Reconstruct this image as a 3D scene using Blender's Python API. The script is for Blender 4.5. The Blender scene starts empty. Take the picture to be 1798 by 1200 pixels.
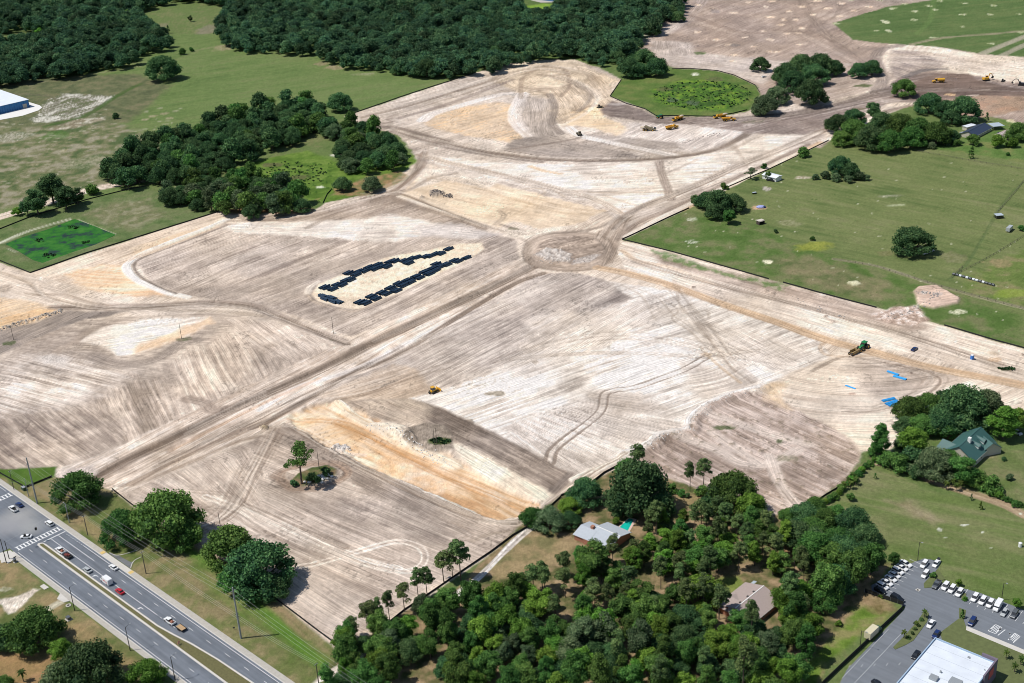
import bpy, bmesh, math, random
import numpy as np
from mathutils import Vector, Matrix
random.seed(7); rng = np.random.default_rng(7)
C = bpy.context.scene.collection
SC = bpy.context.scene
# ------------------------------------------------------------------ camera, sky, sun
CAM_H = 316.5; PITCH = 0.44755; ROLL = -0.0514; FPX = 2280.9; PW, PH = 1798., 1200.
_cd, _sd = math.cos(PITCH), math.sin(PITCH)
_R = np.array([1., 0, 0]); _F = np.array([0, _cd, -_sd]); _U = np.array([0, _sd, _cd])
_c, _s = math.cos(ROLL), math.sin(ROLL)
RT = _c*_R+_s*_U; UP = -_s*_R+_c*_U
cam = bpy.data.objects.new('camera', bpy.data.cameras.new('camera')); C.objects.link(cam); SC.camera = cam
cam.data.sensor_width = 36; cam.data.lens = 36*FPX/PW; cam.data.clip_start = 1; cam.data.clip_end = 60000
M = Matrix(((RT[0], UP[0], -_F[0], 0), (RT[1], UP[1], -_F[1], 0), (RT[2], UP[2], -_F[2], CAM_H), (0, 0, 0, 1)))
cam.matrix_world = M
W = bpy.data.worlds.new('World'); SC.world = W; W.use_nodes = True
nt = W.node_tree; bg = nt.nodes['Background']
sky = nt.nodes.new('ShaderNodeTexSky'); sky.sky_type = 'NISHITA'; sky.sun_disc = False
SUN_EL = math.radians(59.5); SHADOW_AZ = math.radians(6)     # shadows fall along +x, slightly away
sky.sun_elevation = SUN_EL
sky.sun_rotation = math.radians(270)-SHADOW_AZ
sky.air_density = 1.0; sky.dust_density = 0.6; sky.altitude = 300
nt.links.new(sky.outputs[0], bg.inputs[0]); bg.inputs[1].default_value = 0.088
sl = bpy.data.lights.new('sun', 'SUN'); sl.energy = 4.2; sl.angle = math.radians(0.53); sl.color = (1, .965, .915)
so = bpy.data.objects.new('sun', sl); C.objects.link(so)
sdir = Vector((math.cos(SHADOW_AZ)*math.cos(SUN_EL), math.sin(SHADOW_AZ)*math.cos(SUN_EL), -math.sin(SUN_EL)))
so.rotation_euler = sdir.to_track_quat('-Z', 'Y').to_euler(); so.location = (0, 0, 400)
SC.view_settings.view_transform = 'Standard'; SC.view_settings.look = 'None'
SC.cycles.pixel_filter_type = 'BLACKMAN_HARRIS'; SC.cycles.filter_width = 1.0
SC.view_settings.exposure = 0; SC.view_settings.gamma = 1
try: SC.view_settings.use_curve_mapping = False
except Exception: pass

def gp(q, z=0.0):
    """photo pixel(s) -> point(s) on the level plane at height z"""
    q = np.atleast_2d(np.asarray(q, float))
    v = ((q[:, :1]-PW/2)*RT-(q[:, 1:2]-PH/2)*UP)/FPX+_F
    t = -(CAM_H-z)/v[:, 2:3]
    return v[:, :2]*t
def g1(px, py, z=0.0):
    a = gp([(px, py)], z)[0]; return float(a[0]), float(a[1])
def pxm(x, y, z=0.0):   # photo pixels per metre seen square-on at a ground point
    return FPX/(x*_F[0]+y*_F[1]+(z-CAM_H)*_F[2])

# ------------------------------------------------------------------ numpy noise
def _h(ix, iy, s):
    n = (ix.astype(np.int64)*374761393+iy.astype(np.int64)*668265263+s*982451653) & 0xffffffff
    n = ((n ^ (n >> 13))*1274126177) & 0xffffffff
    n = n ^ (n >> 16)
    return (n & 0xffff).astype(np.float32)/65535.
def vn(u, v, s=0):
    fu = np.floor(u); fv = np.floor(v); a = (u-fu).astype(np.float32); b = (v-fv).astype(np.float32)
    a = a*a*(3-2*a); b = b*b*(3-2*b); iu = fu.astype(np.int64); iv = fv.astype(np.int64)
    n00 = _h(iu, iv, s); n10 = _h(iu+1, iv, s); n01 = _h(iu, iv+1, s); n11 = _h(iu+1, iv+1, s)
    return (n00*(1-a)+n10*a)*(1-b)+(n01*(1-a)+n11*a)*b
def fbm(u, v, s=0, o=3):
    r = 0; t = 0; w = 1.
    for i in range(o):
        r = r+w*vn(u*2**i+i*17.3, v*2**i-i*9.1, s+i*31); t += w; w *= .55
    return r/t

# ------------------------------------------------------------------ terrain lattice
NR, NC = 900, 1100
W0, W1, SL = 415., 2080., .445
iw = np.linspace(1/W0, 1/W1, NR); wv = 1/iw
yv = (wv-CAM_H*_sd)/_cd
sv = np.linspace(-SL, SL, NC)
WW, SS = np.meshgrid(wv, sv, indexing='ij')
X = (SS*WW).ravel(); Y = np.repeat(yv, NC); N = X.size
COL = np.zeros((N, 3), np.float32); HT = np.zeros(N, np.float32); ZID = np.zeros(N, np.int16); SU = X.astype(np.float32).copy(); SW_ = (Y*9).astype(np.float32)
def z_at(x, y):
    w = y*_cd+CAM_H*_sd
    r = (1/w-1/W0)/(1/W1-1/W0)*(NR-1); c = (x/w+SL)/(2*SL)*(NC-1)
    if not (0 <= r < NR-1 and 0 <= c < NC-1): return 0.
    i, j = int(r), int(c); a, b = r-i, c-j; Hh = HT
    return float((Hh[i*NC+j]*(1-b)+Hh[i*NC+j+1]*b)*(1-a)+(Hh[(i+1)*NC+j]*(1-b)+Hh[(i+1)*NC+j+1]*b)*a)

def smooth(pts, n=6):
    P = np.asarray(pts, float)
    if len(P) < 3: return P
    Q = np.vstack([2*P[0]-P[1], P, 2*P[-1]-P[-2]]); out = []
    for i in range(1, len(Q)-2):
        for k in range(n):
            t = k/n; a, b, c, d = Q[i-1], Q[i], Q[i+1], Q[i+2]
            out.append(.5*((2*b)+(c-a)*t+(2*a-5*b+4*c-d)*t*t+(-a+3*b-3*c+d)*t**3))
    out.append(Q[-2]); return np.array(out)
def bbox(P, m):
    return np.nonzero((X > P[:, 0].min()-m) & (X < P[:, 0].max()+m) & (Y > P[:, 1].min()-m) & (Y < P[:, 1].max()+m))[0]
def segdist(x, y, P, closed=False):
    """distance, signed side offset, arclength"""
    D = np.full(x.size, 1e9, np.float32); S = np.zeros(x.size, np.float32); A = np.zeros(x.size, np.float32)
    n = len(P); L = 0.
    for i in range(n if closed else n-1):
        a = P[i]; b = P[(i+1) % n]; d = b-a; l = math.hypot(*d)
        if l < 1e-6: continue
        ux, uy = d/l; rx = x-a[0]; ry = y-a[1]
        t = np.clip(rx*ux+ry*uy, 0, l); ex = rx-t*ux; ey = ry-t*uy
        dd = np.sqrt(ex*ex+ey*ey); m = dd < D
        D[m] = dd[m]; S[m] = (rx*(-uy)+ry*ux)[m]; A[m] = (t+L)[m]; L += l
    return D, S, A
def sdf(x, y, P):
    inside = np.zeros(x.size, bool); n = len(P)
    for i in range(n):
        x0, y0 = P[i]; x1, y1 = P[(i+1) % n]
        if y0 == y1: continue
        c = ((y0 > y) != (y1 > y)) & (x < (x1-x0)*(y-y0)/(y1-y0)+x0); inside ^= c
    D, _, _ = segdist(x, y, P, True)
    return np.where(inside, D, -D)
_seed = [100]; UV = [None, None]
def ramp(t, cols):
    cols = np.array(cols, np.float32); n = len(cols)-1; u = np.clip(t, 0, 1)*n; i = np.minimum(u.astype(int), n-1); f = (u-i)[:, None]
    return cols[i]*(1-f)+cols[i+1]*f
def field(x, y, mode, wa, wl, seed):
    if mode is None:
        UV[0] = x; UV[1] = y*9; return fbm(x/wa, y/wa, seed, 4)
    k = mode[0]
    if k == 'line':
        p = gp([mode[1], mode[2]]); d = p[1]-p[0]; d /= math.hypot(*d); u = x*(-d[1])+y*d[0]; v = x*d[0]+y*d[1]
    elif k == 'fan':
        c = gp([mode[1]])[0]; R0 = mode[2]; th = np.arctan2(y-c[1], x-c[0]); v = np.hypot(x-c[0], y-c[1]); u = th*R0
    else:
        c = gp([mode[1]])[0]; u = np.hypot(x-c[0], y-c[1]); v = np.arctan2(y-c[1], x-c[0])*25
    wob = (vn(u/40., v/60., seed+5)-.5)*5
    u = u+wob; UV[0] = u; UV[1] = v
    thin = 1-np.abs(2*vn(u/(wa*.62), v/(wl*.9), seed+2)-1); rows_ = .5+.5*np.cos(6.2832*(u+1.2*(vn(u*.05, v/30, seed+8)-.5)*4)/(wa*1.15))*vn(u/(wa*7), v/(wl*1.2), seed+9)
    r = .20*vn(u/(wa*4.1), v/(wl*1.3), seed)+.24*vn(u/(wa*.8), v/wl, seed+1)+.20*thin+.11*rows_+.17*vn(u/(wa*2), v/(wa*2.6), seed+3)+.12*vn(u/(wa*.5), v/(wa*1.5), seed+4)
    am = .5+.9*fbm(x/26, y/26, seed+6, 3)*vn(x/9, y/9, seed+7)**.3; lo = fbm(x/38, y/38, seed+11, 4)
    return (r/1.04-.5)*1.25*am+.48+(lo-.5)*.34
def contrast(t, k): return np.clip((t-.5)*k+.5, 0, 1)
def zone(name, pts, cols, mode=None, wa=2.0, wl=40., k=2.2, feather=2., edge=2., alpha=1., h=0., lift=0., straight=True, zid=True):
    P = gp(pts); feather *= .55; edge *= .7
    if not straight: P = smooth(np.vstack([P, P[:1]]), 5)[:-1]
    idx = bbox(P, feather+edge+2)
    if idx.size == 0: return
    x, y = X[idx], Y[idx]; s = sdf(x, y, P); _seed[0] += 7; sd = _seed[0]
    if edge > 0: s = s+(fbm(x/5, y/6, sd+3, 4)-.5)*2.6*edge
    m = np.clip(s/max(feather, .01)*.5+.5, 0, 1); m = m*m*(3-2*m)*alpha
    t = contrast(field(x, y, mode, wa, wl, sd), k)
    c = ramp(t, cols); q = m > 0
    COL[idx] = COL[idx]*(1-m[:, None])+c*m[:, None]
    HT[idx] += m*((t-.5)*h+lift); k_ = m > .5; SU[idx[k_]] = UV[0][k_]; SW_[idx[k_]] = UV[1][k_]
    if zid and name: ZID[idx[m > .5]] = NAMES.index(name)
def track(pts, width, col, alpha=.8, feather=1., rut=.5, gap=0, h=-.12, name=None, closed=False, wob=1.0, curve=True):
    P = gp(pts); P = smooth(P, 7) if curve else P; feather *= .6
    sp = (float(np.clip(P[:, 1].mean(), 350, 1900))*_cd+137)**2*(1/W0-1/W1)/NR/_cd*1.25
    if width < sp:
        alpha *= max(.5, width/sp); width = sp
        if gap and gap < 1.9*sp: gap = 0
    idx = bbox(P, width+feather+3)
    if idx.size == 0: return
    x, y = X[idx], Y[idx]; _seed[0] += 7; sd = _seed[0]
    D, S, A = segdist(x, y, P)
    if gap:
        D = np.abs(D-gap/2.); hw = width/2.
    else: hw = width/2.
    D = D+(vn(A/14., S*0+.5, sd)-.5)*wob
    m = np.clip((hw-D)/feather+.5, 0, 1)
    r = .6*vn(S/1.3, A/45., sd+1)+.4*vn(S/.6, A/20., sd+2)
    a = m*alpha*np.clip(1-rut+rut*2*contrast(r, 1.7), 0, 1)
    if isinstance(col[0], (tuple, list)): c = ramp(contrast(r, 1.8), col)
    else: c = np.array(col, np.float32)*(.82+.36*r[:, None])
    COL[idx] = COL[idx]*(1-a[:, None])+c*a[:, None]
    HT[idx] += m*h*(.5+r)
    if width > 3 and not gap: k_ = m*alpha > .6; SU[idx[k_]] = S[k_]; SW_[idx[k_]] = A[k_]
    if name: ZID[idx[(m > .55)]] = NAMES.index(name)
def blob(px, py, rx, ry, cols, alpha=1., k=2.4, wa=1.2, h=0., rough=.45, name=None):
    P = gp([(px-rx, py), (px+rx, py), (px, py-ry), (px, py+ry)]); c = gp([(px, py)])[0]
    ax = abs(P[1][0]-P[0][0])/2; ay = abs(P[2][1]-P[3][1])/2
    idx = np.nonzero((abs(X-c[0]) < ax*1.6) & (abs(Y-c[1]) < ay*1.6))[0]
    if idx.size == 0: return
    x, y = X[idx], Y[idx]; _seed[0] += 7; sd = _seed[0]
    d = np.hypot((x-c[0])/ax, (y-c[1])/ay)+(fbm(x/(ax*.5), y/(ax*.5), sd, 3)-.5)*2*rough
    m = np.clip((1-d)*2.5, 0, 1); m = m*m*(3-2*m)
    t = contrast(fbm(x/wa, y/wa, sd+1, 3), k)
    COL[idx] = COL[idx]*(1-alpha*m[:, None])+ramp(t, cols)*alpha*m[:, None]
    HT[idx] += h*m*(.6+.8*t)
    if name: ZID[idx[m > .5]] = NAMES.index(name)
def berm(pts, width, h):
    P = smooth(gp(pts), 6); idx = bbox(P, width*2+3); x, y = X[idx], Y[idx]
    D, S, A = segdist(x, y, P); _seed[0] += 7
    HT[idx] += h*np.exp(-(D/(width*.5))**2)*(.6+.8*vn(A/6, D*0, _seed[0]))

NAMES = ['grass_field', 'bare_sand_ground', 'tilled_ground', 'dirt_haul_road', 'orange_clay_cut', 'retention_pond_bank', 'leaf_litter_ground', 'scraped_scrub_ground', 'roadside_verge', 'pipe_yard_ground', 'roundabout_earthworks', 'garden_lawn', 'wetland_grass']
# albedos (linear)
SWH = (.66, .60, .53); SND = (.54, .465, .385); STN = (.46, .37, .285); CRM = (.64, .53, .40); TIL = (.37, .305, .255); TGR = (.31, .262, .228)
DBR = (.185, .142, .11); DGY = (.165, .142, .13); ORG = (.56, .34, .165); ORD = (.47, .25, .10); PNK = (.39, .29, .225); MAU = (.30, .235, .20)
GR1 = (.105, .138, .05); GR2 = (.075, .115, .035); GR3 = (.145, .15, .07); GBR = (.20, .165, .105); GBT = (.07, .20, .018); GDK = (.03, .065, .018); GYL = (.16, .22, .035)
LIT = (.26, .18, .11); LID = (.2, .14, .08)

# ---------------------------------------------------------------- base grass
b1 = fbm(X/60, Y/60, 11, 3); b2 = fbm(X/9, Y/14, 12, 3); b3 = vn(X/1.6, Y/2.4, 13)
COL[:] = ramp(contrast(.5*b1+.3*b2+.2*b3, 2.6), [GR2, GR1, GR1, GR3])
HT += (b1-.5)*.6
# north-west fields
zone('grass_field', [(-200, 120), (240, 60), (500, 60), (860, 140), (600, 215), (400, 300), (-200, 420)], [(.085, .125, .042), (.115, .155, .055), (.135, .16, .066)], ('line', (250, 200), (560, 150)), 6, 50, 2., 8, 6)
zone('grass_field', [(-200, 190), (60, 200), (200, 215), (270, 240), (300, 280), (190, 325), (-200, 420)], [(.07, .095, .04), (.115, .125, .06), (.17, .155, .095), (.24, .21, .16)], None, 9, 40, 2.6, 14, 9)
zone('grass_field', [(-200, 145), (240, 130), (300, 150), (230, 215), (80, 225), (-200, 215)], [(.075, .085, .045), (.11, .115, .06), (.15, .135, .08)], None, 8, 40, 2.0, 12, 6)
zone('grass_field', [(55, 213), (85, 175), (110, 165), (200, 168), (190, 180), (140, 205), (80, 217)], [(.10, .11, .06), (.18, .16, .13), (.32, .29, .27), (.55, .5, .48)], ('line', (60, 215), (180, 175)), 2.2, 14, 3.2, 5, 6, .85)
zone('grass_field', [(85, 228), (130, 210), (182, 205), (180, 212), (120, 228)], [(.19, .15, .11), (.30, .25, .2), (.5, .44, .4)], None, 4, 14, 3, 5, 4, .8)
blob(22, 240, 34, 10, [(.12, .12, .07), (.4, .36, .32)], .7)
blob(150, 285, 40, 14, [(.10, .12, .06), (.3, .27, .2)], .5)
blob(100, 237, 30, 8, [(.05, .11, .02), (.06, .14, .03)], .6)
for a in ((270, 204), (290, 200), (255, 210), (297, 208), (112, 265), (60, 290)): blob(a[0], a[1], 9, 2.5, [(.2, .17, .10), (.33, .28, .2)], .7)
track([(80, 222), (150, 203), (200, 172), (245, 148)], 7, (.045, .085, .02), .75, 3, .4)
track([(-60, 166), (0, 153), (100, 141), (180, 127), (245, 117)], 3, (.26, .22, .15), .7, 1.5, .3)
track([(20, 165), (80, 168), (100, 178), (90, 195)], 4, (.11, .10, .07), .7, 2, .3)
track([(340, 90), (380, 82), (440, 75)], 3, (.25, .2, .14), .5, 2, .3)
track([(235, 150), (300, 110), (345, 92)], 2, (.2, .17, .1), .5, 2, .3)
blob(365, 52, 22, 9, [(.17, .13, .12), (.25, .2, .17)], .55); blob(285, 45, 12, 5, [(.16, .13, .09), (.2, .17, .12)], .6)
blob(395, 85, 22, 6, [(.2, .16, .1), (.3, .24, .17)], .6)
blob(590, 118, 22, 5, [(.22, .17, .11), (.33, .25, .18)], .7); blob(565, 112, 16, 4, [(.2, .15, .1), (.3, .22, .16)], .6); blob(640, 130, 30, 3, [(.2, .18, .1), (.33, .3, .22)], .5); blob(70, 64, 40, 8, [(.13, .19, .03), (.2, .24, .06)], .8)
blob(945, 14, 45, 9, [(.14, .24, .03), (.2, .3, .05)], .9, name='grass_field'); blob(545, 285, 60, 20, [(.1, .17, .03), (.14, .2, .05)], .6)
# sandy farm path left
track([(-120, 410), (-20, 387), (60, 362), (140, 338), (200, 325), (285, 310)], 13, [(.34, .28, .22), (.52, .44, .37), (.62, .55, .48)], 1., 2, .1, name='bare_sand_ground')
# retention pond lot
zone('retention_pond_bank', [(-60, 420), (0, 400), (60, 378), (180, 345), (260, 330), (340, 368), (383, 372), (53, 479), (0, 458), (-60, 435)], [(.075, .11, .04), (.105, .135, .055), (.13, .145, .07)], None, 7, 20, 2.4, 2, 1.)
zone('retention_pond_bank', [(140, 375), (190, 358), (260, 350), (290, 380), (230, 405), (180, 395)], [(.12, .13, .065), (.17, .15, .09), (.27, .23, .17)], None, 5, 20, 2.4, 10, 6, .7)
track([(2, 427), (40, 410), (80, 397), (120, 385)], 4.5, [(.22, .22, .14), (.6, .57, .5)], .85, 1.5, .5)
track([(134, 386), (160, 396), (200, 411)], 3, [(.2, .2, .12), (.5, .47, .4)], .75, 1.5, .5)
track([(15, 437), (28, 442)], 3, [(.2, .2, .12), (.5, .47, .4)], .75, 1.5, .5)
# right-hand pasture
PAST = [(1455, 250), (1348, 300), (1270, 332), (1210, 366), (1092, 422), (1182, 442), (1350, 491), (1539, 541), (1658, 572), (1753, 601), (1900, 640), (1900, 190), (1740, 205), (1640, 250)]
zone('grass_field', PAST, [(.085, .115, .040), (.120, .142, .056), (.138, .155, .064), (.165, .168, .082)], ('line', (1300, 340), (1700, 420)), 5, 30, 2.0, 2, 1)
zone('grass_field', [(1095, 422), (1200, 372), (1330, 395), (1420, 440), (1560, 480), (1700, 520), (1798, 560), (1798, 612), (1350, 490)], [(.05, .10, .02), (.08, .125, .035), (.14, .14, .07)], None, 9, 30, 2.4, 12, 8, .8)
zone('grass_field', [(1340, 455), (1420, 450), (1560, 500), (1545, 535), (1400, 495)], [(.09, .10, .045), (.17, .145, .085), (.22, .17, .11)], None, 8, 30, 2.4, 12, 8, .7)
zone('grass_field', [(1690, 490), (1798, 440), (1900, 440), (1900, 560), (1798, 540), (1700, 520)], [(.085, .125, .03), (.12, .155, .045), (.2, .17, .09)], None, 9, 30, 2.4, 8, 8, .8)
zone('grass_field', [(1600, 255), (1798, 285), (1900, 290), (1900, 190), (1790, 195), (1650, 250)], [(.06, .12, .025), (.09, .15, .04), (.15, .16, .06)], None, 9, 30, 2.2, 5, 4, .8)
blob(1428, 433, 40, 11, [(.17, .19, .035), (.25, .25, .05)], .8); blob(1785, 515, 50, 10, [(.17, .22, .03), (.2, .25, .05)], .7)
blob(1755, 462, 30, 10, [(.2, .16, .09), (.3, .21, .13)], .7); blob(1560, 345, 26, 3, [(.2, .18, .13), (.4, .38, .3)], .5); blob(1570, 361, 22, 2.5, [(.3, .3, .2), (.5, .5, .35)], .5)
blob(1385, 392, 24, 8, [(.16, .15, .08), (.3, .27, .18)], .6); blob(1500, 498, 13, 5, [(.4, .36, .25), (.6, .55, .42)], .95, h=.6); blob(1348, 460, 10, 5, [(.5, .45, .35), (.7, .65, .5)], .95)
blob(1683, 548, 18, 5, [(.3, .3, .2), (.65, .6, .48)], .9); blob(1410, 312, 16, 3, [(.33, .25, .2), (.55, .48, .42)], .8); blob(1675, 452, 26, 12, [(.15, .13, .07), (.25, .2, .15)], .4); blob(1555, 445, 18, 5, [(.13, .11, .05), (.2, .17, .1)], .5)
blob(1332, 365, 15, 4, [(.4, .25, .16), (.6, .4, .3)], .85); blob(1346, 332, 9, 4, [(.25, .2, .2), (.5, .43, .42)], .8); blob(1215, 386, 12, 4, [(.3, .3, .2), (.6, .57, .5)], .6); blob(1212, 425, 14, 4, [(.1, .13, .06), (.6, .57, .5)], .6, k=6)
track([(1465, 455), (1540, 468), (1640, 500), (1720, 522), (1900, 566)], 3.5, [(.2, .17, .11), (.3, .26, .19)], .8, 1.5, .3)
track([(1798, 318), (1760, 360), (1700, 460), (1668, 490)], 2, (.07, .10, .04), .6, 1.5, .3)
for _ in range(240):
    px = rng.uniform(1200, 1798); py = rng.uniform(400, 600) if rng.random() < .7 else rng.uniform(280, 400)
    if py < 491+(px-1350)*.27-8: blob(px, py, rng.uniform(1.2, 3.2), rng.uniform(.7, 1.4), [(.3, .3, .2), (.55, .5, .4)] if rng.random() < .5 else [(.03, .07, .015), (.05, .1, .02)], .65)
for _ in range(260):
    px = rng.uniform(0, 330); py = rng.uniform(190, 330)
    blob(px, py, rng.uniform(2, 8), rng.uniform(.8, 2), [(.25, .22, .16), (.45, .4, .33)] if rng.random() < .6 else [(.04, .08, .02), (.06, .1, .03)], .4)
# far right green field beyond the site
zone('bare_sand_ground', [(1130, -60), (1900, -60), (1900, 240), (1740, 205), (1690, 205), (1640, 170), (1560, 175), (1480, 230), (1440, 260), (1350, 230), (1330, 150), (1180, 118), (1120, 95), (1150, 50), (1195, 0)], [(.26, .205, .175), (.33, .265, .225), (.40, .33, .285)], ('line', (1250, 100), (1450, 20)), 5, 45, 2.0, 3, 2)
zone('grass_field', [(1500, -60), (1562, 11), (1462, 41), (1497, 70), (1545, 76), (1660, 84), (1720, 95), (1900, 110), (1900, -60)], [(.065, .105, .035), (.085, .125, .045), (.11, .14, .055)], ('line', (1500, 60), (1798, 20)), 7, 60, 2.2, 2, 1.5)
zone('bare_sand_ground', [(1560, 12), (1640, 0), (1700, -60), (1500, -60), (1490, -20)], [(.28, .24, .2), (.36, .3, .26)], None, 6, 30, 2, 3, 2)
for q in ([(1600, 78), (1660, 66), (1740, 60), (1850, 50)], ): track(q, 7, (.25, .21, .15), .8, 2, .3)
track([(1722, 96), (1760, 80), (1850, 45)], 9, (.3, .26, .21), .9, 3, .2); track([(1755, 100), (1798, 80), (1850, 58)], 8, (.3, .26, .21), .9, 3, .2)
track([(1640, -20), (1635, 30), (1610, 60)], 2.5, (.12, .18, .06), .7, 1.5, .2)
track([(1390, -30), (1420, 20), (1440, 50), (1480, 85), (1520, 110)], 11, [(.2, .155, .13), (.33, .27, .23)], .75, 4, .4)
track([(1380, 25), (1400, 50), (1440, 75), (1500, 100)], 8, [(.22, .17, .14), (.36, .3, .26)], .6, 4, .4)
track([(1478, 8), (1466, 30), (1445, 38)], 4, (.2, .16, .13), .6, 2, .4)
track([(1240, -10), (1205, 35), (1170, 58), (1130, 72)], 16, [(.22, .18, .16), (.42, .36, .33)], .7, 5, .5); track([(1130, 62), (1160, 60), (1190, 40)], 14, [(.4, .35, .32), (.55, .5, .45)], .6, 5, .3)
zone('bare_sand_ground', [(1135, 82), (1200, 88), (1290, 100), (1420, 110), (1500, 112), (1480, 120), (1360, 125), (1340, 150), (1280, 128), (1180, 118)], [(.36, .31, .28), (.50, .45, .41)], ('line', (1150, 95), (1350, 115)), 3, 40, 2.2, 8, 4, .9)
zone('bare_sand_ground', [(1140, 70), (1215, 75), (1220, 98), (1150, 100)], [(.30, .26, .235), (.5, .44, .40)], ('line', (1180, 70), (1182, 100)), 4, 40, 3, 8, 4, .9)
for p in ((1227, 9), (1289, 23), (1224, 57), (1258, 70), (1279, 79), (1323, 82), (1340, 55), (1308, 66), (1286, 108), (1290, 97), (1352, 70), (1352, 30), (1376, 35), (1398, 35), (1408, 50), (1402, 58), (1385, 20), (1408, 12), (1428, 26), (1454, 15), (1478, 6), (1500, 19), (1527, 12), (1474, 29), (1350, 91), (1365, 91), (1442, 96), (1355, 2), (1436, 2), (1403, 78), (1372, 44), (1382, 59), (1315, 4), (1345, 12)):
    blob(p[0], p[1], rng.uniform(6, 11), rng.uniform(1.6, 3), [(.48, .36, .27), (.66, .56, .46)], .9)
for p in ((1556, 39), (1588, 7), (1568, 15), (1545, 1), (1606, 20), (1605, 35), (1643, 18), (1690, 26), (1745, 10), (1739, 26), (1694, 6), (1650, 2), (1632, 11), (1641, 17), (1540, 54), (1638, 66), (1740, 77), (1790, 25), (1793, 57), (1467, 42), (1495, 1), (1690, 47)):
    blob(p[0], p[1], rng.uniform(6, 10), rng.uniform(1.2, 2.4), [(.25, .27, .13), (.5, .48, .36)], .85)
blob(1555, 39, 9, 4, [(.4, .4, .25), (.65, .6, .5)], .8); blob(1560, 54, 6, 3, [(.4, .4, .25), (.65, .6, .5)], .8)
blob(1256, 20, 11, 4, [(.24, .21, .2), (.28, .25, .25)], .6); blob(1228, 94, 12, 3, [(.06, .12, .03), (.1, .16, .05)], .8); blob(1340, 92, 14, 6, [(.25, .2, .17), (.33, .27, .23)], .6); blob(1290, 80, 14, 3, [(.2, .18, .17), (.27, .24, .23)], .7)
# ---------------------------------------------------------------- the site
SITE = [(-80, 448), (0, 462), (53, 479), (383, 372), (430, 374), (545, 374), (572, 356), (640, 342), (690, 318), (715, 290), (735, 268), (700, 238), (640, 222), (606, 205), (836, 128), (905, 112), (950, 105), (1010, 105), (1050, 120), (1091, 140), (1071, 170), (1132, 192), (1152, 205), (1287, 201), (1312, 196), (1360, 180), (1440, 160), (1560, 130), (1640, 170), (1560, 200), (1455, 248), (1348, 298), (1210, 366), (1092, 422), (1182, 442), (1350, 491), (1540, 541), (1658, 572), (1753, 601), (1798, 613), (1900, 640), (1900, 735), (1760, 715), (1690, 700), (1610, 730), (1560, 790), (1512, 792), (1505, 815), (1480, 850), (1435, 880), (1385, 905), (1330, 905), (1200, 850), (1100, 815), (985, 872), (930, 930), (860, 975), (770, 1035), (710, 1075), (600, 1150), (500, 1065), (380, 985), (240, 895), (197, 861), (150, 850), (96, 838), (97, 826), (80, 826), (27, 824), (-80, 815)]
zone('bare_sand_ground', SITE, [(.38, .315, .26), SND, (.60, .53, .455)], ('line', (300, 800), (900, 480)), 2.5, 40, 2.0, 1.5, .8, h=.15)
# upper block
zone('bare_sand_ground', [(606, 205), (836, 128), (905, 110), (950, 105), (1050, 118), (1091, 140), (1071, 170), (1150, 205), (1300, 205), (1440, 165), (1450, 245), (1100, 400), (1060, 372), (740, 285), (700, 238)], [(.33, .28, .24), (.46, .40, .345), (.58, .52, .46)], ('line', (640, 205), (860, 150)), 3, 60, 2.1, 4, 3, h=.3)
zone('bare_sand_ground', [(860, 140), (905, 110), (1010, 108), (1085, 142), (1065, 172), (1075, 195), (1000, 215), (960, 230), (930, 180), (900, 160)], [(.36, .29, .22), (.50, .42, .325), (.60, .51, .40)], ('ring', (965, 140)), 3, 25, 2.6, 8, 5, h=.5)
zone('bare_sand_ground', [(960, 160), (1060, 130), (1080, 165), (1075, 190), (980, 215), (950, 190)], [(.34, .27, .2), (.50, .41, .31), (.60, .50, .39)], ('line', (940, 130), (1010, 215)), 3, 30, 2.6, 8, 5, .9, h=.4)
zone('orange_clay_cut', [(745, 215), (770, 198), (870, 178), (905, 185), (905, 212), (935, 242), (900, 252), (820, 238), (760, 226)], [(.40, .31, .23), (.52, .42, .31), (.58, .41, .26)], ('line', (760, 225), (880, 195)), 3, 20, 2.6, 6, 5)
track([(742, 212), (760, 200), (820, 182), (880, 166), (918, 166)], 11, [(.52, .48, .45), (.66, .62, .59)], .9, 3, .2)
track([(918, 166), (910, 185), (904, 205), (915, 225), (935, 243)], 13, [(.55, .5, .46), (.68, .63, .59)], .95, 3, .15, h=.3)
zone('bare_sand_ground', [(925, 165), (965, 175), (975, 215), (985, 235), (960, 262), (935, 240), (912, 212)], [(.31, .27, .235), (.42, .365, .32), (.5, .44, .385)], ('line', (945, 165), (965, 250)), 3, 40, 2.4, 14, 6)
zone('orange_clay_cut', [(985, 212), (1010, 192), (1055, 186), (1075, 195), (1060, 205), (1085, 215), (1110, 228), (1130, 232), (1090, 240), (1040, 225), (1000, 220)], [(.48, .38, .28), (.6, .49, .36), (.60, .44, .28)], ('ring', (1030, 130)), 3, 25, 2.6, 5, 4)
zone('dirt_haul_road', [(1055, 190), (1075, 178), (1132, 193), (1152, 206), (1300, 206), (1400, 196), (1440, 205), (1350, 222), (1240, 218), (1170, 222), (1120, 212), (1060, 203)], [(.17, .135, .125), (.225, .185, .165), (.31, .265, .24)], ('line', (1100, 205), (1300, 212)), 4, 40, 2.0, 5, 3)
blob(1095, 183, 30, 3, [(.4, .36, .35), (.5, .46, .43)], .6)
zone('bare_sand_ground', [(1110, 216), (1180, 218), (1280, 220), (1312, 235), (1295, 255), (1230, 268), (1150, 262), (1080, 245)], [(.40, .355, .325), (.52, .47, .43), (.62, .57, .53)], ('line', (1230, 262), (1300, 225)), 3, 30, 2.4, 7, 4, h=.5)
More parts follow.
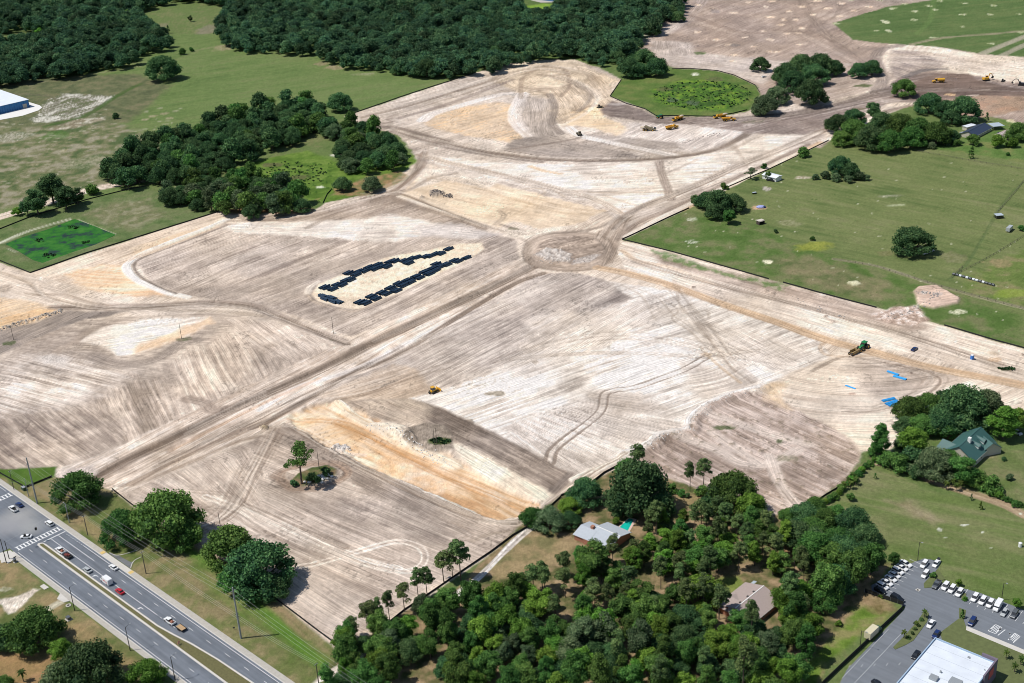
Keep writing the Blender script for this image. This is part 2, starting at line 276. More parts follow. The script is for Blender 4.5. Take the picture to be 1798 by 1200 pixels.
zone('tilled_ground', [(1020, 236), (1090, 240), (1190, 250), (1200, 262), (1120, 262), (1050, 248)], [(.28, .245, .22), (.38, .335, .30)], ('line', (1040, 240), (1180, 262)), 3, 30, 2.2, 6, 3)
zone('tilled_ground', [(900, 245), (970, 238), (1020, 250), (1130, 275), (1100, 282), (980, 278), (880, 268)], [(.27, .235, .21), (.37, .32, .28)], ('line', (920, 250), (1100, 278)), 3, 50, 2.2, 6, 3)
track([(1000, 224), (1020, 238), (1080, 252), (1150, 266), (1190, 274)], 8, [(.5, .46, .42), (.68, .64, .6)], .85, 3, .2)
track([(975, 215), (990, 228), (1020, 240), (1060, 247), (1110, 238)], 4, (.6, .55, .5), .6, 3, .4)
for q, w in (([(650, 222), (700, 226), (760, 242), (830, 262), (900, 273), (980, 281), (1100, 282), (1200, 274), (1260, 262), (1300, 243), (1318, 228), (1300, 222)], 8), ([(690, 232), (740, 246), (800, 262), (880, 275), (950, 284)], 7), ([(900, 262), (940, 256), (1000, 246), (1020, 240)], 4)):
    track(q, w, [(.17, .14, .12), (.26, .215, .185)], .85, 3, .35)
track([(700, 208), (790, 182), (860, 155), (900, 140)], 7, (.22, .18, .16), .65, 3, .5); track([(640, 206), (740, 180), (850, 145)], 5, (.3, .25, .2), .5, 3, .5)
track([(620, 214), (660, 216), (690, 215), (682, 208), (700, 202)], 6, (.25, .2, .17), .5, 3, .5)
for r in (0, 1): track([(915, 165+r*8), (918, 140-r*4), (950, 120-r*3), (990, 122-r*2), (1000, 150), (985, 170)], 3.5, (.28, .22, .17), .6, 2, .4)
track([(965, 165), (975, 190), (970, 215), (985, 235)], 7, (.2, .17, .15), .7, 3, .4); track([(1010, 195), (1040, 186), (1060, 187)], 5, (.25, .18, .13), .7, 2.5, .4)
track([(1005, 110), (1035, 135), (1050, 160)], 3, (.3, .24, .19), .5, 2, .4)
# bright band north of the roundabout
zone('bare_sand_ground', [(742, 272), (870, 285), (1000, 290), (1160, 284), (1290, 262), (1340, 238), (1440, 235), (1350, 285), (1190, 345), (1110, 380), (1060, 362), (880, 318), (740, 280)], [(.44, .385, .33), (.60, .54, .475), (.68, .62, .56)], ('line', (900, 300), (1250, 280)), 3, 50, 2.0, 4, 3, h=.2)
track([(735, 272), (800, 288), (890, 308), (985, 332), (1050, 352), (1088, 374)], 6, [(.27, .21, .15), (.40, .32, .25)], .8, 2.5, .4)
track([(985, 333), (1060, 338), (1190, 337)], 2.2, (.36, .29, .22), .7, 1.5, .4); track([(1060, 343), (1120, 362)], 2, (.36, .29, .22), .5, 1.5, .4)
track([(1157, 282), (1162, 305), (1172, 330), (1178, 350)], 7, [(.22, .18, .15), (.36, .3, .26)], .85, 2, .4); track([(1170, 305), (1200, 292), (1225, 280)], 3, (.35, .3, .26), .6, 2, .4)
track([(930, 292), (955, 300), (985, 306)], 4, (.5, .36, .22), .7, 2, .3)
track([(1290, 258), (1310, 290), (1300, 300)], 4, (.38, .32, .27), .5, 2, .4)
# NE haul roads
zone('dirt_haul_road', [(1170, 210), (1300, 208), (1400, 194), (1480, 178), (1560, 150), (1585, 130), (1640, 128), (1720, 134), (1760, 150), (1900, 152), (1900, 172), (1700, 172), (1640, 178), (1560, 182), (1480, 216), (1430, 236), (1340, 236), (1250, 226)], [(.165, .13, .115), (.22, .178, .16), (.27, .225, .2), (.40, .35, .32)], ('line', (1300, 218), (1540, 165)), 4, 60, 1.9, 5, 3)
zone('bare_sand_ground', [(1375, 165), (1470, 135), (1535, 140), (1530, 158), (1460, 178), (1400, 188)], [(.26, .21, .175), (.36, .3, .26), (.42, .36, .32)], ('line', (1400, 180), (1530, 140)), 4, 50, 2., 5, 3, .9)
zone('bare_sand_ground', [(1560, 78), (1640, 82), (1720, 96), (1900, 108), (1900, 148), (1780, 146), (1720, 134), (1640, 124), (1590, 128), (1550, 145), (1545, 110)], [(.42, .355, .29), (.58, .51, .43), (.66, .59, .50)], ('line', (1580, 100), (1798, 125)), 4, 60, 2.2, 5, 3)
zone('bare_sand_ground', [(1565, 88), (1610, 90), (1660, 108), (1650, 122), (1600, 130), (1560, 140)], [(.20, .175, .165), (.32, .27, .24), (.42, .36, .31)], ('line', (1570, 95), (1655, 115)), 4, 30, 2.2, 8, 3)
track([(1590, 135), (1620, 124), (1660, 121)], 8, (.13, .125, .13), .6, 4, .3)
track([(1540, 160), (1550, 140), (1543, 120), (1538, 100), (1550, 86), (1580, 80)], 12, [(.2, .165, .145), (.33, .28, .25)], .9, 4, .4)
zone('dirt_haul_road', [(1590, 150), (1640, 130), (1700, 130), (1720, 142), (1798, 158), (1900, 160), (1900, 178), (1640, 180), (1560, 172)], [(.13, .095, .08), (.18, .135, .115), (.235, .18, .15)], ('line', (1640, 165), (1798, 165)), 5, 50, 1.9, 4, 2)
zone('bare_sand_ground', [(1640, 178), (1720, 168), (1900, 170), (1900, 188), (1798, 192), (1740, 206), (1700, 208)], [(.24, .175, .13), (.32, .24, .18), (.36, .24, .17)], None, 8, 40, 2, 4, 2)
blob(1668, 166, 12, 3, [(.42, .26, .14), (.6, .45, .28)], .8); blob(1708, 168, 14, 1.6, [(.4, .33, .27), (.55, .47, .4)], .8); blob(1730, 158, 16, 1.2, [(.4, .33, .27), (.55, .47, .4)], .7)
blob(1514, 151, 18, 4, [(.05, .1, .025), (.09, .13, .04)], .8); blob(1507, 192, 14, 2.5, [(.08, .1, .04), (.2, .17, .1)], .6); blob(1320, 214, 22, 3, [(.1, .12, .06), (.24, .2, .15)], .6); blob(1775, 213, 10, 4, [(.4, .35, .22), (.62, .56, .4)], .9)
for q, w in (([(1062, 418), (1090, 385), (1130, 362), (1180, 343), (1240, 318), (1300, 290), (1370, 262), (1440, 232), (1500, 205)], 8), ([(1075, 428), (1120, 392), (1180, 366), (1250, 334), (1330, 296), (1420, 254)], 5), ([(1450, 230), (1520, 205), (1600, 185)], 6)):
    track(q, w, [(.2, .155, .125), (.33, .27, .225)], .9, 2, .35, name='dirt_haul_road')
track([(1200, 370), (1290, 322), (1360, 290), (1440, 250)], 4, [(.48, .32, .19), (.5, .38, .25)], .8, 2, .3)
track([(1098, 415), (1210, 358), (1300, 316), (1400, 270)], 5, (.62, .57, .5), .7, 2, .2)
# silt pond green island
zone('wetland_grass', [(1091, 140), (1071, 170), (1132, 192), (1152, 204), (1250, 205), (1287, 201), (1312, 196), (1334, 166), (1326, 150), (1290, 133), (1260, 125), (1210, 121), (1180, 122), (1150, 134)], [(.07, .115, .028), (.095, .135, .038), (.13, .15, .05)], None, 12, 20, 2.2, 2, 1)
zone('wetland_grass', [(1140, 160), (1200, 140), (1270, 142), (1320, 162), (1310, 182), (1270, 195), (1200, 192), (1150, 178)], [(.04, .08, .018), (.06, .125, .02), (.09, .17, .025), (.14, .21, .03)], None, 7, 20, 2.8, 10, 6)
blob(1255, 140, 20, 6, [(.07, .085, .035), (.13, .12, .06)], .8); blob(1215, 182, 16, 5, [(.06, .08, .06), (.09, .11, .08)], .8); blob(1180, 176, 14, 5, [(.06, .08, .06), (.09, .11, .08)], .8); blob(1221, 131, 9, 3, [(.4, .4, .3), (.7, .66, .6)], .95); blob(1165, 157, 18, 5, [(.08, .085, .04), (.13, .12, .06)], .7)
for _ in range(260):
    a = rng.uniform(0, 6.28); r = math.sqrt(rng.random()); blob(1232+88*r*math.cos(a), 168+25*r*math.sin(a), rng.uniform(1.5, 6), rng.uniform(.6, 2), [(.02, .055, .014), (.045, .09, .02), (.08, .08, .04)], .6, h=.5)
# central wetland beside the pipe field
zone('wetland_grass', [(400, 300), (470, 278), (540, 265), (600, 290), (720, 270), (735, 282), (690, 318), (640, 342), (565, 357), (540, 350), (480, 320)], [(.065, .115, .02), (.095, .155, .028), (.13, .185, .042)], None, 8, 20, 2.4, 4, 3)
zone('wetland_grass', [(540, 355), (600, 338), (690, 320), (660, 300), (600, 335)], [(.08, .13, .03), (.16, .15, .07), (.28, .18, .1)], None, 6, 20, 2.4, 4, 3, .8)
blob(480, 290, 26, 5, [(.08, .075, .04), (.13, .11, .06)], .8); blob(525, 312, 24, 6, [(.07, .07, .035), (.11, .1, .05)], .8); blob(590, 272, 14, 4, [(.5, .48, .42), (.6, .57, .5)], .8); blob(562, 329, 9, 3, [(.5, .5, .4), (.7, .68, .6)], .8)
for _ in range(70): blob(rng.uniform(470, 590), rng.uniform(285, 345), rng.uniform(1.5, 4), rng.uniform(.8, 1.6), [(.015, .05, .008), (.03, .08, .012)], .8, h=.6)
zone('leaf_litter_ground', [(586, 330), (700, 300), (725, 310), (650, 345), (590, 343)], [(.12, .12, .05), (.33, .18, .11)], None, 4, 10, 2.6, 3, 2, .8)
zone('leaf_litter_ground', [(385, 368), (548, 366), (560, 377), (400, 378)], [(.24, .14, .09), (.36, .2, .13)], None, 4, 10, 2.6, 2, 1.5, .9)
# west half of the framed lot
zone('bare_sand_ground', [(53, 479), (383, 374), (420, 380), (330, 415), (240, 452), (222, 475), (245, 500), (320, 525), (200, 520), (120, 500)], [(.42, .345, .27), (.57, .48, .39), (.62, .53, .43)], ('line', (120, 480), (330, 405)), 3, 30, 2.2, 3, 1.5)
zone('orange_clay_cut', [(112, 482), (180, 462), (222, 470), (250, 500), (300, 518), (240, 522), (150, 508)], [(.55, .38, .24), (.62, .49, .35), (.60, .53, .43)], ('ring', (330, 380)), 2.5, 25, 2.8, 5, 4)
zone('orange_clay_cut', [(230, 435), (330, 405), (370, 400), (300, 430), (240, 450)], [(.56, .42, .28), (.6, .5, .38)], ('line', (240, 445), (350, 405)), 2.5, 25, 2.4, 5, 3, .8)
zone('tilled_ground', [(237, 458), (290, 432), (330, 418), (395, 392), (440, 395), (560, 395), (700, 378), (830, 405), (905, 420), (912, 455), (700, 560), (617, 592), (560, 570), (470, 538), (330, 520), (262, 495)], [(.27, .225, .195), (.37, .315, .27), (.45, .39, .34), (.54, .475, .415)], ('line', (300, 510), (540, 415)), 1.9, 60, 2.4, 3, 1.5, h=.35)
zone('tilled_ground', [(400, 375), (545, 374), (600, 358), (700, 330), (740, 290), (755, 296), (700, 345), (760, 372), (860, 400), (830, 412), (760, 400), (660, 385), (560, 392), (430, 388)], [(.27, .22, .18), (.37, .31, .26), (.46, .39, .33)], ('line', (560, 375), (700, 330)), 2.5, 50, 2.2, 4, 2)
zone('bare_sand_ground', [(398, 398), (430, 388), (480, 392), (560, 388), (640, 385), (690, 375), (760, 392), (850, 410), (840, 420), (760, 412), (690, 425), (600, 420), (480, 412), (410, 408)], [(.46, .41, .37), (.62, .57, .51), (.68, .63, .57)], ('line', (420, 400), (800, 400)), 2.5, 40, 2.0, 6, 4, .9)
zone('bare_sand_ground', [(720, 395), (800, 392), (880, 412), (820, 420), (740, 415)], [(.40, .37, .35), (.50, .46, .44)], ('line', (720, 400), (850, 412)), 2.5, 40, 2.0, 6, 4, .7)
zone('tilled_ground', [(262, 495), (300, 505), (420, 500), (560, 470), (650, 440), (800, 430), (840, 438), (640, 470), (540, 510), (470, 538), (330, 522)], [(.27, .225, .195), (.35, .3, .26), (.44, .38, .33)], ('line', (300, 520), (560, 425)), 1.8, 60, 2.6, 12, 4, .7, h=.3)
track([(398, 386), (360, 402), (330, 413), (285, 431), (250, 446), (228, 460), (222, 472), (235, 490), (262, 503), (292, 515), (330, 523)], 5.5, [(.58, .54, .49), (.7, .66, .62)], .95, 1.5, .15, h=.5)
track([(400, 395), (335, 420), (292, 436), (250, 453), (236, 466), (245, 484), (275, 503), (310, 517)], 2.4, (.17, .14, .12), .8, 1.5, .3)
blob(425, 397, 26, 6, [(.55, .5, .45), (.7, .66, .62)], .8, h=.6)
# eastern tan lobe
zone('orange_clay_cut', [(745, 300), (800, 305), (880, 325), (1062, 370), (1012, 395), (945, 402), (902, 388), (872, 402), (820, 384), (700, 345), (722, 322)], [(.46, .37, .275), (.56, .46, .345), (.62, .52, .40)], ('line', (780, 345), (960, 380)), 3, 25, 2.2, 4, 3)
zone('bare_sand_ground', [(742, 296), (800, 298), (880, 318), (860, 330), (780, 318), (720, 335)], [(.5, .44, .38), (.64, .58, .5)], None, 4, 20, 2, 5, 3, .9)
blob(766, 341, 15, 7, [(.16, .14, .13), (.36, .32, .28)], .9, h=1.5); blob(787, 345, 7, 4, [(.16, .14, .13), (.3, .27, .23)], .85, h=1.); blob(740, 347, 6, 3, [(.15, .13, .11), (.3, .26, .22)], .8, h=.8)
track([(700, 345), (760, 365), (820, 388), (850, 398)], 3.5, (.66, .6, .52), .8, 1.5, .2, h=.6); track([(870, 395), (885, 380), (876, 370)], 4, (.25, .21, .17), .5, 2, .6)
track([(745, 268), (735, 290), (722, 312), (695, 332), (690, 348), (740, 365), (810, 386), (850, 402)], 6, (.28, .225, .18), .75, 2, .4); track([(755, 275), (728, 312), (700, 330)], 4, (.3, .24, .2), .6, 2, .4)
track([(800, 305), (760, 312), (715, 335), (640, 360), (590, 375), (540, 400)], 5, (.29, .235, .19), .65, 2, .4); track([(650, 330), (676, 345), (672, 365), (640, 380)], 4, (.3, .24, .2), .5, 2, .5)
track([(905, 318), (955, 335), (945, 345), (915, 370), (885, 388)], 1.6, (.42, .32, .21), .5, 1, .3); track([(900, 335), (960, 330), (990, 345)], 1.6, (.42, .32, .21), .5, 1, .3)
# pipe storage yard
zone('pipe_yard_ground', [(545, 517), (562, 498), (600, 483), (675, 453), (762, 438), (805, 428), (848, 427), (850, 438), (825, 455), (700, 515), (640, 540), (620, 544), (560, 530)], [(.52, .44, .34), (.62, .53, .42), (.66, .57, .46)], None, 2.5, 10, 1.8, 2, 1.5)
track([(542, 520), (556, 532), (618, 547), (660, 533)], 2, (.42, .35, .28), .7, 1, .3, h=.4); track([(560, 495), (545, 505), (540, 515)], 4, (.6, .55, .48), .7, 1.5, .2, h=.5)
track([(850, 440), (835, 450), (828, 448)], 1.5, (.2, .17, .14), .7, 1, .3)
# roads south of the framed lot
zone('bare_sand_ground', [(-80, 470), (0, 465), (60, 485), (120, 515), (250, 535), (400, 535), (300, 555), (150, 545), (50, 530), (-80, 520)], [(.50, .43, .36), (.62, .55, .48)], ('line', (0, 480), (200, 540)), 3, 40, 2, 4, 2)
track([(-60, 462), (0, 478), (40, 492), (70, 510)], 3, (.33, .27, .21), .6, 1.5, .5); track([(45, 515), (80, 520), (130, 535), (170, 545)], 2.5, (.33, .27, .21), .6, 1.5, .5)
track([(90, 540), (170, 540), (260, 538), (360, 532), (440, 538), (490, 556), (550, 580), (610, 604)], 8, [(.20, .165, .145), (.34, .28, .24)], .8, 2.5, .45, name='dirt_haul_road')
track([(60, 518), (110, 518), (160, 532), (220, 542)], 4, (.3, .24, .19), .6, 2, .5); track([(280, 545), (400, 548), (470, 560), (560, 600)], 5, (.3, .25, .2), .6, 2.5, .5)
zone('bare_sand_ground', [(-80, 530), (0, 523), (60, 530), (108, 548), (60, 568), (0, 582), (-80, 590)], [(.40, .31, .22), (.53, .43, .32), (.58, .41, .25)], ('line', (0, 570), (90, 545)), 3, 30, 2.3, 4, 2)
zone('dirt_haul_road', [(-80, 600), (0, 580), (60, 568), (115, 545), (160, 548), (230, 545), (180, 558), (110, 575), (90, 595), (60, 605), (0, 640), (-80, 660)], [(.20, .17, .15), (.27, .235, .21), (.34, .29, .25)], ('line', (20, 600), (120, 555)), 3, 40, 2, 4, 2)
blob(8, 507, 16, 8, [(.2, .17, .14), (.4, .33, .27)], .7)
# western tilled field
zone('tilled_ground', [(-80, 645), (0, 625), (60, 595), (150, 560), (370, 550), (470, 558), (560, 590), (600, 612), (560, 620), (380, 708), (170, 803), (90, 826), (-80, 822)], [(.30, .25, .21), (.40, .34, .285), (.52, .45, .375)], ('fan', (-500, 560), 420), 2.2, 60, 2.8, 2.5, 1.5, h=.35)
zone('tilled_ground', [(-80, 645), (50, 622), (110, 618), (200, 640), (240, 655), (215, 680), (190, 700), (120, 720), (50, 735), (-80, 740)], [(.30, .255, .22), (.47, .41, .355), (.62, .565, .51)], ('line', (0, 652), (190, 700)), 2.3, 60, 3.2, 24, 9, h=.4)
zone('tilled_ground', [(-80, 735), (60, 725), (165, 705), (220, 730), (250, 770), (200, 790), (150, 805), (95, 825), (-80, 822)], [(.22, .18, .155), (.33, .275, .23), (.49, .42, .355)], ('line', (60, 740), (150, 808)), 2.4, 50, 2.8, 26, 9, h=.4)
zone('tilled_ground', [(165, 705), (190, 692), (240, 660), (290, 665), (310, 700), (330, 730), (280, 760), (235, 780), (215, 750)], [(.28, .23, .185), (.39, .325, .27), (.56, .48, .40)], ('line', (240, 690), (262, 745)), 2.6, 40, 3.0, 24, 9, h=.4)
zone('tilled_ground', [(290, 640), (330, 615), (430, 580), (520, 585), (590, 612), (480, 660), (370, 708), (325, 725), (305, 690)], [(.33, .275, .23), (.44, .37, .31), (.60, .53, .45)], ('line', (350, 610), (395, 700)), 2.6, 50, 2.8, 24, 9, h=.4)
zone('tilled_ground', [(390, 560), (480, 565), (580, 598), (500, 640), (440, 610)], [(.36, .3, .25), (.5, .43, .365), (.60, .53, .46)], ('line', (430, 570), (520, 630)), 2.6, 40, 2.6, 10, 5, .9, h=.3)
zone('bare_sand_ground', [(62, 628), (90, 622), (120, 628), (115, 640), (80, 640)], [(.48, .44, .4), (.64, .6, .56)], None, 4, 20, 2, 5, 3, .8)
zone('bare_sand_ground', [(140, 600), (175, 575), (260, 560), (365, 558), (372, 568), (330, 590), (240, 622), (212, 624), (180, 606)], [(.54, .46, .37), (.66, .60, .53), (.70, .64, .57)], ('line', (150, 600), (360, 560)), 3, 40, 2, 4, 3)
zone('orange_clay_cut', [(290, 590), (330, 572), (365, 560), (372, 568), (330, 590), (262, 615), (235, 622), (240, 608)], [(.52, .36, .21), (.60, .44, .29)], ('line', (240, 615), (360, 565)), 2.5, 20, 2.2, 6, 3, .8)
track([(165, 625), (210, 640), (270, 632), (320, 604), (340, 598)], 10, [(.22, .185, .16), (.33, .28, .24)], .8, 5, .3)
track([(100, 615), (130, 600), (150, 585), (200, 565)], 6, (.33, .27, .22), .5, 4, .4); blob(322, 596, 16, 4, [(.1, .13, .06), (.2, .17, .12)], .8); blob(18, 603, 14, 5, [(.06, .11, .03), (.13, .14, .07)], .8); blob(585, 596, 9, 3, [(.07, .12, .03), (.2, .17, .1)], .8)
for _ in range(22): blob(rng.uniform(0, 110), 0, 1, 1, [DGY, TGR], 0)
for t in np.linspace(0, 1, 26): blob(108-108*t+rng.uniform(-2, 2), 547+32*t+rng.uniform(-2, 2), rng.uniform(2, 4), rng.uniform(1.4, 2.4), [(.16, .15, .14), (.36, .34, .32)], .8, h=.8)
# main south-west haul road
zone('bare_sand_ground', [(905, 458), (950, 480), (880, 520), (720, 608), (690, 640), (480, 750), (300, 835), (215, 872), (197, 861), (150, 850), (96, 838), (97, 826), (170, 802), (370, 708), (480, 655), (618, 596)], [(.38, .31, .25), (.52, .445, .375), (.62, .56, .50)], ('line', (300, 800), (900, 480)), 2, 70, 2.5, 3, 1.5, h=.25)
track([(935, 468), (860, 505), (760, 552), (660, 600), (560, 650), (470, 690), (400, 722), (330, 757), (240, 800), (170, 838), (150, 852)], 9.5, [(.225, .18, .145), (.33, .27, .22)], .9, 2, .35, name='dirt_haul_road')
track([(955, 480), (900, 500), (800, 560), (700, 622), (620, 655), (560, 690), (480, 735), (440, 752), (330, 800), (230, 850)], 5, [(.27, .2, .15), (.42, .34, .27)], .8, 1.8, .4, name='dirt_haul_road')
track([(900, 490), (780, 545), (690, 590), (620, 612)], 4, (.24, .19, .155), .75, 1.5, .4); track([(690, 640), (640, 657), (600, 668), (562, 690)], 2.6, (.17, .145, .13), .8, 1.2, .4, h=.3)
track([(720, 600), (660, 632), (590, 660), (520, 680), (455, 720)], 4, (.62, .59, .57), .7, 2, .2); track([(560, 665), (480, 700), (400, 740), (350, 765), (300, 790)], 3, (.45, .29, .18), .5, 2, .5)
track([(450, 750), (400, 762), (340, 790), (305, 795), (300, 785), (320, 775)], 4, (.36, .29, .24), .6, 2, .5); track([(480, 765), (420, 775), (330, 815), (240, 850)], 4, (.28, .22, .17), .7, 1.6, .4)
track([(700, 612), (720, 640), (700, 650), (690, 640)], 8, (.26, .22, .19), .6, 4, .5); track([(330, 700), (360, 708), (372, 720), (400, 718)], 8, (.24, .19, .155), .7, 3, .5); track([(395, 716), (385, 730), (375, 735)], 4, (.14, .11, .09), .6, 1.5, .5)
track([(560, 690), (500, 722), (470, 742), (466, 752)], 3, (.2, .155, .12), .7, 1.5, .3); blob(463, 752, 9, 5, [(.15, .12, .1), (.5, .42, .26)], .7, h=1); blob(210, 852, 20, 4, [(.2, .17, .15), (.3, .26, .23)], .7)
zone('bare_sand_ground', [(97, 827), (160, 818), (180, 835), (150, 850), (98, 840)], [(.42, .37, .34), (.56, .5, .46)], None, 3, 20, 2, 3, 1, .8)
# roundabout
zone('roundabout_earthworks', [(922, 443), (930, 425), (960, 412), (1010, 408), (1060, 414), (1078, 430), (1078, 452), (1050, 470), (1000, 476), (950, 470), (928, 460)], [(.27, .215, .17), (.40, .33, .27), (.5, .42, .35)], ('ring', (999, 442)), 2.2, 40, 2.2, 2, 1.2, straight=False)
zone('roundabout_earthworks', [(937, 445), (950, 428), (975, 418), (1010, 415), (1045, 420), (1060, 434), (1058, 450), (1035, 461), (1000, 465), (960, 458)], [(.20, .16, .13), (.32, .26, .215), (.46, .385, .32)], ('line', (950, 450), (1050, 425)), 1.8, 20, 2.6, 2, 1.2, straight=False, lift=.5, h=.4)
zone('roundabout_earthworks', [(936, 448), (960, 438), (985, 440), (1005, 448), (1000, 462), (965, 459)], [(.26, .23, .21), (.38, .35, .32), (.5, .47, .44)], None, 1.6, 10, 2.6, 2, 1.5, lift=.6, h=1.0)
zone('roundabout_earthworks', [(1008, 458), (1040, 448), (1056, 448), (1035, 461), (1005, 465)], [(.3, .27, .25), (.46, .43, .4)], None, 1.6, 10, 2.6, 2, 1.5, .9, h=.8)
ring = [(922, 443), (930, 425), (960, 412), (1010, 408), (1060, 414), (1078, 430), (1078, 452), (1050, 470), (1000, 476), (950, 470), (928, 460), (922, 443)]
track(ring, 4, (.25, .2, .16), .4, 2.5, .5); track([(928, 432), (950, 420), (1000, 412), (1055, 420), (1070, 440), (1045, 464), (1000, 470), (950, 465), (930, 450)], 3, (.27, .22, .18), .45, 1.5, .5)
zone('dirt_haul_road', [(1040, 412), (1085, 385), (1110, 385), (1090, 410), (1085, 440), (1080, 460), (1055, 470), (1062, 440)], [(.24, .195, .16), (.37, .305, .25), (.48, .41, .345)], ('line', (1060, 460), (1085, 400)), 1.8, 30, 2.4, 3, 2)
track([(880, 395), (930, 408), (990, 408), (1050, 400), (1090, 380)], 4, (.22, .18, .15), .75, 2, .4); track([(905, 470), (925, 455), (930, 430), (905, 415), (880, 405)], 3, (.3, .25, .2), .5, 2, .4)
zone('bare_sand_ground', [(880, 402), (930, 406), (960, 402), (1020, 398), (930, 415), (900, 418)], [(.5, .44, .36), (.64, .57, .48)], None, 3, 20, 2, 3, 2, .9); blob(900, 402, 14, 3, [(.1, .12, .06), (.2, .18, .11)], .6)
# central east tilled field
zone('tilled_ground', [(715, 607), (945, 482), (1000, 478), (1060, 490), (1112, 524), (975, 592), (850, 662), (765, 692), (700, 690), (640, 712), (580, 705), (560, 690), (690, 635)], [(.25, .215, .195), (.34, .295, .26), (.42, .37, .33), (.50, .45, .40)], ('line', (740, 670), (1060, 505)), 1.9, 70, 2.3, 3, 1.5, h=.35)
zone('tilled_ground', [(560, 692), (690, 640), (730, 645), (765, 690), (715, 705), (640, 712), (590, 712)], [(.34, .265, .2), (.45, .365, .285), (.52, .44, .36)], ('line', (580, 705), (720, 660)), 1.9, 50, 2.3, 5, 3, .85, h=.2)
zone('tilled_ground', [(1000, 560), (1010, 545), (1050, 530), (1090, 510), (1112, 524), (1050, 555), (1000, 575)], [(.15, .125, .115), (.25, .215, .195)], ('line', (1000, 565), (1100, 520)), 1.8, 30, 2.6, 8, 4, .8)
blob(1020, 552, 12, 6, [(.11, .095, .09), (.2, .17, .16)], .7); track([(940, 600), (1000, 572), (1060, 545), (1112, 524)], 4, (.2, .165, .145), .6, 3, .4)
# white spoil field
zone('bare_sand_ground', [(720, 700), (765, 690), (850, 662), (975, 592), (1112, 524), (1060, 492), (1180, 512), (1300, 548), (1440, 600), (1460, 630), (1400, 650), (1340, 682), (1290, 692), (1240, 715), (1215, 735), (1215, 755), (1165, 765), (1140, 785), (1090, 812), (1005, 850), (960, 820), (830, 765)], [(.40, .36, .325), (.56, .52, .475), (.66, .62, .575), (.70, .66, .62)], ('line', (850, 690), (1250, 560)), 2.2, 40, 2.3, 3, 2, h=.35)
zone('bare_sand_ground', [(930, 560), (1110, 530), (1200, 545), (1060, 610), (940, 650), (880, 660)], [(.38, .33, .28), (.55, .49, .43), (.62, .57, .52)], ('line', (900, 660), (1080, 560)), 2.2, 40, 2.3, 14, 6, .7, h=.3)
zone('bare_sand_ground', [(900, 740), (1060, 690), (1210, 740), (1215, 755), (1140, 785), (1090, 812), (1005, 846), (900, 790)], [(.34, .30, .265), (.52, .47, .425), (.66, .61, .56)], ('fan', (760, 660), 300), 2.4, 50, 3., 12, 5, .9, h=.4)
zone('bare_sand_ground', [(1200, 640), (1300, 640), (1360, 690), (1290, 692), (1240, 715), (1210, 680)], [(.36, .31, .26), (.52, .465, .40), (.64, .59, .53)], ('ring', (1160, 600)), 2.2, 30, 2.8, 10, 5, .8, h=.4)
zone('bare_sand_ground', [(1200, 560), (1320, 580), (1420, 610), (1380, 660), (1300, 650), (1240, 610)], [(.38, .33, .28), (.54, .48, .42), (.62, .56, .5)], ('line', (1230, 560), (1400, 650)), 2.2, 40, 2.6, 12, 5, .6, h=.3)
zone('bare_sand_ground', [(1030, 690), (1120, 690), (1180, 720), (1090, 730), (1040, 715)], [(.27, .23, .19), (.4, .34, .29)], ('line', (1040, 695), (1170, 715)), 2, 30, 2.6, 8, 4, .6)
for q in ([(900, 632), (960, 625), (1060, 620), (1150, 622), (1240, 626), (1330, 615)], [(1160, 520), (1190, 545), (1180, 560), (1210, 580), (1230, 600), (1260, 625)], [(1186, 500), (1200, 548), (1240, 545), (1245, 560)], [(1090, 500), (1150, 520), (1190, 560), (1250, 600), (1300, 670)], [(1055, 492), (1120, 515), (1150, 560)]):
    track(q, 1.6, (.36, .31, .26), .6, 1.2, .3, gap=2.4)
track([(1238, 628), (1200, 650), (1160, 665), (1118, 680), (1080, 686), (1062, 693), (1056, 720), (1030, 745), (1000, 767), (972, 790), (965, 812)], 1.3, (.22, .18, .15), .85, .8, .2, gap=4.2, h=-.2)
track([(1230, 610), (1260, 640), (1300, 672)], 2.4, (.4, .31, .22), .7, 1.2, .4); blob(1240, 622, 12, 4, [(.3, .23, .16), (.45, .36, .26)], .7)
blob(870, 692, 24, 5, [(.17, .15, .11), (.27, .24, .19)], .85); blob(822, 742, 14, 5, [(.2, .17, .13), (.45, .4, .34)], .8, h=.6); blob(940, 636, 7, 5, [(.3, .24, .18), (.45, .38, .3)], .6)
track([(1340, 682), (1290, 694), (1240, 715), (1215, 738), (1212, 757), (1165, 765), (1140, 785), (1100, 800)], 8, [(.42, .4, .38), (.72, .7, .67)], .8, 3, .4, h=1.0)
for _ in range(120):
    t = rng.random(); q = [(1340, 680), (1240, 715), (1212, 755), (1150, 780), (1060, 825)]; i = int(t*4); f = t*4-i; blob(q[i][0]*(1-f)+q[i+1][0]*f+rng.normal(0, 9), q[i][1]*(1-f)+q[i+1][1]*f+rng.normal(0, 4), rng.uniform(.8, 2), rng.uniform(.6, 1.1), [(.2, .17, .15), (.4, .37, .34)], .8, h=.4)
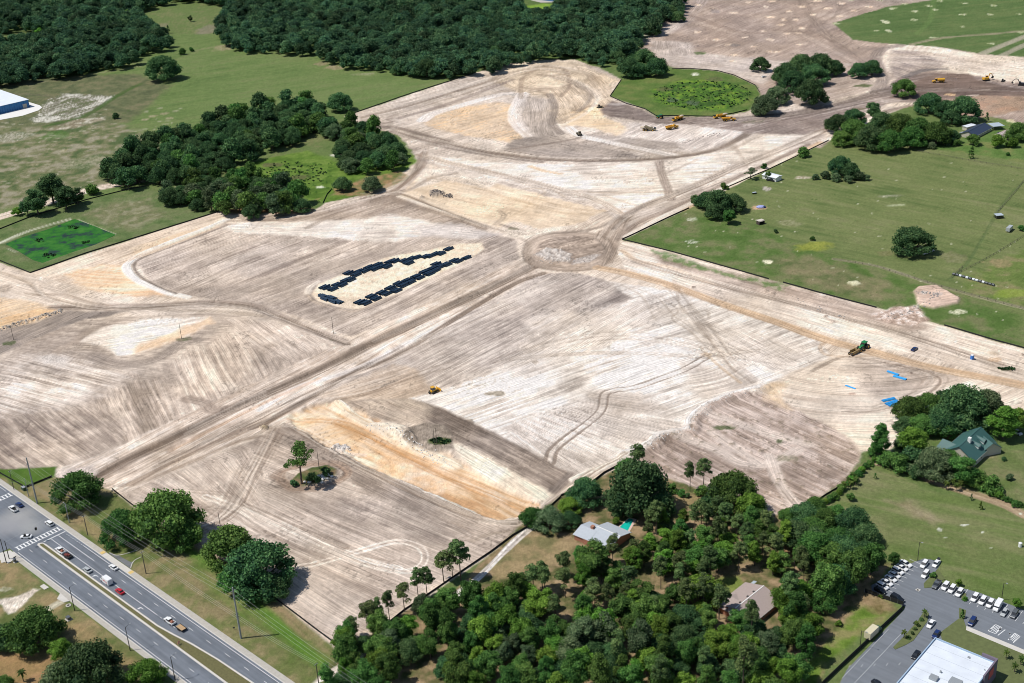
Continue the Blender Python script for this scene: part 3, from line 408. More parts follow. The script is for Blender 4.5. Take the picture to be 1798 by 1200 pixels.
# dark graded strip
zone('tilled_ground', [(612, 706), (640, 702), (720, 700), (780, 718), (900, 776), (1003, 832), (1000, 850), (968, 868), (900, 832), (840, 800), (800, 775), (770, 747), (700, 742), (640, 728)], [(.16, .13, .11), (.24, .20, .17), (.36, .305, .26)], ('line', (760, 725), (990, 850)), 1.9, 60, 2.6, 2.5, 1.2, h=.4)
zone('tilled_ground', [(612, 706), (720, 700), (760, 715), (745, 745), (700, 742), (640, 728)], [(.27, .22, .175), (.42, .35, .285), (.55, .47, .38)], ('line', (650, 705), (735, 745)), 2.2, 40, 2.6, 8, 3, .85, h=.3)
track([(968, 868), (985, 850), (1003, 833)], 5, (.2, .17, .15), .8, 2, .4, h=-.4); track([(1005, 842), (1040, 828), (1080, 810), (1098, 800)], 4, (.62, .57, .5), .8, 1.5, .2, h=.5)
# orange cut
zone('orange_clay_cut', [(505, 732), (540, 712), (585, 706), (640, 725), (700, 762), (790, 800), (860, 840), (930, 880), (955, 890), (930, 902), (885, 912), (830, 898), (740, 860), (640, 815), (570, 780), (520, 748)], [(.43, .27, .15), (.51, .36, .22), (.58, .45, .32), (.60, .52, .42)], ('line', (560, 740), (900, 890)), 3.0, 22, 2.3, 4, 3, h=.5, lift=-1.5)
zone('orange_clay_cut', [(505, 732), (560, 715), (620, 770), (600, 790), (540, 760)], [(.54, .35, .2), (.63, .48, .32), (.6, .5, .39)], ('ring', (480, 640)), 2.4, 20, 2.8, 6, 4, .85)
zone('orange_clay_cut', [(640, 790), (720, 800), (800, 850), (760, 865), (680, 840)], [(.60, .42, .26), (.64, .53, .41)], None, 4, 22, 2.3, 8, 4, .8)
zone('bare_sand_ground', [(795, 778), (840, 792), (905, 832), (970, 868), (962, 884), (900, 862), (850, 838), (800, 800)], [(.6, .52, .42), (.68, .61, .51)], ('line', (810, 785), (950, 870)), 2.5, 40, 2., 3, 2)
track([(592, 708), (620, 728), (655, 745), (690, 762), (715, 770), (735, 786), (770, 800), (800, 815)], 6.5, [(.54, .45, .33), (.72, .66, .57)], .95, 2.5, .3, h=.8); track([(660, 748), (700, 756), (715, 775)], 9, [(.58, .5, .4), (.72, .66, .57)], .85, 3, .3, h=.9)
zone('scraped_scrub_ground', [(706, 770), (716, 752), (745, 745), (780, 748), (800, 772), (795, 790), (765, 792), (720, 780)], [(.2, .17, .14), (.33, .285, .24)], None, 3, 10, 2.4, 3, 2, lift=.6); blob(772, 777, 22, 7, [(.05, .085, .02), (.1, .13, .05)], .95)
blob(598, 784, 18, 8, [(.27, .27, .29), (.55, .53, .52)], .95, h=1.2); track([(640, 795), (600, 792), (570, 785)], 2, (.56, .5, .46), .6, 2, .3)
track([(575, 790), (640, 822), (720, 855), (800, 888), (850, 912), (890, 917), (930, 908), (965, 886), (985, 872)], 5, [(.54, .48, .42), (.70, .64, .56)], .9, 2, .2, h=.5)
track([(660, 770), (760, 820), (850, 870), (920, 895)], 3, (.5, .28, .13), .5, 2, .6); track([(620, 760), (680, 800), (690, 830)], 2, (.5, .33, .19), .5, 1.5, .4)
# southern field
zone('tilled_ground', [(215, 868), (300, 832), (440, 775), (500, 745), (560, 785), (640, 828), (760, 880), (850, 918), (900, 922), (940, 915), (900, 945), (850, 978), (770, 1030), (710, 1070), (600, 1145), (500, 1064), (380, 984), (240, 892)], [(.305, .255, .215), (.40, .34, .29), (.50, .435, .375)], ('line', (450, 900), (700, 1010)), 2.2, 60, 2.4, 3, 1.5, h=.3)
zone('tilled_ground', [(215, 868), (300, 832), (440, 790), (470, 850), (440, 930), (380, 960), (300, 930)], [(.32, .265, .225), (.45, .385, .33), (.58, .51, .44)], ('fan', (560, 1010), 200), 2.4, 50, 2.9, 14, 6, .9, h=.35)
zone('tilled_ground', [(560, 885), (600, 870), (720, 880), (830, 925), (810, 960), (680, 940)], [(.28, .235, .205), (.39, .335, .29), (.5, .44, .38)], ('line', (600, 870), (800, 950)), 2, 60, 2.6, 10, 4, .85, h=.3)
zone('bare_sand_ground', [(500, 1000), (560, 1010), (640, 1050), (690, 1060), (600, 1140), (500, 1060)], [(.40, .35, .31), (.54, .48, .43)], ('line', (500, 1010), (640, 1100)), 2, 40, 2.2, 10, 5, .7)
zone('tilled_ground', [(470, 760), (505, 742), (560, 780), (640, 822), (740, 866), (850, 915), (820, 925), (740, 905), (640, 862), (600, 830), (520, 790)], [(.19, .155, .13), (.28, .235, .2), (.38, .325, .28)], ('line', (520, 765), (800, 900)), 2, 60, 2.2, 3, 2, .9, h=.3)
track([(500, 745), (540, 765), (600, 798), (650, 820)], 2, (.15, .125, .11), .75, 1.2, .3)
for q in ([(360, 872), (450, 905), (530, 938), (600, 974), (660, 995), (715, 1003), (742, 990), (744, 970), (725, 955), (690, 952), (650, 962), (600, 977), (560, 989), (528, 995)], [(610, 970), (660, 990), (700, 998)]):
    track(q, .9, (.66, .6, .53), .8, .8, .2, gap=2.6, h=-.1)
track([(790, 920), (812, 930), (826, 943), (810, 948)], 1.2, (.3, .25, .21), .7, 1, .3, gap=2.4); track([(830, 950), (860, 938), (900, 930), (935, 905)], 3, (.3, .25, .2), .6, 1.5, .5)
track([(400, 1010), (480, 985), (600, 1100)], 3, (.5, .44, .38), .3, 2, .4); blob(580, 1040, 8, 4, [(.24, .21, .19), (.33, .29, .26)], .6); track([(760, 1035), (700, 1070), (640, 1115)], 5, (.5, .43, .35), .6, 2, .3)
# tree island and its ring of tracks
for k, (e, w) in enumerate(((1.55, 3), (1.3, 2.4), (1.12, 2.))):
    track([(545-44*e, 838), (530-10*e, 838+16*e), (560+12*e, 838+10*e), (590+14*e, 832), (575+10*e, 832-12*e), (540, 835-14*e), (520-16*e, 832-4*e), (545-44*e, 838)], w, (.27, .2, .155), .7, 1.4, .4, h=-.2)
zone('grass_field', [(512, 845), (522, 833), (550, 822), (575, 817), (592, 825), (590, 835), (565, 848), (530, 855), (516, 852)], [(.05, .07, .02), (.09, .1, .04), (.18, .12, .075)], None, 3, 10, 2.6, 1.5, 1., lift=.5)
# scrub area
zone('scraped_scrub_ground', [(1340, 682), (1362, 692), (1400, 722), (1460, 748), (1513, 786), (1505, 815), (1480, 850), (1435, 880), (1385, 905), (1330, 905), (1200, 850), (1100, 815), (1140, 785), (1165, 765), (1212, 757), (1215, 735), (1240, 715), (1290, 693)], [(.21, .165, .135), (.295, .235, .195), (.35, .285, .245), (.46, .39, .345)], ('line', (1200, 740), (1400, 840)), 2.4, 14, 2.6, 3, 2.5, h=.4)
for q, w in (([(1235, 722), (1300, 745), (1360, 765), (1420, 780)], 6), ([(1190, 765), (1260, 790), (1300, 812), (1350, 815), (1400, 790)], 7), ([(1350, 800), (1370, 850), (1400, 890)], 6), ([(1250, 760), (1330, 812)], 5)):
    track(q, w, (.5, .44, .39), .75, 3, .4)
blob(1268, 752, 24, 5, [(.04, .08, .02), (.1, .13, .05)], .85); blob(1370, 775, 8, 5, [(.06, .1, .03), (.1, .13, .05)], .8); blob(1383, 805, 22, 8, [(.1, .12, .05), (.25, .21, .15)], .6); blob(1400, 705, 0.1, .1, [TIL, TIL], 0)
for _ in range(420):
    px = rng.uniform(1120, 1500); py = rng.uniform(700, 895); ok = py > 700+abs(px-1330)*.35*(px < 1330) and py < 905-(max(0, px-1390))*.8 and py > 690+(px-1350)*.55*(px > 1350) and py < 860+(px-1200)*.3
    if ok: blob(px, py, rng.uniform(2, 7), rng.uniform(1, 2.4), [(.13, .115, .075), (.2, .17, .12)] if rng.random() < .6 else [(.45, .38, .33), (.55, .47, .42)], .5, h=.4)
# tan area and eastern road
zone('bare_sand_ground', [(1300, 692), (1345, 680), (1400, 650), (1450, 632), (1480, 610), (1540, 618), (1640, 650), (1900, 700), (1900, 740), (1760, 715), (1690, 700), (1610, 730), (1560, 790), (1512, 790), (1460, 747), (1400, 722), (1362, 692)], [(.44, .37, .305), (.56, .49, .41), (.62, .55, .47)], ('ring', (1480, 560)), 2.8, 30, 2.3, 4, 3, h=.3)
zone('orange_clay_cut', [(1335, 685), (1352, 672), (1380, 672), (1370, 700), (1390, 720), (1350, 705)], [(.5, .37, .23), (.6, .48, .34)], None, 3, 20, 2.3, 5, 4, .8)
zone('bare_sand_ground', [(1500, 628), (1560, 632), (1640, 650), (1690, 668), (1620, 690), (1560, 700), (1520, 690), (1500, 660)], [(.30, .25, .21), (.40, .34, .29), (.48, .41, .355)], ('ring', (1480, 560)), 2.6, 30, 2.2, 12, 5, .85)
zone('bare_sand_ground', [(1092, 424), (1182, 444), (1350, 493), (1540, 542), (1658, 574), (1753, 603), (1900, 642), (1900, 690), (1798, 672), (1640, 632), (1500, 600), (1370, 562), (1200, 505), (1095, 470), (1085, 440)], [(.48, .41, .345), (.60, .53, .455), (.66, .60, .53)], ('line', (1150, 470), (1600, 600)), 2.4, 60, 2.2, 3, 1, h=.25)
zone('bare_sand_ground', [(1150, 445), (1350, 493), (1540, 542), (1640, 575), (1600, 585), (1500, 562), (1380, 530), (1250, 490), (1160, 462)], [(.26, .2, .16), (.37, .295, .245), (.48, .40, .34)], ('line', (1200, 470), (1560, 565)), 2.4, 40, 2.3, 6, 3, .85, h=.3)
zone('grass_field', [(1145, 440), (1182, 444), (1240, 470), (1330, 490), (1385, 500), (1378, 512), (1330, 500), (1240, 475), (1170, 458)], [(.05, .12, .015), (.08, .15, .03), (.3, .25, .19)], None, 3, 10, 3.4, 5, 5, .75)
track([(1050, 470), (1100, 480), (1180, 502), (1280, 538), (1370, 568), (1450, 596), (1530, 618), (1620, 642), (1700, 658), (1900, 696)], 7.5, [(.42, .295, .19), (.54, .40, .265)], .95, 1.6, .25, name='dirt_haul_road')
track([(1180, 503), (1280, 540), (1370, 571), (1450, 600)], 1.4, (.34, .22, .13), .7, .8, .3); track([(1560, 620), (1640, 645), (1720, 665), (1900, 700)], 3, (.3, .22, .15), .6, 1.5, .4)
track([(1092, 440), (1120, 458), (1170, 468), (1200, 478), (1260, 500)], 4, (.45, .33, .22), .6, 2, .4); track([(1260, 500), (1340, 520), (1450, 545), (1540, 568), (1640, 600), (1760, 640)], 3, (.36, .29, .235), .6, 2, .5)
track([(1450, 600), (1440, 610), (1460, 625), (1560, 625)], 2, (.4, .3, .21), .6, 1.5, .4)
for p in ((1217, 505), (1346, 512), (1358, 516), (1450, 556), (1462, 566), (1795, 624)): blob(p[0], p[1], 5, 2.5, [(.22, .18, .15), (.34, .28, .24)], .85, h=.8)
blob(1745, 622, 9, 5, [(.33, .27, .2), (.45, .38, .3)], .7, h=.5); blob(1745, 632, 16, 4, [(.42, .26, .13), (.55, .42, .3)], .6); blob(1768, 650, 15, 3, [(.03, .06, .015), (.1, .12, .06)], .95, h=.3); blob(1600, 656, 5, 2, [(.16, .13, .11), (.2, .17, .15)], .9, h=.5); blob(1672, 684, 4, 2, [(.25, .17, .12), (.3, .2, .14)], .8); blob(1497, 692, 8, 3, [(.36, .24, .19), (.45, .33, .27)], .7); blob(1457, 666, 3, 2, [(.08, .08, .08), (.2, .2, .18)], .8)
zone('bare_sand_ground', [(1605, 512), (1612, 504), (1645, 502), (1685, 524), (1682, 534), (1640, 543), (1610, 536)], [(.42, .32, .26), (.55, .43, .355)], ('line', (1610, 530), (1680, 520)), 2, 20, 2.2, 2, 1, lift=1.2, h=.3)
zone('bare_sand_ground', [(1530, 552), (1570, 540), (1610, 536), (1632, 562), (1600, 572), (1550, 566)], [(.33, .25, .2), (.48, .38, .32), (.6, .54, .5)], None, 2.5, 20, 2.8, 3, 2)
blob(1622, 517, 8, 4, [(.3, .29, .28), (.6, .58, .55)], .7); blob(1645, 520, 12, 4, [(.3, .28, .27), (.55, .5, .48)], .5)
# wheel tracks left by the machines: many thin, wandering, partly overlapping
def many(pts, n, spread, w=(.5, 1.1), seed=1, cols=((.20, .155, .12), (.62, .56, .49)), part=True):
    r_ = np.random.default_rng(seed); P = np.array(pts, float)
    for _ in range(n):
        k = len(P); a = 0; b = k
        if part and k > 3: L = int(r_.integers(3, k+1)); a = int(r_.integers(0, k-L+1)); b = a+L
        o = r_.normal(0, spread, 2)*[1.6, .8]; q = [(x+o[0]+r_.normal(0, spread*.35), y+o[1]+r_.normal(0, spread*.18)) for x, y in P[a:b]]
        track(q, float(r_.uniform(*w)), cols[int(r_.random() < .4)], float(r_.uniform(.3, .65)), .7, .35, gap=float(r_.choice([0, 2.2, 2.2])), h=-.08)
MAINR = [(935, 468), (860, 505), (760, 552), (660, 600), (560, 650), (470, 690), (400, 722), (330, 757), (240, 800), (170, 838)]
many(MAINR, 12, 1.0, w=(1., 2.4), seed=31, cols=((.17, .13, .10), (.22, .175, .14)), part=False)
many([(955, 480), (900, 500), (800, 560), (700, 622), (620, 655), (560, 690), (480, 735), (440, 752)], 7, 1.2, w=(.8, 1.8), seed=32, cols=((.15, .12, .10), (.22, .17, .13)), part=False)
many([(1080, 400), (1130, 362), (1180, 343), (1240, 318), (1300, 290), (1370, 262), (1440, 232)], 7, 1.2, w=(1., 2.), seed=33, cols=((.17, .13, .105), (.22, .18, .145)), part=False)
many([(90, 540), (170, 540), (260, 538), (360, 532), (440, 538), (490, 556), (550, 580), (610, 604)], 7, 1.2, w=(.8, 2.), seed=34, cols=((.17, .135, .11), (.22, .18, .15)), part=False)
many([(922, 443), (930, 425), (960, 412), (1010, 408), (1060, 414), (1078, 430), (1078, 452), (1050, 470), (1000, 476), (950, 470), (928, 460), (922, 443)], 3, 1.6, w=(.8, 1.4), seed=35, cols=((.18, .14, .11), (.24, .19, .15)), part=False)
many(MAINR, 20, 3.2, seed=1); many([(x+35, y+22) for x, y in MAINR], 18, 4., seed=2); many([(1050, 470), (1100, 480), (1180, 502), (1280, 538), (1370, 568), (1450, 596), (1530, 618), (1620, 642), (1700, 658), (1800, 678)], 16, 2.6, seed=3, cols=((.33, .22, .14), (.6, .5, .38)))
many([(1110, 455), (1180, 475), (1300, 508), (1400, 532), (1500, 560), (1600, 588), (1700, 622), (1798, 655)], 16, 4, seed=4); many([(1062, 418), (1100, 380), (1180, 343), (1240, 318), (1300, 290), (1370, 262), (1440, 232)], 16, 3, seed=5)
many([(60, 500), (90, 525), (170, 540), (260, 540), (360, 535), (440, 541), (490, 556), (550, 580), (610, 602)], 18, 3.2, seed=6); many([(690, 228), (740, 243), (830, 262), (900, 273), (980, 281), (1100, 282), (1200, 274), (1260, 262), (1310, 238)], 16, 3., seed=7); many([(640, 208), (700, 192), (790, 165), (860, 142), (900, 128), (950, 118), (1000, 125)], 18, 4., seed=8)
many([(740, 275), (800, 290), (890, 310), (985, 334), (1050, 354), (1085, 376)], 14, 3, seed=9); many([(470, 752), (520, 752), (600, 800), (680, 840), (770, 882), (850, 912), (920, 915), (980, 872), (1040, 830), (1100, 800)], 16, 3, seed=10)
many([(1180, 500), (1210, 540), (1250, 590), (1290, 640), (1330, 670)], 14, 8, seed=11); many([(880, 640), (980, 610), (1080, 590), (1180, 600), (1280, 620), (1400, 640)], 16, 9, seed=12); many([(1420, 650), (1480, 625), (1560, 640), (1640, 660), (1620, 690), (1540, 720), (1480, 720)], 16, 5, seed=13)
many([(560, 705), (640, 690), (720, 660), (780, 640)], 10, 6, seed=14); many([(520, 735), (600, 740), (680, 780), (760, 820), (860, 860), (930, 890)], 18, 6, seed=15, cols=((.45, .25, .11), (.64, .5, .36))); many([(110, 490), (180, 470), (250, 445), (330, 415), (380, 395)], 12, 4, seed=16, cols=((.42, .3, .19), (.64, .55, .45)))
many([(750, 310), (820, 320), (900, 345), (980, 365), (1040, 372)], 14, 5, seed=17, cols=((.38, .28, .18), (.62, .53, .42))); many([(330, 880), (420, 890), (500, 930), (600, 975), (700, 1000)], 14, 9, seed=18); many([(480, 760), (440, 830), (400, 900), (330, 940)], 10, 8, seed=19); many([(955, 130), (1000, 140), (1040, 165), (1020, 195), (980, 215)], 12, 4, seed=20)
many([(1150, 210), (1300, 210), (1400, 200), (1500, 175), (1560, 160), (1700, 158), (1798, 160)], 18, 4, w=(.8, 1.8), seed=21, cols=((.12, .095, .08), (.36, .31, .27))); many([(1560, 100), (1640, 100), (1720, 112), (1798, 125)], 14, 5, w=(.8, 1.6), seed=22, cols=((.4, .33, .27), (.68, .6, .52))); many([(1200, 30), (1300, 60), (1400, 60), (1500, 110), (1545, 140)], 12, 9, w=(.9, 1.8), seed=23, cols=((.22, .17, .14), (.42, .35, .3)))
many([(640, 345), (700, 330), (740, 295), (752, 268)], 10, 3, seed=24); many([(400, 385), (520, 380), (640, 350), (700, 340), (780, 370), (860, 398), (920, 410)], 14, 4, seed=25)
# gardens, litter, verges
zone('garden_lawn', [(1480, 850), (1505, 815), (1545, 812), (1620, 860), (1720, 880), (1900, 930), (1900, 1180), (1700, 1060), (1560, 985), (1500, 940), (1385, 905)], [(.085, .12, .035), (.12, .145, .055), (.17, .165, .085)], ('line', (1500, 900), (1750, 960)), 5, 30, 2.2, 3, 1.5)
zone('garden_lawn', [(1700, 800), (1740, 790), (1900, 800), (1900, 900), (1790, 880), (1720, 850)], [(.09, .12, .04), (.125, .14, .06), (.18, .16, .09)], None, 8, 30, 2.2, 3, 1.5)
zone('garden_lawn', [(1560, 880), (1600, 880), (1650, 915), (1640, 920), (1590, 900)], [(.2, .16, .1), (.28, .22, .16)], None, 4, 20, 2, 6, 3, .8)
track([(1535, 812), (1580, 820), (1640, 845), (1700, 865), (1760, 885), (1798, 905)], 5, [(.25, .15, .11), (.42, .3, .23)], .85, 2, .3); track([(1480, 850), (1540, 800)], 4, (.16, .13, .08), .6, 2, .3)
for p in ((1648, 930), (1695, 922), (1725, 935), (1792, 902), (1660, 944), (1740, 962)): blob(p[0], p[1], 4, 1.6, [(.4, .4, .3), (.66, .64, .6)], .9)
blob(1650, 930, 5, 4, [(.5, .48, .45), (.7, .68, .65)], .8); blob(1693, 922, 9, 2, [(.5, .48, .45), (.7, .68, .65)], .9)
WOODS = [(910, 925), (985, 872), (1100, 815), (1200, 850), (1330, 905), (1400, 905), (1500, 945), (1560, 990), (1520, 1080), (1450, 1160), (1420, 1300), (540, 1300), (530, 1200), (600, 1145), (710, 1075), (800, 1035)]
zone('leaf_litter_ground', WOODS, [(.07, .08, .03), (.13, .11, .055), (.22, .155, .095), (.29, .20, .13)], None, 5, 20, 2.3, 2, 1.5)
zone('garden_lawn', [(905, 945), (960, 940), (1010, 955), (1010, 975), (930, 1010), (870, 1020), (860, 990)], [(.15, .13, .065), (.24, .175, .10), (.28, .2, .12)], None, 6, 20, 2.3, 3, 2)
zone('garden_lawn', [(1180, 860), (1230, 870), (1240, 895), (1195, 890)], [(.2, .15, .08), (.25, .18, .1)], None, 6, 20, 2.3, 4, 2)
zone('garden_lawn', [(1255, 1020), (1300, 1010), (1310, 1040), (1280, 1040)], [(.13, .16, .04), (.18, .2, .06)], None, 6, 20, 2.3, 3, 2); blob(1390, 975, 26, 18, [(.3, .18, .09), (.36, .22, .12)], .7); blob(1385, 1000, 12, 16, [(.14, .16, .05), (.2, .19, .08)], .7)
# long drive
track([(1290, 860), (1290, 861)], 1, LIT, 0)
track([(935, 925), (905, 950), (870, 985), (845, 1010), (815, 1035), (795, 1048)], 3.4, [(.55, .52, .49), (.72, .69, .66)], .95, .8, .15, name='bare_sand_ground'); track([(925, 932), (890, 966), (850, 1004)], .8, (.3, .28, .26), .7, .6, .2)
track([(655, 1130), (630, 1150), (590, 1178), (540, 1200), (500, 1230)], 4.5, [(.5, .46, .42), (.64, .6, .56)], .95, .8, .15, name='bare_sand_ground')
# highway verges
zone('roadside_verge', [(-80, 780), (0, 822), (96, 838), (197, 861), (240, 895), (380, 985), (500, 1066), (600, 1148), (560, 1190), (520, 1230), (0, 860), (-80, 820)], [(.09, .115, .035), (.13, .135, .055), (.21, .165, .095)], None, 8, 30, 2.4, 2, 1)
zone('roadside_verge', [(-80, 795), (0, 825), (100, 820), (97, 838), (45, 857), (0, 835)], [(.05, .1, .015), (.075, .125, .025)], None, 8, 30, 2.2, 2, 1)
track([(330, 965), (400, 1010), (450, 1060), (500, 1110), (560, 1160)], 7, (.07, .155, .018), .75, 5, .3); track([(345, 1000), (420, 1070), (500, 1130)], 5, (.09, .15, .03), .5, 4, .3)
track([(60, 860), (110, 890), (150, 920), (200, 955)], 6, (.27, .19, .11), .6, 4, .5); track([(340, 955), (400, 995), (470, 1055), (540, 1115)], 5, (.26, .17, .11), .5, 4, .5)
zone('roadside_verge', [(-80, 1020), (0, 985), (30, 985), (80, 1030), (180, 1100), (270, 1170), (330, 1230), (-80, 1300)], [(.085, .105, .035), (.15, .14, .065), (.24, .175, .10)], None, 8, 30, 2.4, 2, 1)
zone('leaf_litter_ground', [(-40, 1150), (50, 1140), (110, 1155), (100, 1230), (-40, 1230)], [(.2, .13, .06), (.32, .18, .10)], None, 6, 30, 2.2, 6, 3, .8); zone('leaf_litter_ground', [(100, 1085), (150, 1100), (230, 1155), (260, 1180), (200, 1180), (120, 1120)], [(.2, .15, .08), (.3, .19, .11)], None, 6, 30, 2.2, 5, 3, .6)
zone('bare_sand_ground', [(-60, 1065), (0, 1052), (30, 1046), (58, 1033), (72, 1035), (50, 1050), (30, 1075), (15, 1078), (0, 1062), (-60, 1090)], [(.42, .38, .33), (.6, .56, .5)], None, 3, 30, 2.2, 1.5, 1.5)
track([(72, 1078), (90, 1066), (108, 1056)], 3, (.45, .4, .34), .8, 1, .2); blob(10, 1035, 14, 5, [(.2, .19, .12), (.5, .47, .42)], .6)
zone('roadside_verge', [(1380, 1300), (1420, 1160), (1500, 1075), (1530, 1050), (1560, 1060), (1560, 1085), (1520, 1110), (1450, 1170), (1400, 1300)], [(.08, .13, .02), (.12, .17, .035), (.2, .18, .08)], None, 6, 30, 2.2, 3, 2)
zone('garden_lawn', [(1540, 960), (1600, 950), (1660, 960), (1900, 1080), (1900, 1020), (1720, 950), (1560, 900)], [(.09, .12, .04), (.13, .14, .06)], None, 7, 30, 2, 8, 3, .6)
zone('leaf_litter_ground', [(1500, 1035), (1540, 1035), (1580, 1075), (1545, 1080), (1510, 1060)], [(.14, .09, .05), (.3, .2, .13)], None, 4, 30, 2.2, 4, 3, .8)
# everything below the built pavement is flat
def flatten(pts, z=0., m=3.):
    P = gp(pts); idx = bbox(P, m+1); s = sdf(X[idx], Y[idx], P); w = np.clip((s+m)/m, 0, 1); HT[idx] = HT[idx]*(1-w)+z*w
HWY = [(-130, 760), (80, 900), (175, 962), (290, 1045), (420, 1140), (540, 1240), (350, 1260), (300, 1185), (200, 1112), (130, 1062), (60, 1000), (10, 985), (-130, 1010)]
LOT = [(1600, 985), (1630, 985), (1660, 1008), (1900, 1090), (1900, 1300), (1430, 1300), (1520, 1130), (1590, 1080), (1530, 1030)]
flatten(HWY, -.12); flatten(LOT, -.12); flatten([(960, 900), (1130, 880), (1160, 960), (1080, 990), (1000, 950)], -.05); flatten([(1250, 1030), (1400, 1000), (1400, 1100), (1260, 1100)], -.05); flatten([(1620, 760), (1760, 740), (1780, 820), (1660, 830)], -.05)
POND = [(12, 427), (40, 416), (85, 402), (130, 385), (160, 396), (200, 412), (165, 428), (120, 443), (75, 459), (60, 455), (35, 440)]
flatten(POND, -.9, 4); flatten([(-60, 130), (60, 170), (80, 190), (0, 215), (-80, 240)], -.05)
sand_ = np.isin(ZID, [NAMES.index(k) for k in ('bare_sand_ground', 'tilled_ground', 'dirt_haul_road', 'orange_clay_cut', 'pipe_yard_ground', 'roundabout_earthworks', 'scraped_scrub_ground')])
Lm = COL.mean(1); g_ = np.where(sand_, 1.2*(np.clip(Lm, .03, .8)/.42)**.17, 1.2)[:, None]; COL = COL*g_*np.where(sand_[:, None], [1.025, .970, .918], [1.02, 1.05, .92])
w1 = contrast(fbm(X/22, Y/30, 601, 4), 3.6)*sand_; w2 = contrast(fbm(X/17, Y/22, 602, 5), 4.2)*sand_; w3 = contrast(fbm(X/40, Y/40, 603, 4), 3)*sand_
COL = COL*(1+.17*(w1-.42)-.24*np.clip(w2-.55, 0, 1))[:, None]*(1+(w3[:, None]-.45)*np.array([.02, 0, -.05]))
ck = (vn(X/1.1, Y/1.3, 501)*vn(X/14, Y/14, 502) > .66) & sand_; COL[ck] *= .68; ck = (vn(X/.9, Y/1.2, 503)*vn(X/17, Y/17, 504) > .68) & sand_; COL[ck] = np.minimum(COL[ck]*1.22, .72)
COL = np.minimum(COL, [.74, .69, .64]); COL = np.clip(COL*(1+(vn(X/.9, Y/1.2, 77)-.5)*.22+(vn(X/3, Y/3, 78)-.5)*.10)[:, None], .005, .9)

# ------------------------------------------------------------------ materials
def nmat(name):
    m = bpy.data.materials.new(name); m.use_nodes = True; t = m.node_tree; b = t.nodes['Principled BSDF']; return m, t, b
def mat(name, col, rough=.6, metal=0., noise=.12, scale=3., bump=0., emis=None, spec=.5):
    m, t, b = nmat(name); b.inputs['Roughness'].default_value = rough; b.inputs['Metallic'].default_value = metal
    b.inputs['Specular IOR Level'].default_value = spec
    if noise:
        tc = t.nodes.new('ShaderNodeTexCoord'); n = t.nodes.new('ShaderNodeTexNoise'); n.inputs['Scale'].default_value = scale; n.inputs['Detail'].default_value = 4
        t.links.new(tc.outputs['Object'], n.inputs['Vector'])
        mx = t.nodes.new('ShaderNodeMix'); mx.data_type = 'RGBA'
        mx.inputs[6].default_value = (*[c*(1-noise) for c in col], 1); mx.inputs[7].default_value = (*[min(1, c*(1+noise)) for c in col], 1)
        t.links.new(n.outputs['Fac'], mx.inputs[0]); t.links.new(mx.outputs[2], b.inputs['Base Color'])
        if bump:
            bp = t.nodes.new('ShaderNodeBump'); bp.inputs['Strength'].default_value = bump; bp.inputs['Distance'].default_value = .3
            t.links.new(n.outputs['Fac'], bp.inputs['Height']); t.links.new(bp.outputs[0], b.inputs['Normal'])
    else: b.inputs['Base Color'].default_value = (*col, 1)
    return m
def ground_mat(name, s1, s2, amt, bumpd, sk=.0):
    m, t, b = nmat(name); b.inputs['Roughness'].default_value = .95; b.inputs['Specular IOR Level'].default_value = .1
    at = t.nodes.new('ShaderNodeAttribute'); at.attribute_name = 'Col'
    tc = t.nodes.new('ShaderNodeTexCoord'); n = t.nodes.new('ShaderNodeTexNoise'); n.inputs['Scale'].default_value = s1; n.inputs['Detail'].default_value = 6; n.inputs['Roughness'].default_value = .7
    t.links.new(tc.outputs['Object'], n.inputs['Vector'])
    v = t.nodes.new('ShaderNodeTexNoise'); v.inputs['Scale'].default_value = s2; v.inputs['Detail'].default_value = 3; t.links.new(tc.outputs['Object'], v.inputs['Vector'])
    a = t.nodes.new('ShaderNodeMath'); a.operation = 'ADD'; t.links.new(n.outputs['Fac'], a.inputs[0]); t.links.new(v.outputs['Fac'], a.inputs[1])
    mr = t.nodes.new('ShaderNodeMapRange'); mr.inputs['From Min'].default_value = .6; mr.inputs['From Max'].default_value = 1.4; mr.inputs['To Min'].default_value = 1-amt; mr.inputs['To Max'].default_value = 1+amt
    t.links.new(a.outputs[0], mr.inputs['Value'])
    if sk:
        ua = t.nodes.new('ShaderNodeAttribute'); ua.attribute_name = 'streak'; mp = t.nodes.new('ShaderNodeVectorMath'); mp.operation = 'MULTIPLY'; mp.inputs[1].default_value = (1.3, .04, 0); t.links.new(ua.outputs['Vector'], mp.inputs[0])
        ns = t.nodes.new('ShaderNodeTexNoise'); ns.inputs['Scale'].default_value = 1; ns.inputs['Detail'].default_value = 5; ns.inputs['Roughness'].default_value = .6; t.links.new(mp.outputs[0], ns.inputs['Vector'])
        m2 = t.nodes.new('ShaderNodeMapRange'); m2.inputs['From Min'].default_value = .3; m2.inputs['From Max'].default_value = .7; m2.inputs['To Min'].default_value = 1-sk; m2.inputs['To Max'].default_value = 1+sk*.8; t.links.new(ns.outputs['Fac'], m2.inputs['Value'])
        mu = t.nodes.new('ShaderNodeMath'); mu.operation = 'MULTIPLY'; t.links.new(mr.outputs[0], mu.inputs[0]); t.links.new(m2.outputs[0], mu.inputs[1]); mr = mu
    mx = t.nodes.new('ShaderNodeVectorMath'); mx.operation = 'SCALE'; t.links.new(at.outputs['Color'], mx.inputs[0]); t.links.new(mr.outputs[0], mx.inputs['Scale']); t.links.new(mx.outputs[0], b.inputs['Base Color'])
    bp = t.nodes.new('ShaderNodeBump'); bp.inputs['Strength'].default_value = .6; bp.inputs['Distance'].default_value = bumpd
    t.links.new(n.outputs['Fac'], bp.inputs['Height']); t.links.new(bp.outputs[0], b.inputs['Normal'])
    return m
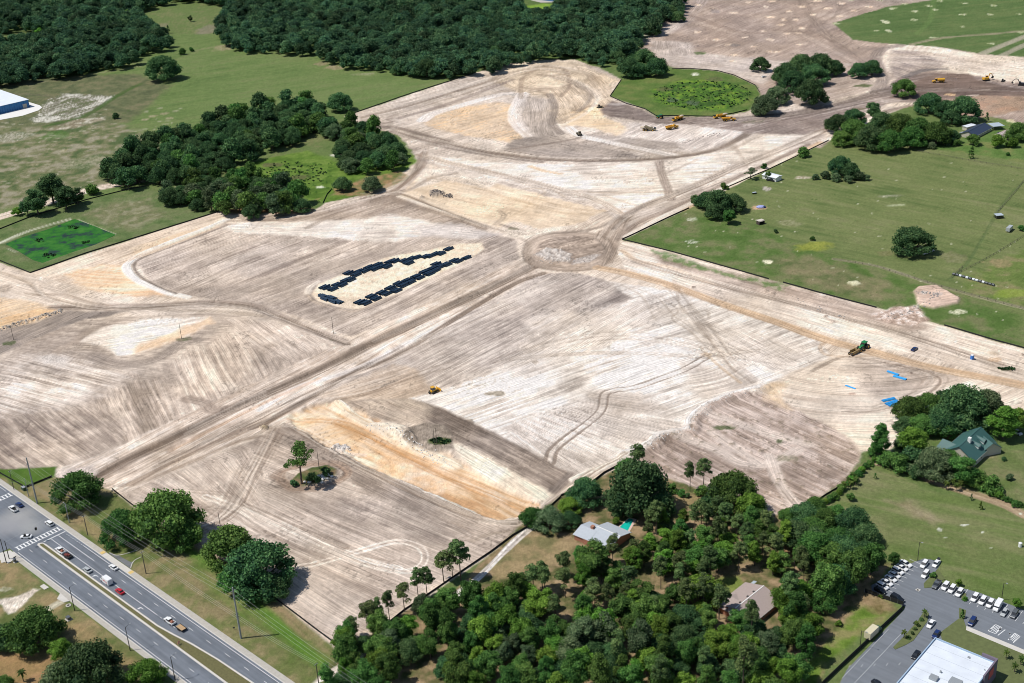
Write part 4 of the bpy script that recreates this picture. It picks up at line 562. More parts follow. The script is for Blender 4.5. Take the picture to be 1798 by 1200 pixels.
GM_S = ground_mat('sand', .5, 1.6, .14, .25, .36); GM_Y = ground_mat('soft_sand', .5, 1.6, .12, .2, .16); GM_G = ground_mat('grass', .7, 2.4, .30, .45, .08)
# ------------------------------------------------------------------ terrain objects (one seamless relief, one object per kind of ground)
ii, jj = np.meshgrid(np.arange(NR-1), np.arange(NC-1), indexing='ij'); a = (ii*NC+jj).ravel()
quads = np.stack([a, a+1, a+1+NC, a+NC], 1); fz = ZID[quads[:, 0]]
for k, nm in enumerate(NAMES):
    q = quads[fz == k]
    if len(q) == 0: continue
    u, inv = np.unique(q.ravel(), return_inverse=True)
    me = bpy.data.meshes.new(nm); me.vertices.add(len(u)); me.vertices.foreach_set('co', np.stack([X[u], Y[u], HT[u]], 1).astype(np.float32).ravel())
    me.loops.add(q.size); me.loops.foreach_set('vertex_index', inv.astype(np.int32).ravel()); me.polygons.add(len(q)); me.polygons.foreach_set('loop_start', (np.arange(len(q))*4).astype(np.int32))
    me.update(calc_edges=True)
    at = me.attributes.new('Col', 'FLOAT_COLOR', 'POINT'); at.data.foreach_set('color', np.hstack([COL[u], np.ones((len(u), 1), np.float32)]).astype(np.float32).ravel())
    at = me.attributes.new('streak', 'FLOAT_VECTOR', 'POINT'); at.data.foreach_set('vector', np.stack([SU[u], SW_[u], np.zeros(len(u))], 1).astype(np.float32).ravel())
    me.polygons.foreach_set('use_smooth', np.ones(len(q), bool))
    me.materials.append(GM_Y if nm in ('pipe_yard_ground', 'orange_clay_cut', 'roundabout_earthworks') else GM_S if nm in ('bare_sand_ground', 'tilled_ground', 'dirt_haul_road', 'orange_clay_cut', 'pipe_yard_ground', 'roundabout_earthworks', 'scraped_scrub_ground') else GM_G)
    o = bpy.data.objects.new(nm, me); C.objects.link(o); o['kind'] = 'structure'
# far plain under and beyond the detailed relief
me = bpy.data.meshes.new('ground'); B = 30000
me.from_pydata([(-B, -B, -3), (B, -B, -3), (B, B, -3), (-B, B, -3)], [], [(0, 1, 2, 3)]); me.materials.append(mat('plain', (.09, .12, .045), .95, 0, .4, .01))
o = bpy.data.objects.new('ground', me); C.objects.link(o); o['kind'] = 'structure'
# ================================================================== mesh helpers
class MB:
    def __init__(s): s.v = []; s.f = []
    def add(s, vs, fs):
        k = len(s.v); s.v += [tuple(v) for v in vs]; s.f += [tuple(i+k for i in f) for f in fs]; return s
    def box(s, x0, x1, y0, y1, z0, z1, taper=0, tx=None, ty=None):
        a = tx if tx is not None else taper; b = ty if ty is not None else taper
        return s.add([(x0, y0, z0), (x1, y0, z0), (x1, y1, z0), (x0, y1, z0), (x0+a, y0+b, z1), (x1-a, y0+b, z1), (x1-a, y1-b, z1), (x0+a, y1-b, z1)],
                     [(0, 3, 2, 1), (4, 5, 6, 7), (0, 1, 5, 4), (1, 2, 6, 5), (2, 3, 7, 6), (3, 0, 4, 7)])
    def prism(s, prof, y0, y1, inset=0):     # profile in x,z extruded along y
        n = len(prof); vs = [(x, y0, z) for x, z in prof]+[(x, y1, z) for x, z in prof]
        return s.add(vs, [tuple(range(n)), tuple(range(2*n-1, n-1, -1))]+[(i, i+n, (i+1) % n+n, (i+1) % n) for i in range(n)])
    def rod(s, p, q, r, r2=None, n=8, cap=True):
        p = Vector(p); q = Vector(q); r2 = r if r2 is None else r2; d = (q-p); 
        if d.length < 1e-6: return s
        d.normalize(); a = d.orthogonal().normalized(); b = d.cross(a); vs = []
        for c, rr in ((p, r), (q, r2)):
            for i in range(n):
                t = 2*math.pi*i/n; vs.append(c+a*(rr*math.cos(t))+b*(rr*math.sin(t)))
        fs = [(i, (i+1) % n, (i+1) % n+n, i+n) for i in range(n)]
        if cap: fs += [tuple(range(n-1, -1, -1)), tuple(range(n, 2*n))]
        return s.add(vs, fs)
    def ico(s, c, r, sub=1, sz=1.):
        b = bmesh.new(); bmesh.ops.create_icosphere(b, subdivisions=sub, radius=1)
        vs = [(c[0]+v.co.x*r, c[1]+v.co.y*r, c[2]+v.co.z*r*sz) for v in b.verts]; fs = [tuple(v.index for v in f.verts) for f in b.faces]; b.free(); return s.add(vs, fs)
    def poly(s, P, z0, z1):                  # slab from a plan outline
        P = [tuple(p) for p in P]
        ar = sum(P[i][0]*P[(i+1) % len(P)][1]-P[(i+1) % len(P)][0]*P[i][1] for i in range(len(P)))
        if ar < 0: P = P[::-1]
        n = len(P); return s.add([(x, y, z0) for x, y in P]+[(x, y, z1) for x, y in P], [tuple(range(n, 2*n))]+[(i, (i+1) % n, (i+1) % n+n, i+n) for i in range(n)])
    def build(s, name, m, parent=None, smooth=False, tri=False):
        me = bpy.data.meshes.new(name); me.from_pydata(s.v, [], s.f)
        if tri:
            b = bmesh.new(); b.from_mesh(me); bmesh.ops.triangulate(b, faces=b.faces[:]); b.to_mesh(me); b.free()
        me.materials.append(m)
        if smooth: me.polygons.foreach_set('use_smooth', np.ones(len(me.polygons), bool))
        o = bpy.data.objects.new(name, me); C.objects.link(o)
        if parent: o.parent = parent
        return o
def empty(name, label, cat, loc, rz=0, group=None, scale=1.):
    o = bpy.data.objects.new(name, None); C.objects.link(o); o.location = loc; o.rotation_euler = (0, 0, rz); o.scale = (scale,)*3
    o['label'] = label; o['category'] = cat
    if group: o['group'] = group
    o.empty_display_size = .5
    return o
def tag(o, label, cat, group=None):
    o['label'] = label; o['category'] = cat
    if group: o['group'] = group
    return o
def child(name, mesh, parent):
    o = bpy.data.objects.new(name, mesh); C.objects.link(o); o.parent = parent; return o
def dup(root, label, loc, rz, group=None, scale=None, mats=None):
    r = root.copy(); C.objects.link(r); r.location = loc; r.rotation_euler = (0, 0, rz); r['label'] = label
    if scale: r.scale = (scale,)*3
    if group: r['group'] = group
    for c in root.children:
        d = c.copy(); C.objects.link(d); d.parent = r
        for g in c.children:
            e = g.copy(); C.objects.link(e); e.parent = d
    return r
def struct(o): o['kind'] = 'structure'; return o
def heading(p, q):
    a, b = gp([p, q]); return math.atan2(b[1]-a[1], b[0]-a[0])

# ------------------------------------------------------------------ paved surfaces
def road_mat(name, col, ang, amt=.14, patch=None):
    m, t, b = nmat(name); b.inputs['Roughness'].default_value = .85; b.inputs['Specular IOR Level'].default_value = .25
    tc = t.nodes.new('ShaderNodeTexCoord'); mp = t.nodes.new('ShaderNodeMapping'); mp.inputs['Rotation'].default_value = (0, 0, -ang); mp2 = t.nodes.new('ShaderNodeMapping'); mp2.inputs['Scale'].default_value = (.015, .8, 1)
    t.links.new(tc.outputs['Object'], mp.inputs[0]); t.links.new(mp.outputs[0], mp2.inputs[0])
    n = t.nodes.new('ShaderNodeTexNoise'); n.inputs['Scale'].default_value = 1; n.inputs['Detail'].default_value = 3; t.links.new(mp2.outputs[0], n.inputs[0])
    n2 = t.nodes.new('ShaderNodeTexNoise'); n2.inputs['Scale'].default_value = .12; n2.inputs['Detail'].default_value = 8; n2.inputs['Roughness'].default_value = .65; t.links.new(tc.outputs['Object'], n2.inputs[0])
    a = t.nodes.new('ShaderNodeMath'); a.operation = 'ADD'; t.links.new(n.outputs[0], a.inputs[0]); t.links.new(n2.outputs[0], a.inputs[1])
    mr = t.nodes.new('ShaderNodeMapRange'); mr.inputs['From Min'].default_value = .65; mr.inputs['From Max'].default_value = 1.35; t.links.new(a.outputs[0], mr.inputs[0])
    mx = t.nodes.new('ShaderNodeMix'); mx.data_type = 'RGBA'; mx.inputs[6].default_value = (*[c*(1-amt*1.8) for c in col], 1); mx.inputs[7].default_value = (*[c*(1+amt*1.5) for c in col], 1)
    t.links.new(mr.outputs[0], mx.inputs[0]); last = mx.outputs[2]
    for cx_, cy_, rad, cc in (patch or ()):
        vd = t.nodes.new('ShaderNodeVectorMath'); vd.operation = 'DISTANCE'; vd.inputs[1].default_value = (cx_, cy_, 0); t.links.new(tc.outputs['Object'], vd.inputs[0])
        ad = t.nodes.new('ShaderNodeMath'); ad.operation = 'MULTIPLY_ADD'; ad.inputs[1].default_value = rad*1.2; t.links.new(n2.outputs[0], ad.inputs[0]); t.links.new(vd.outputs['Value'], ad.inputs[2])
        m3 = t.nodes.new('ShaderNodeMapRange'); m3.inputs['From Min'].default_value = rad*.9; m3.inputs['From Max'].default_value = rad*1.9; m3.inputs['To Min'].default_value = .75; m3.inputs['To Max'].default_value = 0; t.links.new(ad.outputs[0], m3.inputs[0])
        mm = t.nodes.new('ShaderNodeMix'); mm.data_type = 'RGBA'; mm.inputs[7].default_value = (*cc, 1); t.links.new(last, mm.inputs[6]); t.links.new(m3.outputs[0], mm.inputs[0]); last = mm.outputs[2]
    t.links.new(last, b.inputs['Base Color']); return m
M_WHITE = mat('painted_white', (.72, .72, .70), .6, noise=.12, scale=2); M_CONC = mat('concrete', (.43, .40, .35), .9, noise=.22, scale=.8); M_CONC2 = mat('pale_concrete', (.55, .52, .47), .9, noise=.15, scale=.5)
M_BLACK = mat('black_fabric', (.012, .014, .014), .8, noise=.3); M_STEEL = mat('galvanised', (.35, .37, .38), .5, .3); M_WOOD = mat('pole_wood', (.10, .085, .07), .9); M_CPOLE = mat('concrete_pole', (.30, .31, .30), .85)
M_GRASS = mat('verge_grass', (.125, .115, .045), .95, noise=.4, scale=1.2); M_GRASS2 = mat('lawn_grass', (.11, .13, .045), .95, noise=.35, scale=.6)
O = np.array(gp([(130.75, 1024.25)])[0]); UA = math.radians(-44.444); Uv = np.array([math.cos(UA), math.sin(UA)]); Nv = np.array([-Uv[1], Uv[0]])
def hw(s, t): p = O+Uv*s+Nv*t; return (float(p[0]), float(p[1]))
def strip(name, s0, s1, t0, t1, z0, z1, m): return MB().poly([hw(s0, t0), hw(s1, t0), hw(s1, t1), hw(s0, t1)], z0, z1).build(name, m)
ASPH = road_mat('asphalt', (.150, .166, .190), UA, .16, [(*g1(30, 908), 9, (.36, .35, .33)), (*g1(52, 925), 7, (.33, .33, .32)), (*g1(8, 925), 9, (.28, .28, .29))])
b = MB().poly([hw(-170, -5.2), hw(-86, -5.2), (hw(-86, -30)), hw(-46, -34), hw(-46, -5.2), hw(200, -5.2), hw(200, 18), hw(-170, 18)], -.3, 0)
struct(b.build('highway', ASPH, tri=True))
struct(MB().poly(gp([(190, 971), (204, 976.5), (222, 973), (246, 964.5), (253, 968), (248, 979), (236, 985), (229, 998.5)]), -.25, .02).build('driveway_apron', road_mat('apron_asphalt', (.15, .155, .16), 0), tri=True))
ms = []
struct(strip('sidewalk', -170, -9.5, 18.45, 20.8, -.3, .12, M_CONC)); struct(strip('sidewalk', 11.5, 200, 18.45, 20.8, -.3, .12, M_CONC)); struct(strip('sidewalk', -9.4, 11.4, 18.45, 20.7, -.3, .03, M_CONC2))
struct(strip('kerb', -170, 200, 18.0, 18.42, -.3, .13, M_CONC2)); struct(strip('kerb', -42, 200, -5.65, -5.22, -.3, .13, M_CONC2)); struct(strip('sidewalk', -38, 200, -7.7, -5.68, -.3, .11, M_CONC))
struct(MB().poly([hw(-46, -10), hw(-38.2, -13), hw(-36, -8.4), hw(-38.1, -5.7), hw(-44, -5.7)], -.3, .11).build('corner_pavement', M_CONC2, tri=True))
struct(MB().poly(gp([(-40, 975), (0, 976), (16, 977), (22, 985), (14, 990), (0, 983), (-40, 983)]), -.3, .1).build('corner_pavement', M_CONC2, tri=True))
struct(MB().poly(gp([(100, 1052), (106, 1042), (112, 1047), (122, 1056), (112, 1058)]), -.3, .13).build('driveway_apron', M_CONC2, tri=True)); struct(MB().poly(gp([(70, 1030), (77, 1026), (86, 1032), (78, 1036)]), -.3, .13).build('driveway_apron', M_CONC2, tri=True))
# median
L1 = [hw(-39.5, 4.9), hw(-38.5, 4.0), hw(-36, 3.75)]+[hw(200, 3.75)]; R1 = [hw(200, 11.2), hw(110, 11.0), hw(88, 10.4), hw(72, 9.3), hw(62, 8.0), hw(52, 7.0), hw(-36, 6.9), hw(-38.5, 6.4)]
struct(MB().poly(L1+R1, -.3, .12).build('median_kerb', M_CONC2, tri=True))
def ins(P, d):
    c = np.mean(P, 0); return P
L2 = [hw(-38.2, 5.2), hw(-37.5, 4.7), hw(200, 4.5)]; R2 = [hw(200, 10.4), hw(110, 10.2), hw(88, 9.7), hw(72, 8.5), hw(62, 7.2), hw(52, 6.2), hw(-37.5, 6.1)]
struct(MB().poly(L2+R2, -.2, .16).build('median_grass', M_GRASS, tri=True))
# painted markings
mk = MB()
def line(s0, s1, t, w=.16): mk.poly([hw(s0, t-w/2), hw(s1, t-w/2), hw(s1, t+w/2), hw(s0, t+w/2)], .0, .012)
line(-40, 200, -4.3, .2); line(-22, 200, 17.0, .2); line(-38, 46, 10.45, .2); line(-38, -8, 13.95, .2)
for k in range(-3, 18): line(k*12.19-1.5, k*12.19+1.5, 0.0, .17)
for k in range(0, 17): line(3.1+k*12.19-1.5, 3.1+k*12.19+1.5, 14.0, .17)
for k in range(4): line(48+k*3., 49.2+k*3., 10.45, .2)
for k in range(9): line(-36.2+k*1.75, -35.7+k*1.75, 16.9, .3)
line(-170, -92, 17.0); line(-170, -92, 10.4); line(-170, -96, 14); line(-170, -92, -4.3)
def cross(s0, s1, t0, t1): mk.poly([hw(s0, t0), hw(s1, t0), hw(s1, t1), hw(s0, t1)], 0, .012)
for s in (-44.6, -41.6): cross(s, s+.35, -3.5, 17.5)
for k in range(13): cross(-44.2, -41.6, -3.1+k*1.62, -2.5+k*1.62)
cross(-38.9, -38.4, 7.2, 17.6)
for s in (-89.5, -86.4): cross(s, s+.35, -3.5, 17.5)
for k in range(13): cross(-89.2, -86.4, -3.1+k*1.62, -2.5+k*1.62)
def arrow(s, t):
    mk.poly([hw(s+1.2, t-.12), hw(s+1.2, t+.12), hw(s-.6, t+.12), hw(s-.6, t-.12)], 0, .014); mk.poly([hw(s-.6, t+.15), hw(s-1., t-.2), hw(s-.9, t-1.), hw(s-.4, t-.9), hw(s-.3, t-.2)], 0, .016); mk.poly([hw(s-.3, t-.7), hw(s-1.1, t-.8), hw(s-.8, t-1.7)], 0, .018)
for s in (-29, 2.5, 37): arrow(s, 8.9)
struct(mk.build('road_marking', M_WHITE, tri=True))
pads = MB()
for s in (-11.5, 11.): pads.poly([hw(s, 18.6), hw(s+2, 18.6), hw(s+2, 20.6), hw(s, 20.6)], .1, .15)
struct(pads.build('tactile_paving', mat('yellow_pad', (.62, .44, .16), .8)))
kb = MB(); q = smooth(gp([(192, 971), (205, 975.5), (222, 972.5), (240, 967)]), 5); q2 = smooth(gp([(229.5, 998), (232, 990), (237, 984), (248, 978.5)]), 5)
for Q in (q, q2):
    for a, b_ in zip(Q[:-1], Q[1:]):
        d = (b_-a)/np.hypot(*(b_-a)); n_ = np.array([-d[1], d[0]])*.16; kb.poly([a-n_, b_-n_, b_+n_, a+n_], -.1, .15)
struct(kb.build('kerb', M_CONC2))
# parking lot
LA = heading((1660, 1030), (1790, 1082))
AS2 = road_mat('car_park_asphalt', (.165, .18, .20), LA, .09)
struct(MB().poly(gp([(1590, 994), (1608, 986), (1623, 981), (1653, 986), (1648, 996), (1638, 1010), (1634, 1018), (1720, 1041), (1800, 1072), (1900, 1112), (1900, 1300), (1360, 1300), (1464, 1200), (1583, 1076), (1590, 1066), (1553, 1047), (1531, 1040), (1530, 1028)]), -.3, 0).build('car_park', AS2, tri=True))
def slab(name, pts, z, m, z0=-.1): return struct(MB().poly(gp(pts), z0, z).build(name, m, tri=True))
slab('car_park_lawn', [(1690, 1083), (1682, 1088), (1650, 1112), (1655, 1125), (1700, 1170), (1800, 1260), (1900, 1300), (1900, 1190), (1800, 1146), (1697, 1104)], .14, M_GRASS2)
slab('sidewalk', [(1697, 1100), (1900, 1184), (1900, 1192), (1696, 1107)], .17, M_CONC2)
for P in ([(1623, 1073), (1631, 1078), (1628, 1092), (1604, 1125), (1590, 1133), (1572, 1141), (1568, 1137), (1590, 1115), (1612, 1090)], [(1688, 1041), (1697, 1043), (1695, 1052), (1688, 1053)], [(1636, 1010), (1648, 1000), (1660, 1018), (1640, 1022), (1636, 1032), (1623, 1033), (1622, 1025)]):
    slab('planted_island', P, .14, M_GRASS2)
slab('planted_island', [(1684, 1068), (1696, 1072), (1694, 1087), (1684, 1085)], .15, M_GRASS2)
mk = MB()
def seg(p, q, w=.14, z=.012):
    a, b_ = gp([p, q]); d = (b_-a)/np.hypot(*(b_-a)); n_ = np.array([-d[1], d[0]])*w/2; mk.poly([a-n_, b_-n_, b_+n_, a+n_], 0, z)
for k in range(9): seg((1545+k*6.5, 1031.5-k*6.2), (1567+k*6.3, 1040-k*6.1))
for k in range(6): seg((1645+k*13.6+2, 1037+k*4.6), (1657+k*13.6+2, 1021+k*4.6))
for k in range(8): seg((1700+k*13.4+2, 1061+k*5), (1714+k*13.4+2, 1042+k*5))
for a, b_ in (((1735, 1108), (1748, 1097)), ((1748, 1113), (1759, 1102)), ((1752, 1116), (1765, 1106)), ((1770, 1124), (1782, 1112)), ((1779, 1129), (1791, 1118)), ((1748, 1097), (1759, 1102)), ((1782, 1112), (1791, 1118)), ((1735, 1108), (1748, 1113))): seg(a, b_, .3)
for k in range(4): seg((1737+k*3.2, 1106+k*1.4), (1751+k*2.6, 1099.5+k*1.2), .25); seg((1772+k*2.6, 1122+k*1.6), (1784+k*2., 1114+k*1.3), .25)
for c in ((1756, 1106), (1773, 1113)): seg((c[0]-1.5, c[1]), (c[0]+1.5, c[1]+.4), .9); seg((c[0]-.6, c[1]+1.6), (c[0]+.6, c[1]-1.4), .5)
for k in range(5): seg((1490+k*22, 1172-k*1.), (1493+k*22, 1168-k*1.), .1)
for q in (((1475, 1195), (1560, 1105)), ((1500, 1200), (1585, 1110))): seg(q[0], q[1], .08)
struct(mk.build('parking_bay_lines', M_WHITE, tri=True))
struct(MB().poly(gp([(1607, 1036), (1611, 1033.5), (1617, 1036), (1613, 1039)]), 0, .05).build('drain_pad', M_CONC2)); tag(MB().poly(gp([(1609, 1036.5), (1611, 1035), (1614, 1036.5), (1612, 1038)]), .05, .09).build('drain_grate', M_BLACK), 'dark storm drain grate on pale pad in middle of car park', 'drain')
# blue warehouse apron
slab('concrete_apron', [(-60, 222), (0, 211), (40, 203.5), (68, 194), (74, 189), (70, 185.5), (52, 180), (30, 172), (-60, 190)], .1, mat('white_concrete', (.72, .70, .66), .9, noise=.1), -.3)
# pond water
M_POND, t_, b_ = nmat('algae_water'); b_.inputs['Roughness'].default_value = .7; b_.inputs['Specular IOR Level'].default_value = .2
tc = t_.nodes.new('ShaderNodeTexCoord'); n = t_.nodes.new('ShaderNodeTexNoise'); n.inputs['Scale'].default_value = .09; n.inputs['Detail'].default_value = 7; n.inputs['Roughness'].default_value = .62; t_.links.new(tc.outputs['Object'], n.inputs[0])
cr = t_.nodes.new('ShaderNodeValToRGB'); cr.color_ramp.elements[0].position = .36; cr.color_ramp.elements[0].color = (.014, .035, .03, 1); cr.color_ramp.elements[1].position = .66; cr.color_ramp.elements[1].color = (.045, .17, .02, 1)
e = cr.color_ramp.elements.new(.42); e.color = (.02, .06, .03, 1); e = cr.color_ramp.elements.new(.48); e.color = (.018, .12, .012, 1)
t_.links.new(n.outputs[0], cr.inputs[0]); t_.links.new(cr.outputs[0], b_.inputs['Base Color'])
struct(MB().poly(gp([(8, 428), (40, 413), (85, 400), (132, 383), (162, 395), (204, 412), (165, 431), (120, 446), (75, 462), (58, 457), (32, 441)], -.6), -2, -.62).build('retention_pond', M_POND, tri=True))
M_WATER = mat('blue_water', (.01, .06, .16), .1, noise=0); struct(MB().poly(gp([(905, -20), (915, -3), (970, 3), (985, -3), (985, -20)]), -.2, .15).build('lake', M_WATER, tri=True)); struct(MB().poly(gp([(925, -1), (950, 5), (990, 4), (1000, -6), (985, -10), (978, 0)]), -.2, .1).build('lake_shore', M_CONC, tri=True))
# ------------------------------------------------------------------ silt fences
def fence_run(pts, label, h=.9, name='silt_fence', cat='fence', m=None, post=3., th=.06, pm=None):
    P = gp(pts); o = empty(name, label, cat, (P[0][0], P[0][1], 0)); fb = MB(); st = MB()
    for a, b_ in zip(P[:-1], P[1:]):
        L = np.hypot(*(b_-a)); k = max(1, int(L/6)); d = (b_-a)/L; nn = np.array([-d[1], d[0]])
        for i in range(k):
            p = a+(b_-a)*i/k; q = a+(b_-a)*(i+1)/k; za = z_at(*p); zb = z_at(*q); w = nn*th/2+nn*0; p = p-P[0]; q = q-P[0]
            fb.add([(*(p-w), za-.15), (*(q-w), zb-.15), (*(q-w), zb+h), (*(p-w), za+h), (*(p+w), za-.15), (*(q+w), zb-.15), (*(q+w), zb+h), (*(p+w), za+h)], [(0, 1, 2, 3), (5, 4, 7, 6), (3, 2, 6, 7)])
        for i in range(int(L/post)+1):
            p = a+d*min(L, i*post)-P[0]-nn*(th/2+.03); z = z_at(*(p+P[0])); st.box(p[0]-.03, p[0]+.03, p[1]-.03, p[1]+.03, z-.1, z+h+.12)
    fb.build('fabric', m or M_BLACK, o); s_ = st.build('stakes', pm or M_WOOD, o); s_['kind'] = 'stuff'; return o
fence_run([(-60, 442), (0, 459), (53, 480)], 'black silt fence on the short west end of the pond lot', 1.)
fence_run([(53, 480), (150, 446), (258, 412), (383, 373)], 'long black silt fence below the algae pond lot')
fence_run([(-60, 422), (0, 403), (60, 379), (150, 352), (230, 332), (263, 326)], 'dark fence between the sandy path and the pond lot', .8)
fence_run([(606, 205), (700, 172), (836, 128)], 'dark silt fence between the green field and the sand, running up to the big wood')
fence_run([(1091, 140), (1071, 170), (1100, 183), (1132, 192), (1152, 204), (1200, 204), (1250, 205), (1287, 200), (1312, 194)], 'black silt fence round the green wetland island, south side')
fence_run([(1180, 122), (1210, 121), (1260, 125), (1290, 133), (1326, 150), (1334, 163)], 'black silt fence round the green wetland island, far side', .8)
fence_run([(1455, 247), (1348, 299)], 'upper black silt fence of the pasture, by the white cabin', .8)
fence_run([(1348, 299), (1270, 332)], 'short black silt fence behind the dark oak clump', .8)
fence_run([(1210, 366), (1092, 421), (1182, 443), (1350, 491)], 'black silt fence meeting at the corner beside the roundabout')
fence_run([(1375, 497), (1450, 518), (1539, 541)], 'black silt fence between the grassy corner and the sand pile')
fence_run([(1658, 572), (1748, 599), (1900, 640)], 'black silt fence below the pasture at the right edge')
fence_run([(1098, 812), (1060, 832), (1035, 852), (985, 873)], 'tall black silt fence behind the oaks beside the graded strip', 1.2)
fence_run([(985, 874), (940, 918), (900, 942), (860, 972), (800, 1012), (770, 1032)], 'black silt fence along the long white drive', 1.)
fence_run([(770, 1032), (710, 1072), (677, 1099), (640, 1130)], 'black silt fence behind the row of pines', 1.)
fence_run([(590, 1132), (560, 1110), (500, 1065), (440, 1020)], 'black silt fence along the highway verge, lower run', 1.)
fence_run([(197, 860), (225, 882), (245, 897)], 'black silt fence beside the leftmost verge oak', 1.)
fence_run([(-60, 808), (0, 832), (45, 857), (92, 838)], 'black silt fence turning at the far left by the highway', 1.)
fence_run([(567, 357), (574, 342), (583, 332)], 'short black silt fence on the bright wetland grass', .9)
fence_run([(1380, 905), (1435, 880), (1483, 850), (1505, 826)], 'black silt fence behind the garden hedge', 1.)
fence_run([(1518, 1040), (1550, 1051), (1586, 1063), (1583, 1072), (1525, 1126), (1448, 1200), (1400, 1250)], 'tall black screened fence along the left side of the car park', 1.9, 'screen_fence', 'fence', None, 3, .05, M_STEEL)
def rail_fence(pts, label, h=1.2):
    P = gp(pts); o = empty('rail_fence', label, 'fence', (P[0][0], P[0][1], 0)); r = MB(); st = MB()
    for a, b_ in zip(P[:-1], P[1:]):
        L = np.hypot(*(b_-a)); k = int(L/5)+1
        for i in range(k):
            p = a+(b_-a)*i/k; q = a+(b_-a)*(i+1)/k; za = z_at(*p); zb = z_at(*q); p = p-P[0]; q = q-P[0]
            for hh in (.5, .85, 1.15): r.rod((*p, za+hh), (*q, zb+hh), .04, n=4, cap=False)
            st.box(p[0]-.08, p[0]+.08, p[1]-.08, p[1]+.08, za-.1, za+h+.1)
    r.build('rail', M_WOOD, o)['kind'] = 'stuff'; st.build('posts', M_WOOD, o)['kind'] = 'stuff'
rail_fence([(1610, 266), (1700, 282), (1798, 298), (1850, 306)], 'wooden rail fence below the farm house garden')
rail_fence([(1690, 470), (1670, 488)], 'short fence stub above the row of wrapped bales'); rail_fence([(1798, 318), (1785, 335), (1750, 375)], 'old post fence going up from the small shed to the right edge')
rail_fence([(1464, 456), (1540, 469), (1640, 500), (1720, 522), (1850, 556)], 'long wire fence beside the pasture track'); rail_fence([(1798, 415), (1750, 445), (1720, 462), (1680, 482)], 'thin fence crossing the pasture below the grey trailer')
# ================================================================== trees
def leaf_mat(name, c0, c1, c2, var=.35):
    m, t, b = nmat(name); b.inputs['Roughness'].default_value = .75; b.inputs['Specular IOR Level'].default_value = .2
    oi = t.nodes.new('ShaderNodeObjectInfo'); at = t.nodes.new('ShaderNodeAttribute'); at.attribute_name = 'tone'
    tc = t.nodes.new('ShaderNodeTexCoord'); n = t.nodes.new('ShaderNodeTexNoise'); n.inputs['Scale'].default_value = 3.5; n.inputs['Detail'].default_value = 3; t.links.new(tc.outputs['Object'], n.inputs[0])
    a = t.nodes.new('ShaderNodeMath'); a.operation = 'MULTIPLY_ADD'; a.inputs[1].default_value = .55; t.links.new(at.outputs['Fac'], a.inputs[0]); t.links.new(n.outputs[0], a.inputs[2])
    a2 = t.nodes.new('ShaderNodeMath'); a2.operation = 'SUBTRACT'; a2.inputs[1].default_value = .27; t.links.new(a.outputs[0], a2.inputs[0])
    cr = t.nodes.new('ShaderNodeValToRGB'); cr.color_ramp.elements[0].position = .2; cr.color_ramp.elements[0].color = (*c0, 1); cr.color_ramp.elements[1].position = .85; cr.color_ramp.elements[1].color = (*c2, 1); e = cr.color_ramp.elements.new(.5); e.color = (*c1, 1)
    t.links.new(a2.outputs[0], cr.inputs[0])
    hs = t.nodes.new('ShaderNodeHueSaturation'); mr = t.nodes.new('ShaderNodeMapRange'); mr.inputs['To Min'].default_value = 1-var; mr.inputs['To Max'].default_value = 1+var; t.links.new(oi.outputs['Random'], mr.inputs[0])
    mm = t.nodes.new('ShaderNodeMath'); mm.operation = 'MULTIPLY'; mm.inputs[1].default_value = 7.31; fr = t.nodes.new('ShaderNodeMath'); fr.operation = 'FRACT'; t.links.new(oi.outputs['Random'], mm.inputs[0]); t.links.new(mm.outputs[0], fr.inputs[0])
    mr2 = t.nodes.new('ShaderNodeMapRange'); mr2.inputs['To Min'].default_value = .468; mr2.inputs['To Max'].default_value = .515; t.links.new(fr.outputs[0], mr2.inputs[0])
    t.links.new(mr2.outputs[0], hs.inputs['Hue']); t.links.new(mr.outputs[0], hs.inputs['Value']); t.links.new(cr.outputs[0], hs.inputs['Color']); t.links.new(hs.outputs[0], b.inputs['Base Color'])
    tl = t.nodes.new('ShaderNodeBsdfTranslucent'); t.links.new(hs.outputs[0], tl.inputs[0]); ms_ = t.nodes.new('ShaderNodeMixShader'); ms_.inputs[0].default_value = .28
    out = t.nodes['Material Output']; t.links.new(b.outputs[0], ms_.inputs[1]); t.links.new(tl.outputs[0], ms_.inputs[2]); t.links.new(ms_.outputs[0], out.inputs['Surface']); return m
LM = {'oak': leaf_mat('oak_leaves', (0.025, 0.075, 0.032), (0.066, 0.160, 0.055), (0.142, 0.257, 0.091)),
      'green': leaf_mat('green_leaves', (0.032, 0.097, 0.023), (0.085, 0.211, 0.043), (0.165, 0.314, 0.074)),
      'bright': leaf_mat('bright_leaves', (0.046, 0.131, 0.018), (0.120, 0.285, 0.036), (0.217, 0.399, 0.068)),
      'pine': leaf_mat('pine_needles', (0.046, 0.089, 0.034), (0.120, 0.203, 0.064), (0.217, 0.296, 0.103)),
      'grey': leaf_mat('grey_green_leaves', (0.046, 0.091, 0.041), (0.112, 0.182, 0.078), (0.205, 0.274, 0.137)),
      'palm': leaf_mat('palm_leaves', (0.046, 0.091, 0.017), (0.160, 0.217, 0.034), (0.319, 0.342, 0.068)),
      'wood': leaf_mat('far_wood_leaves', (0.025, 0.078, 0.043), (0.066, 0.157, 0.071), (0.137, 0.251, 0.103), .45)}
BARK = mat('bark', (.11, .085, .065), .95, noise=.35, scale=2)
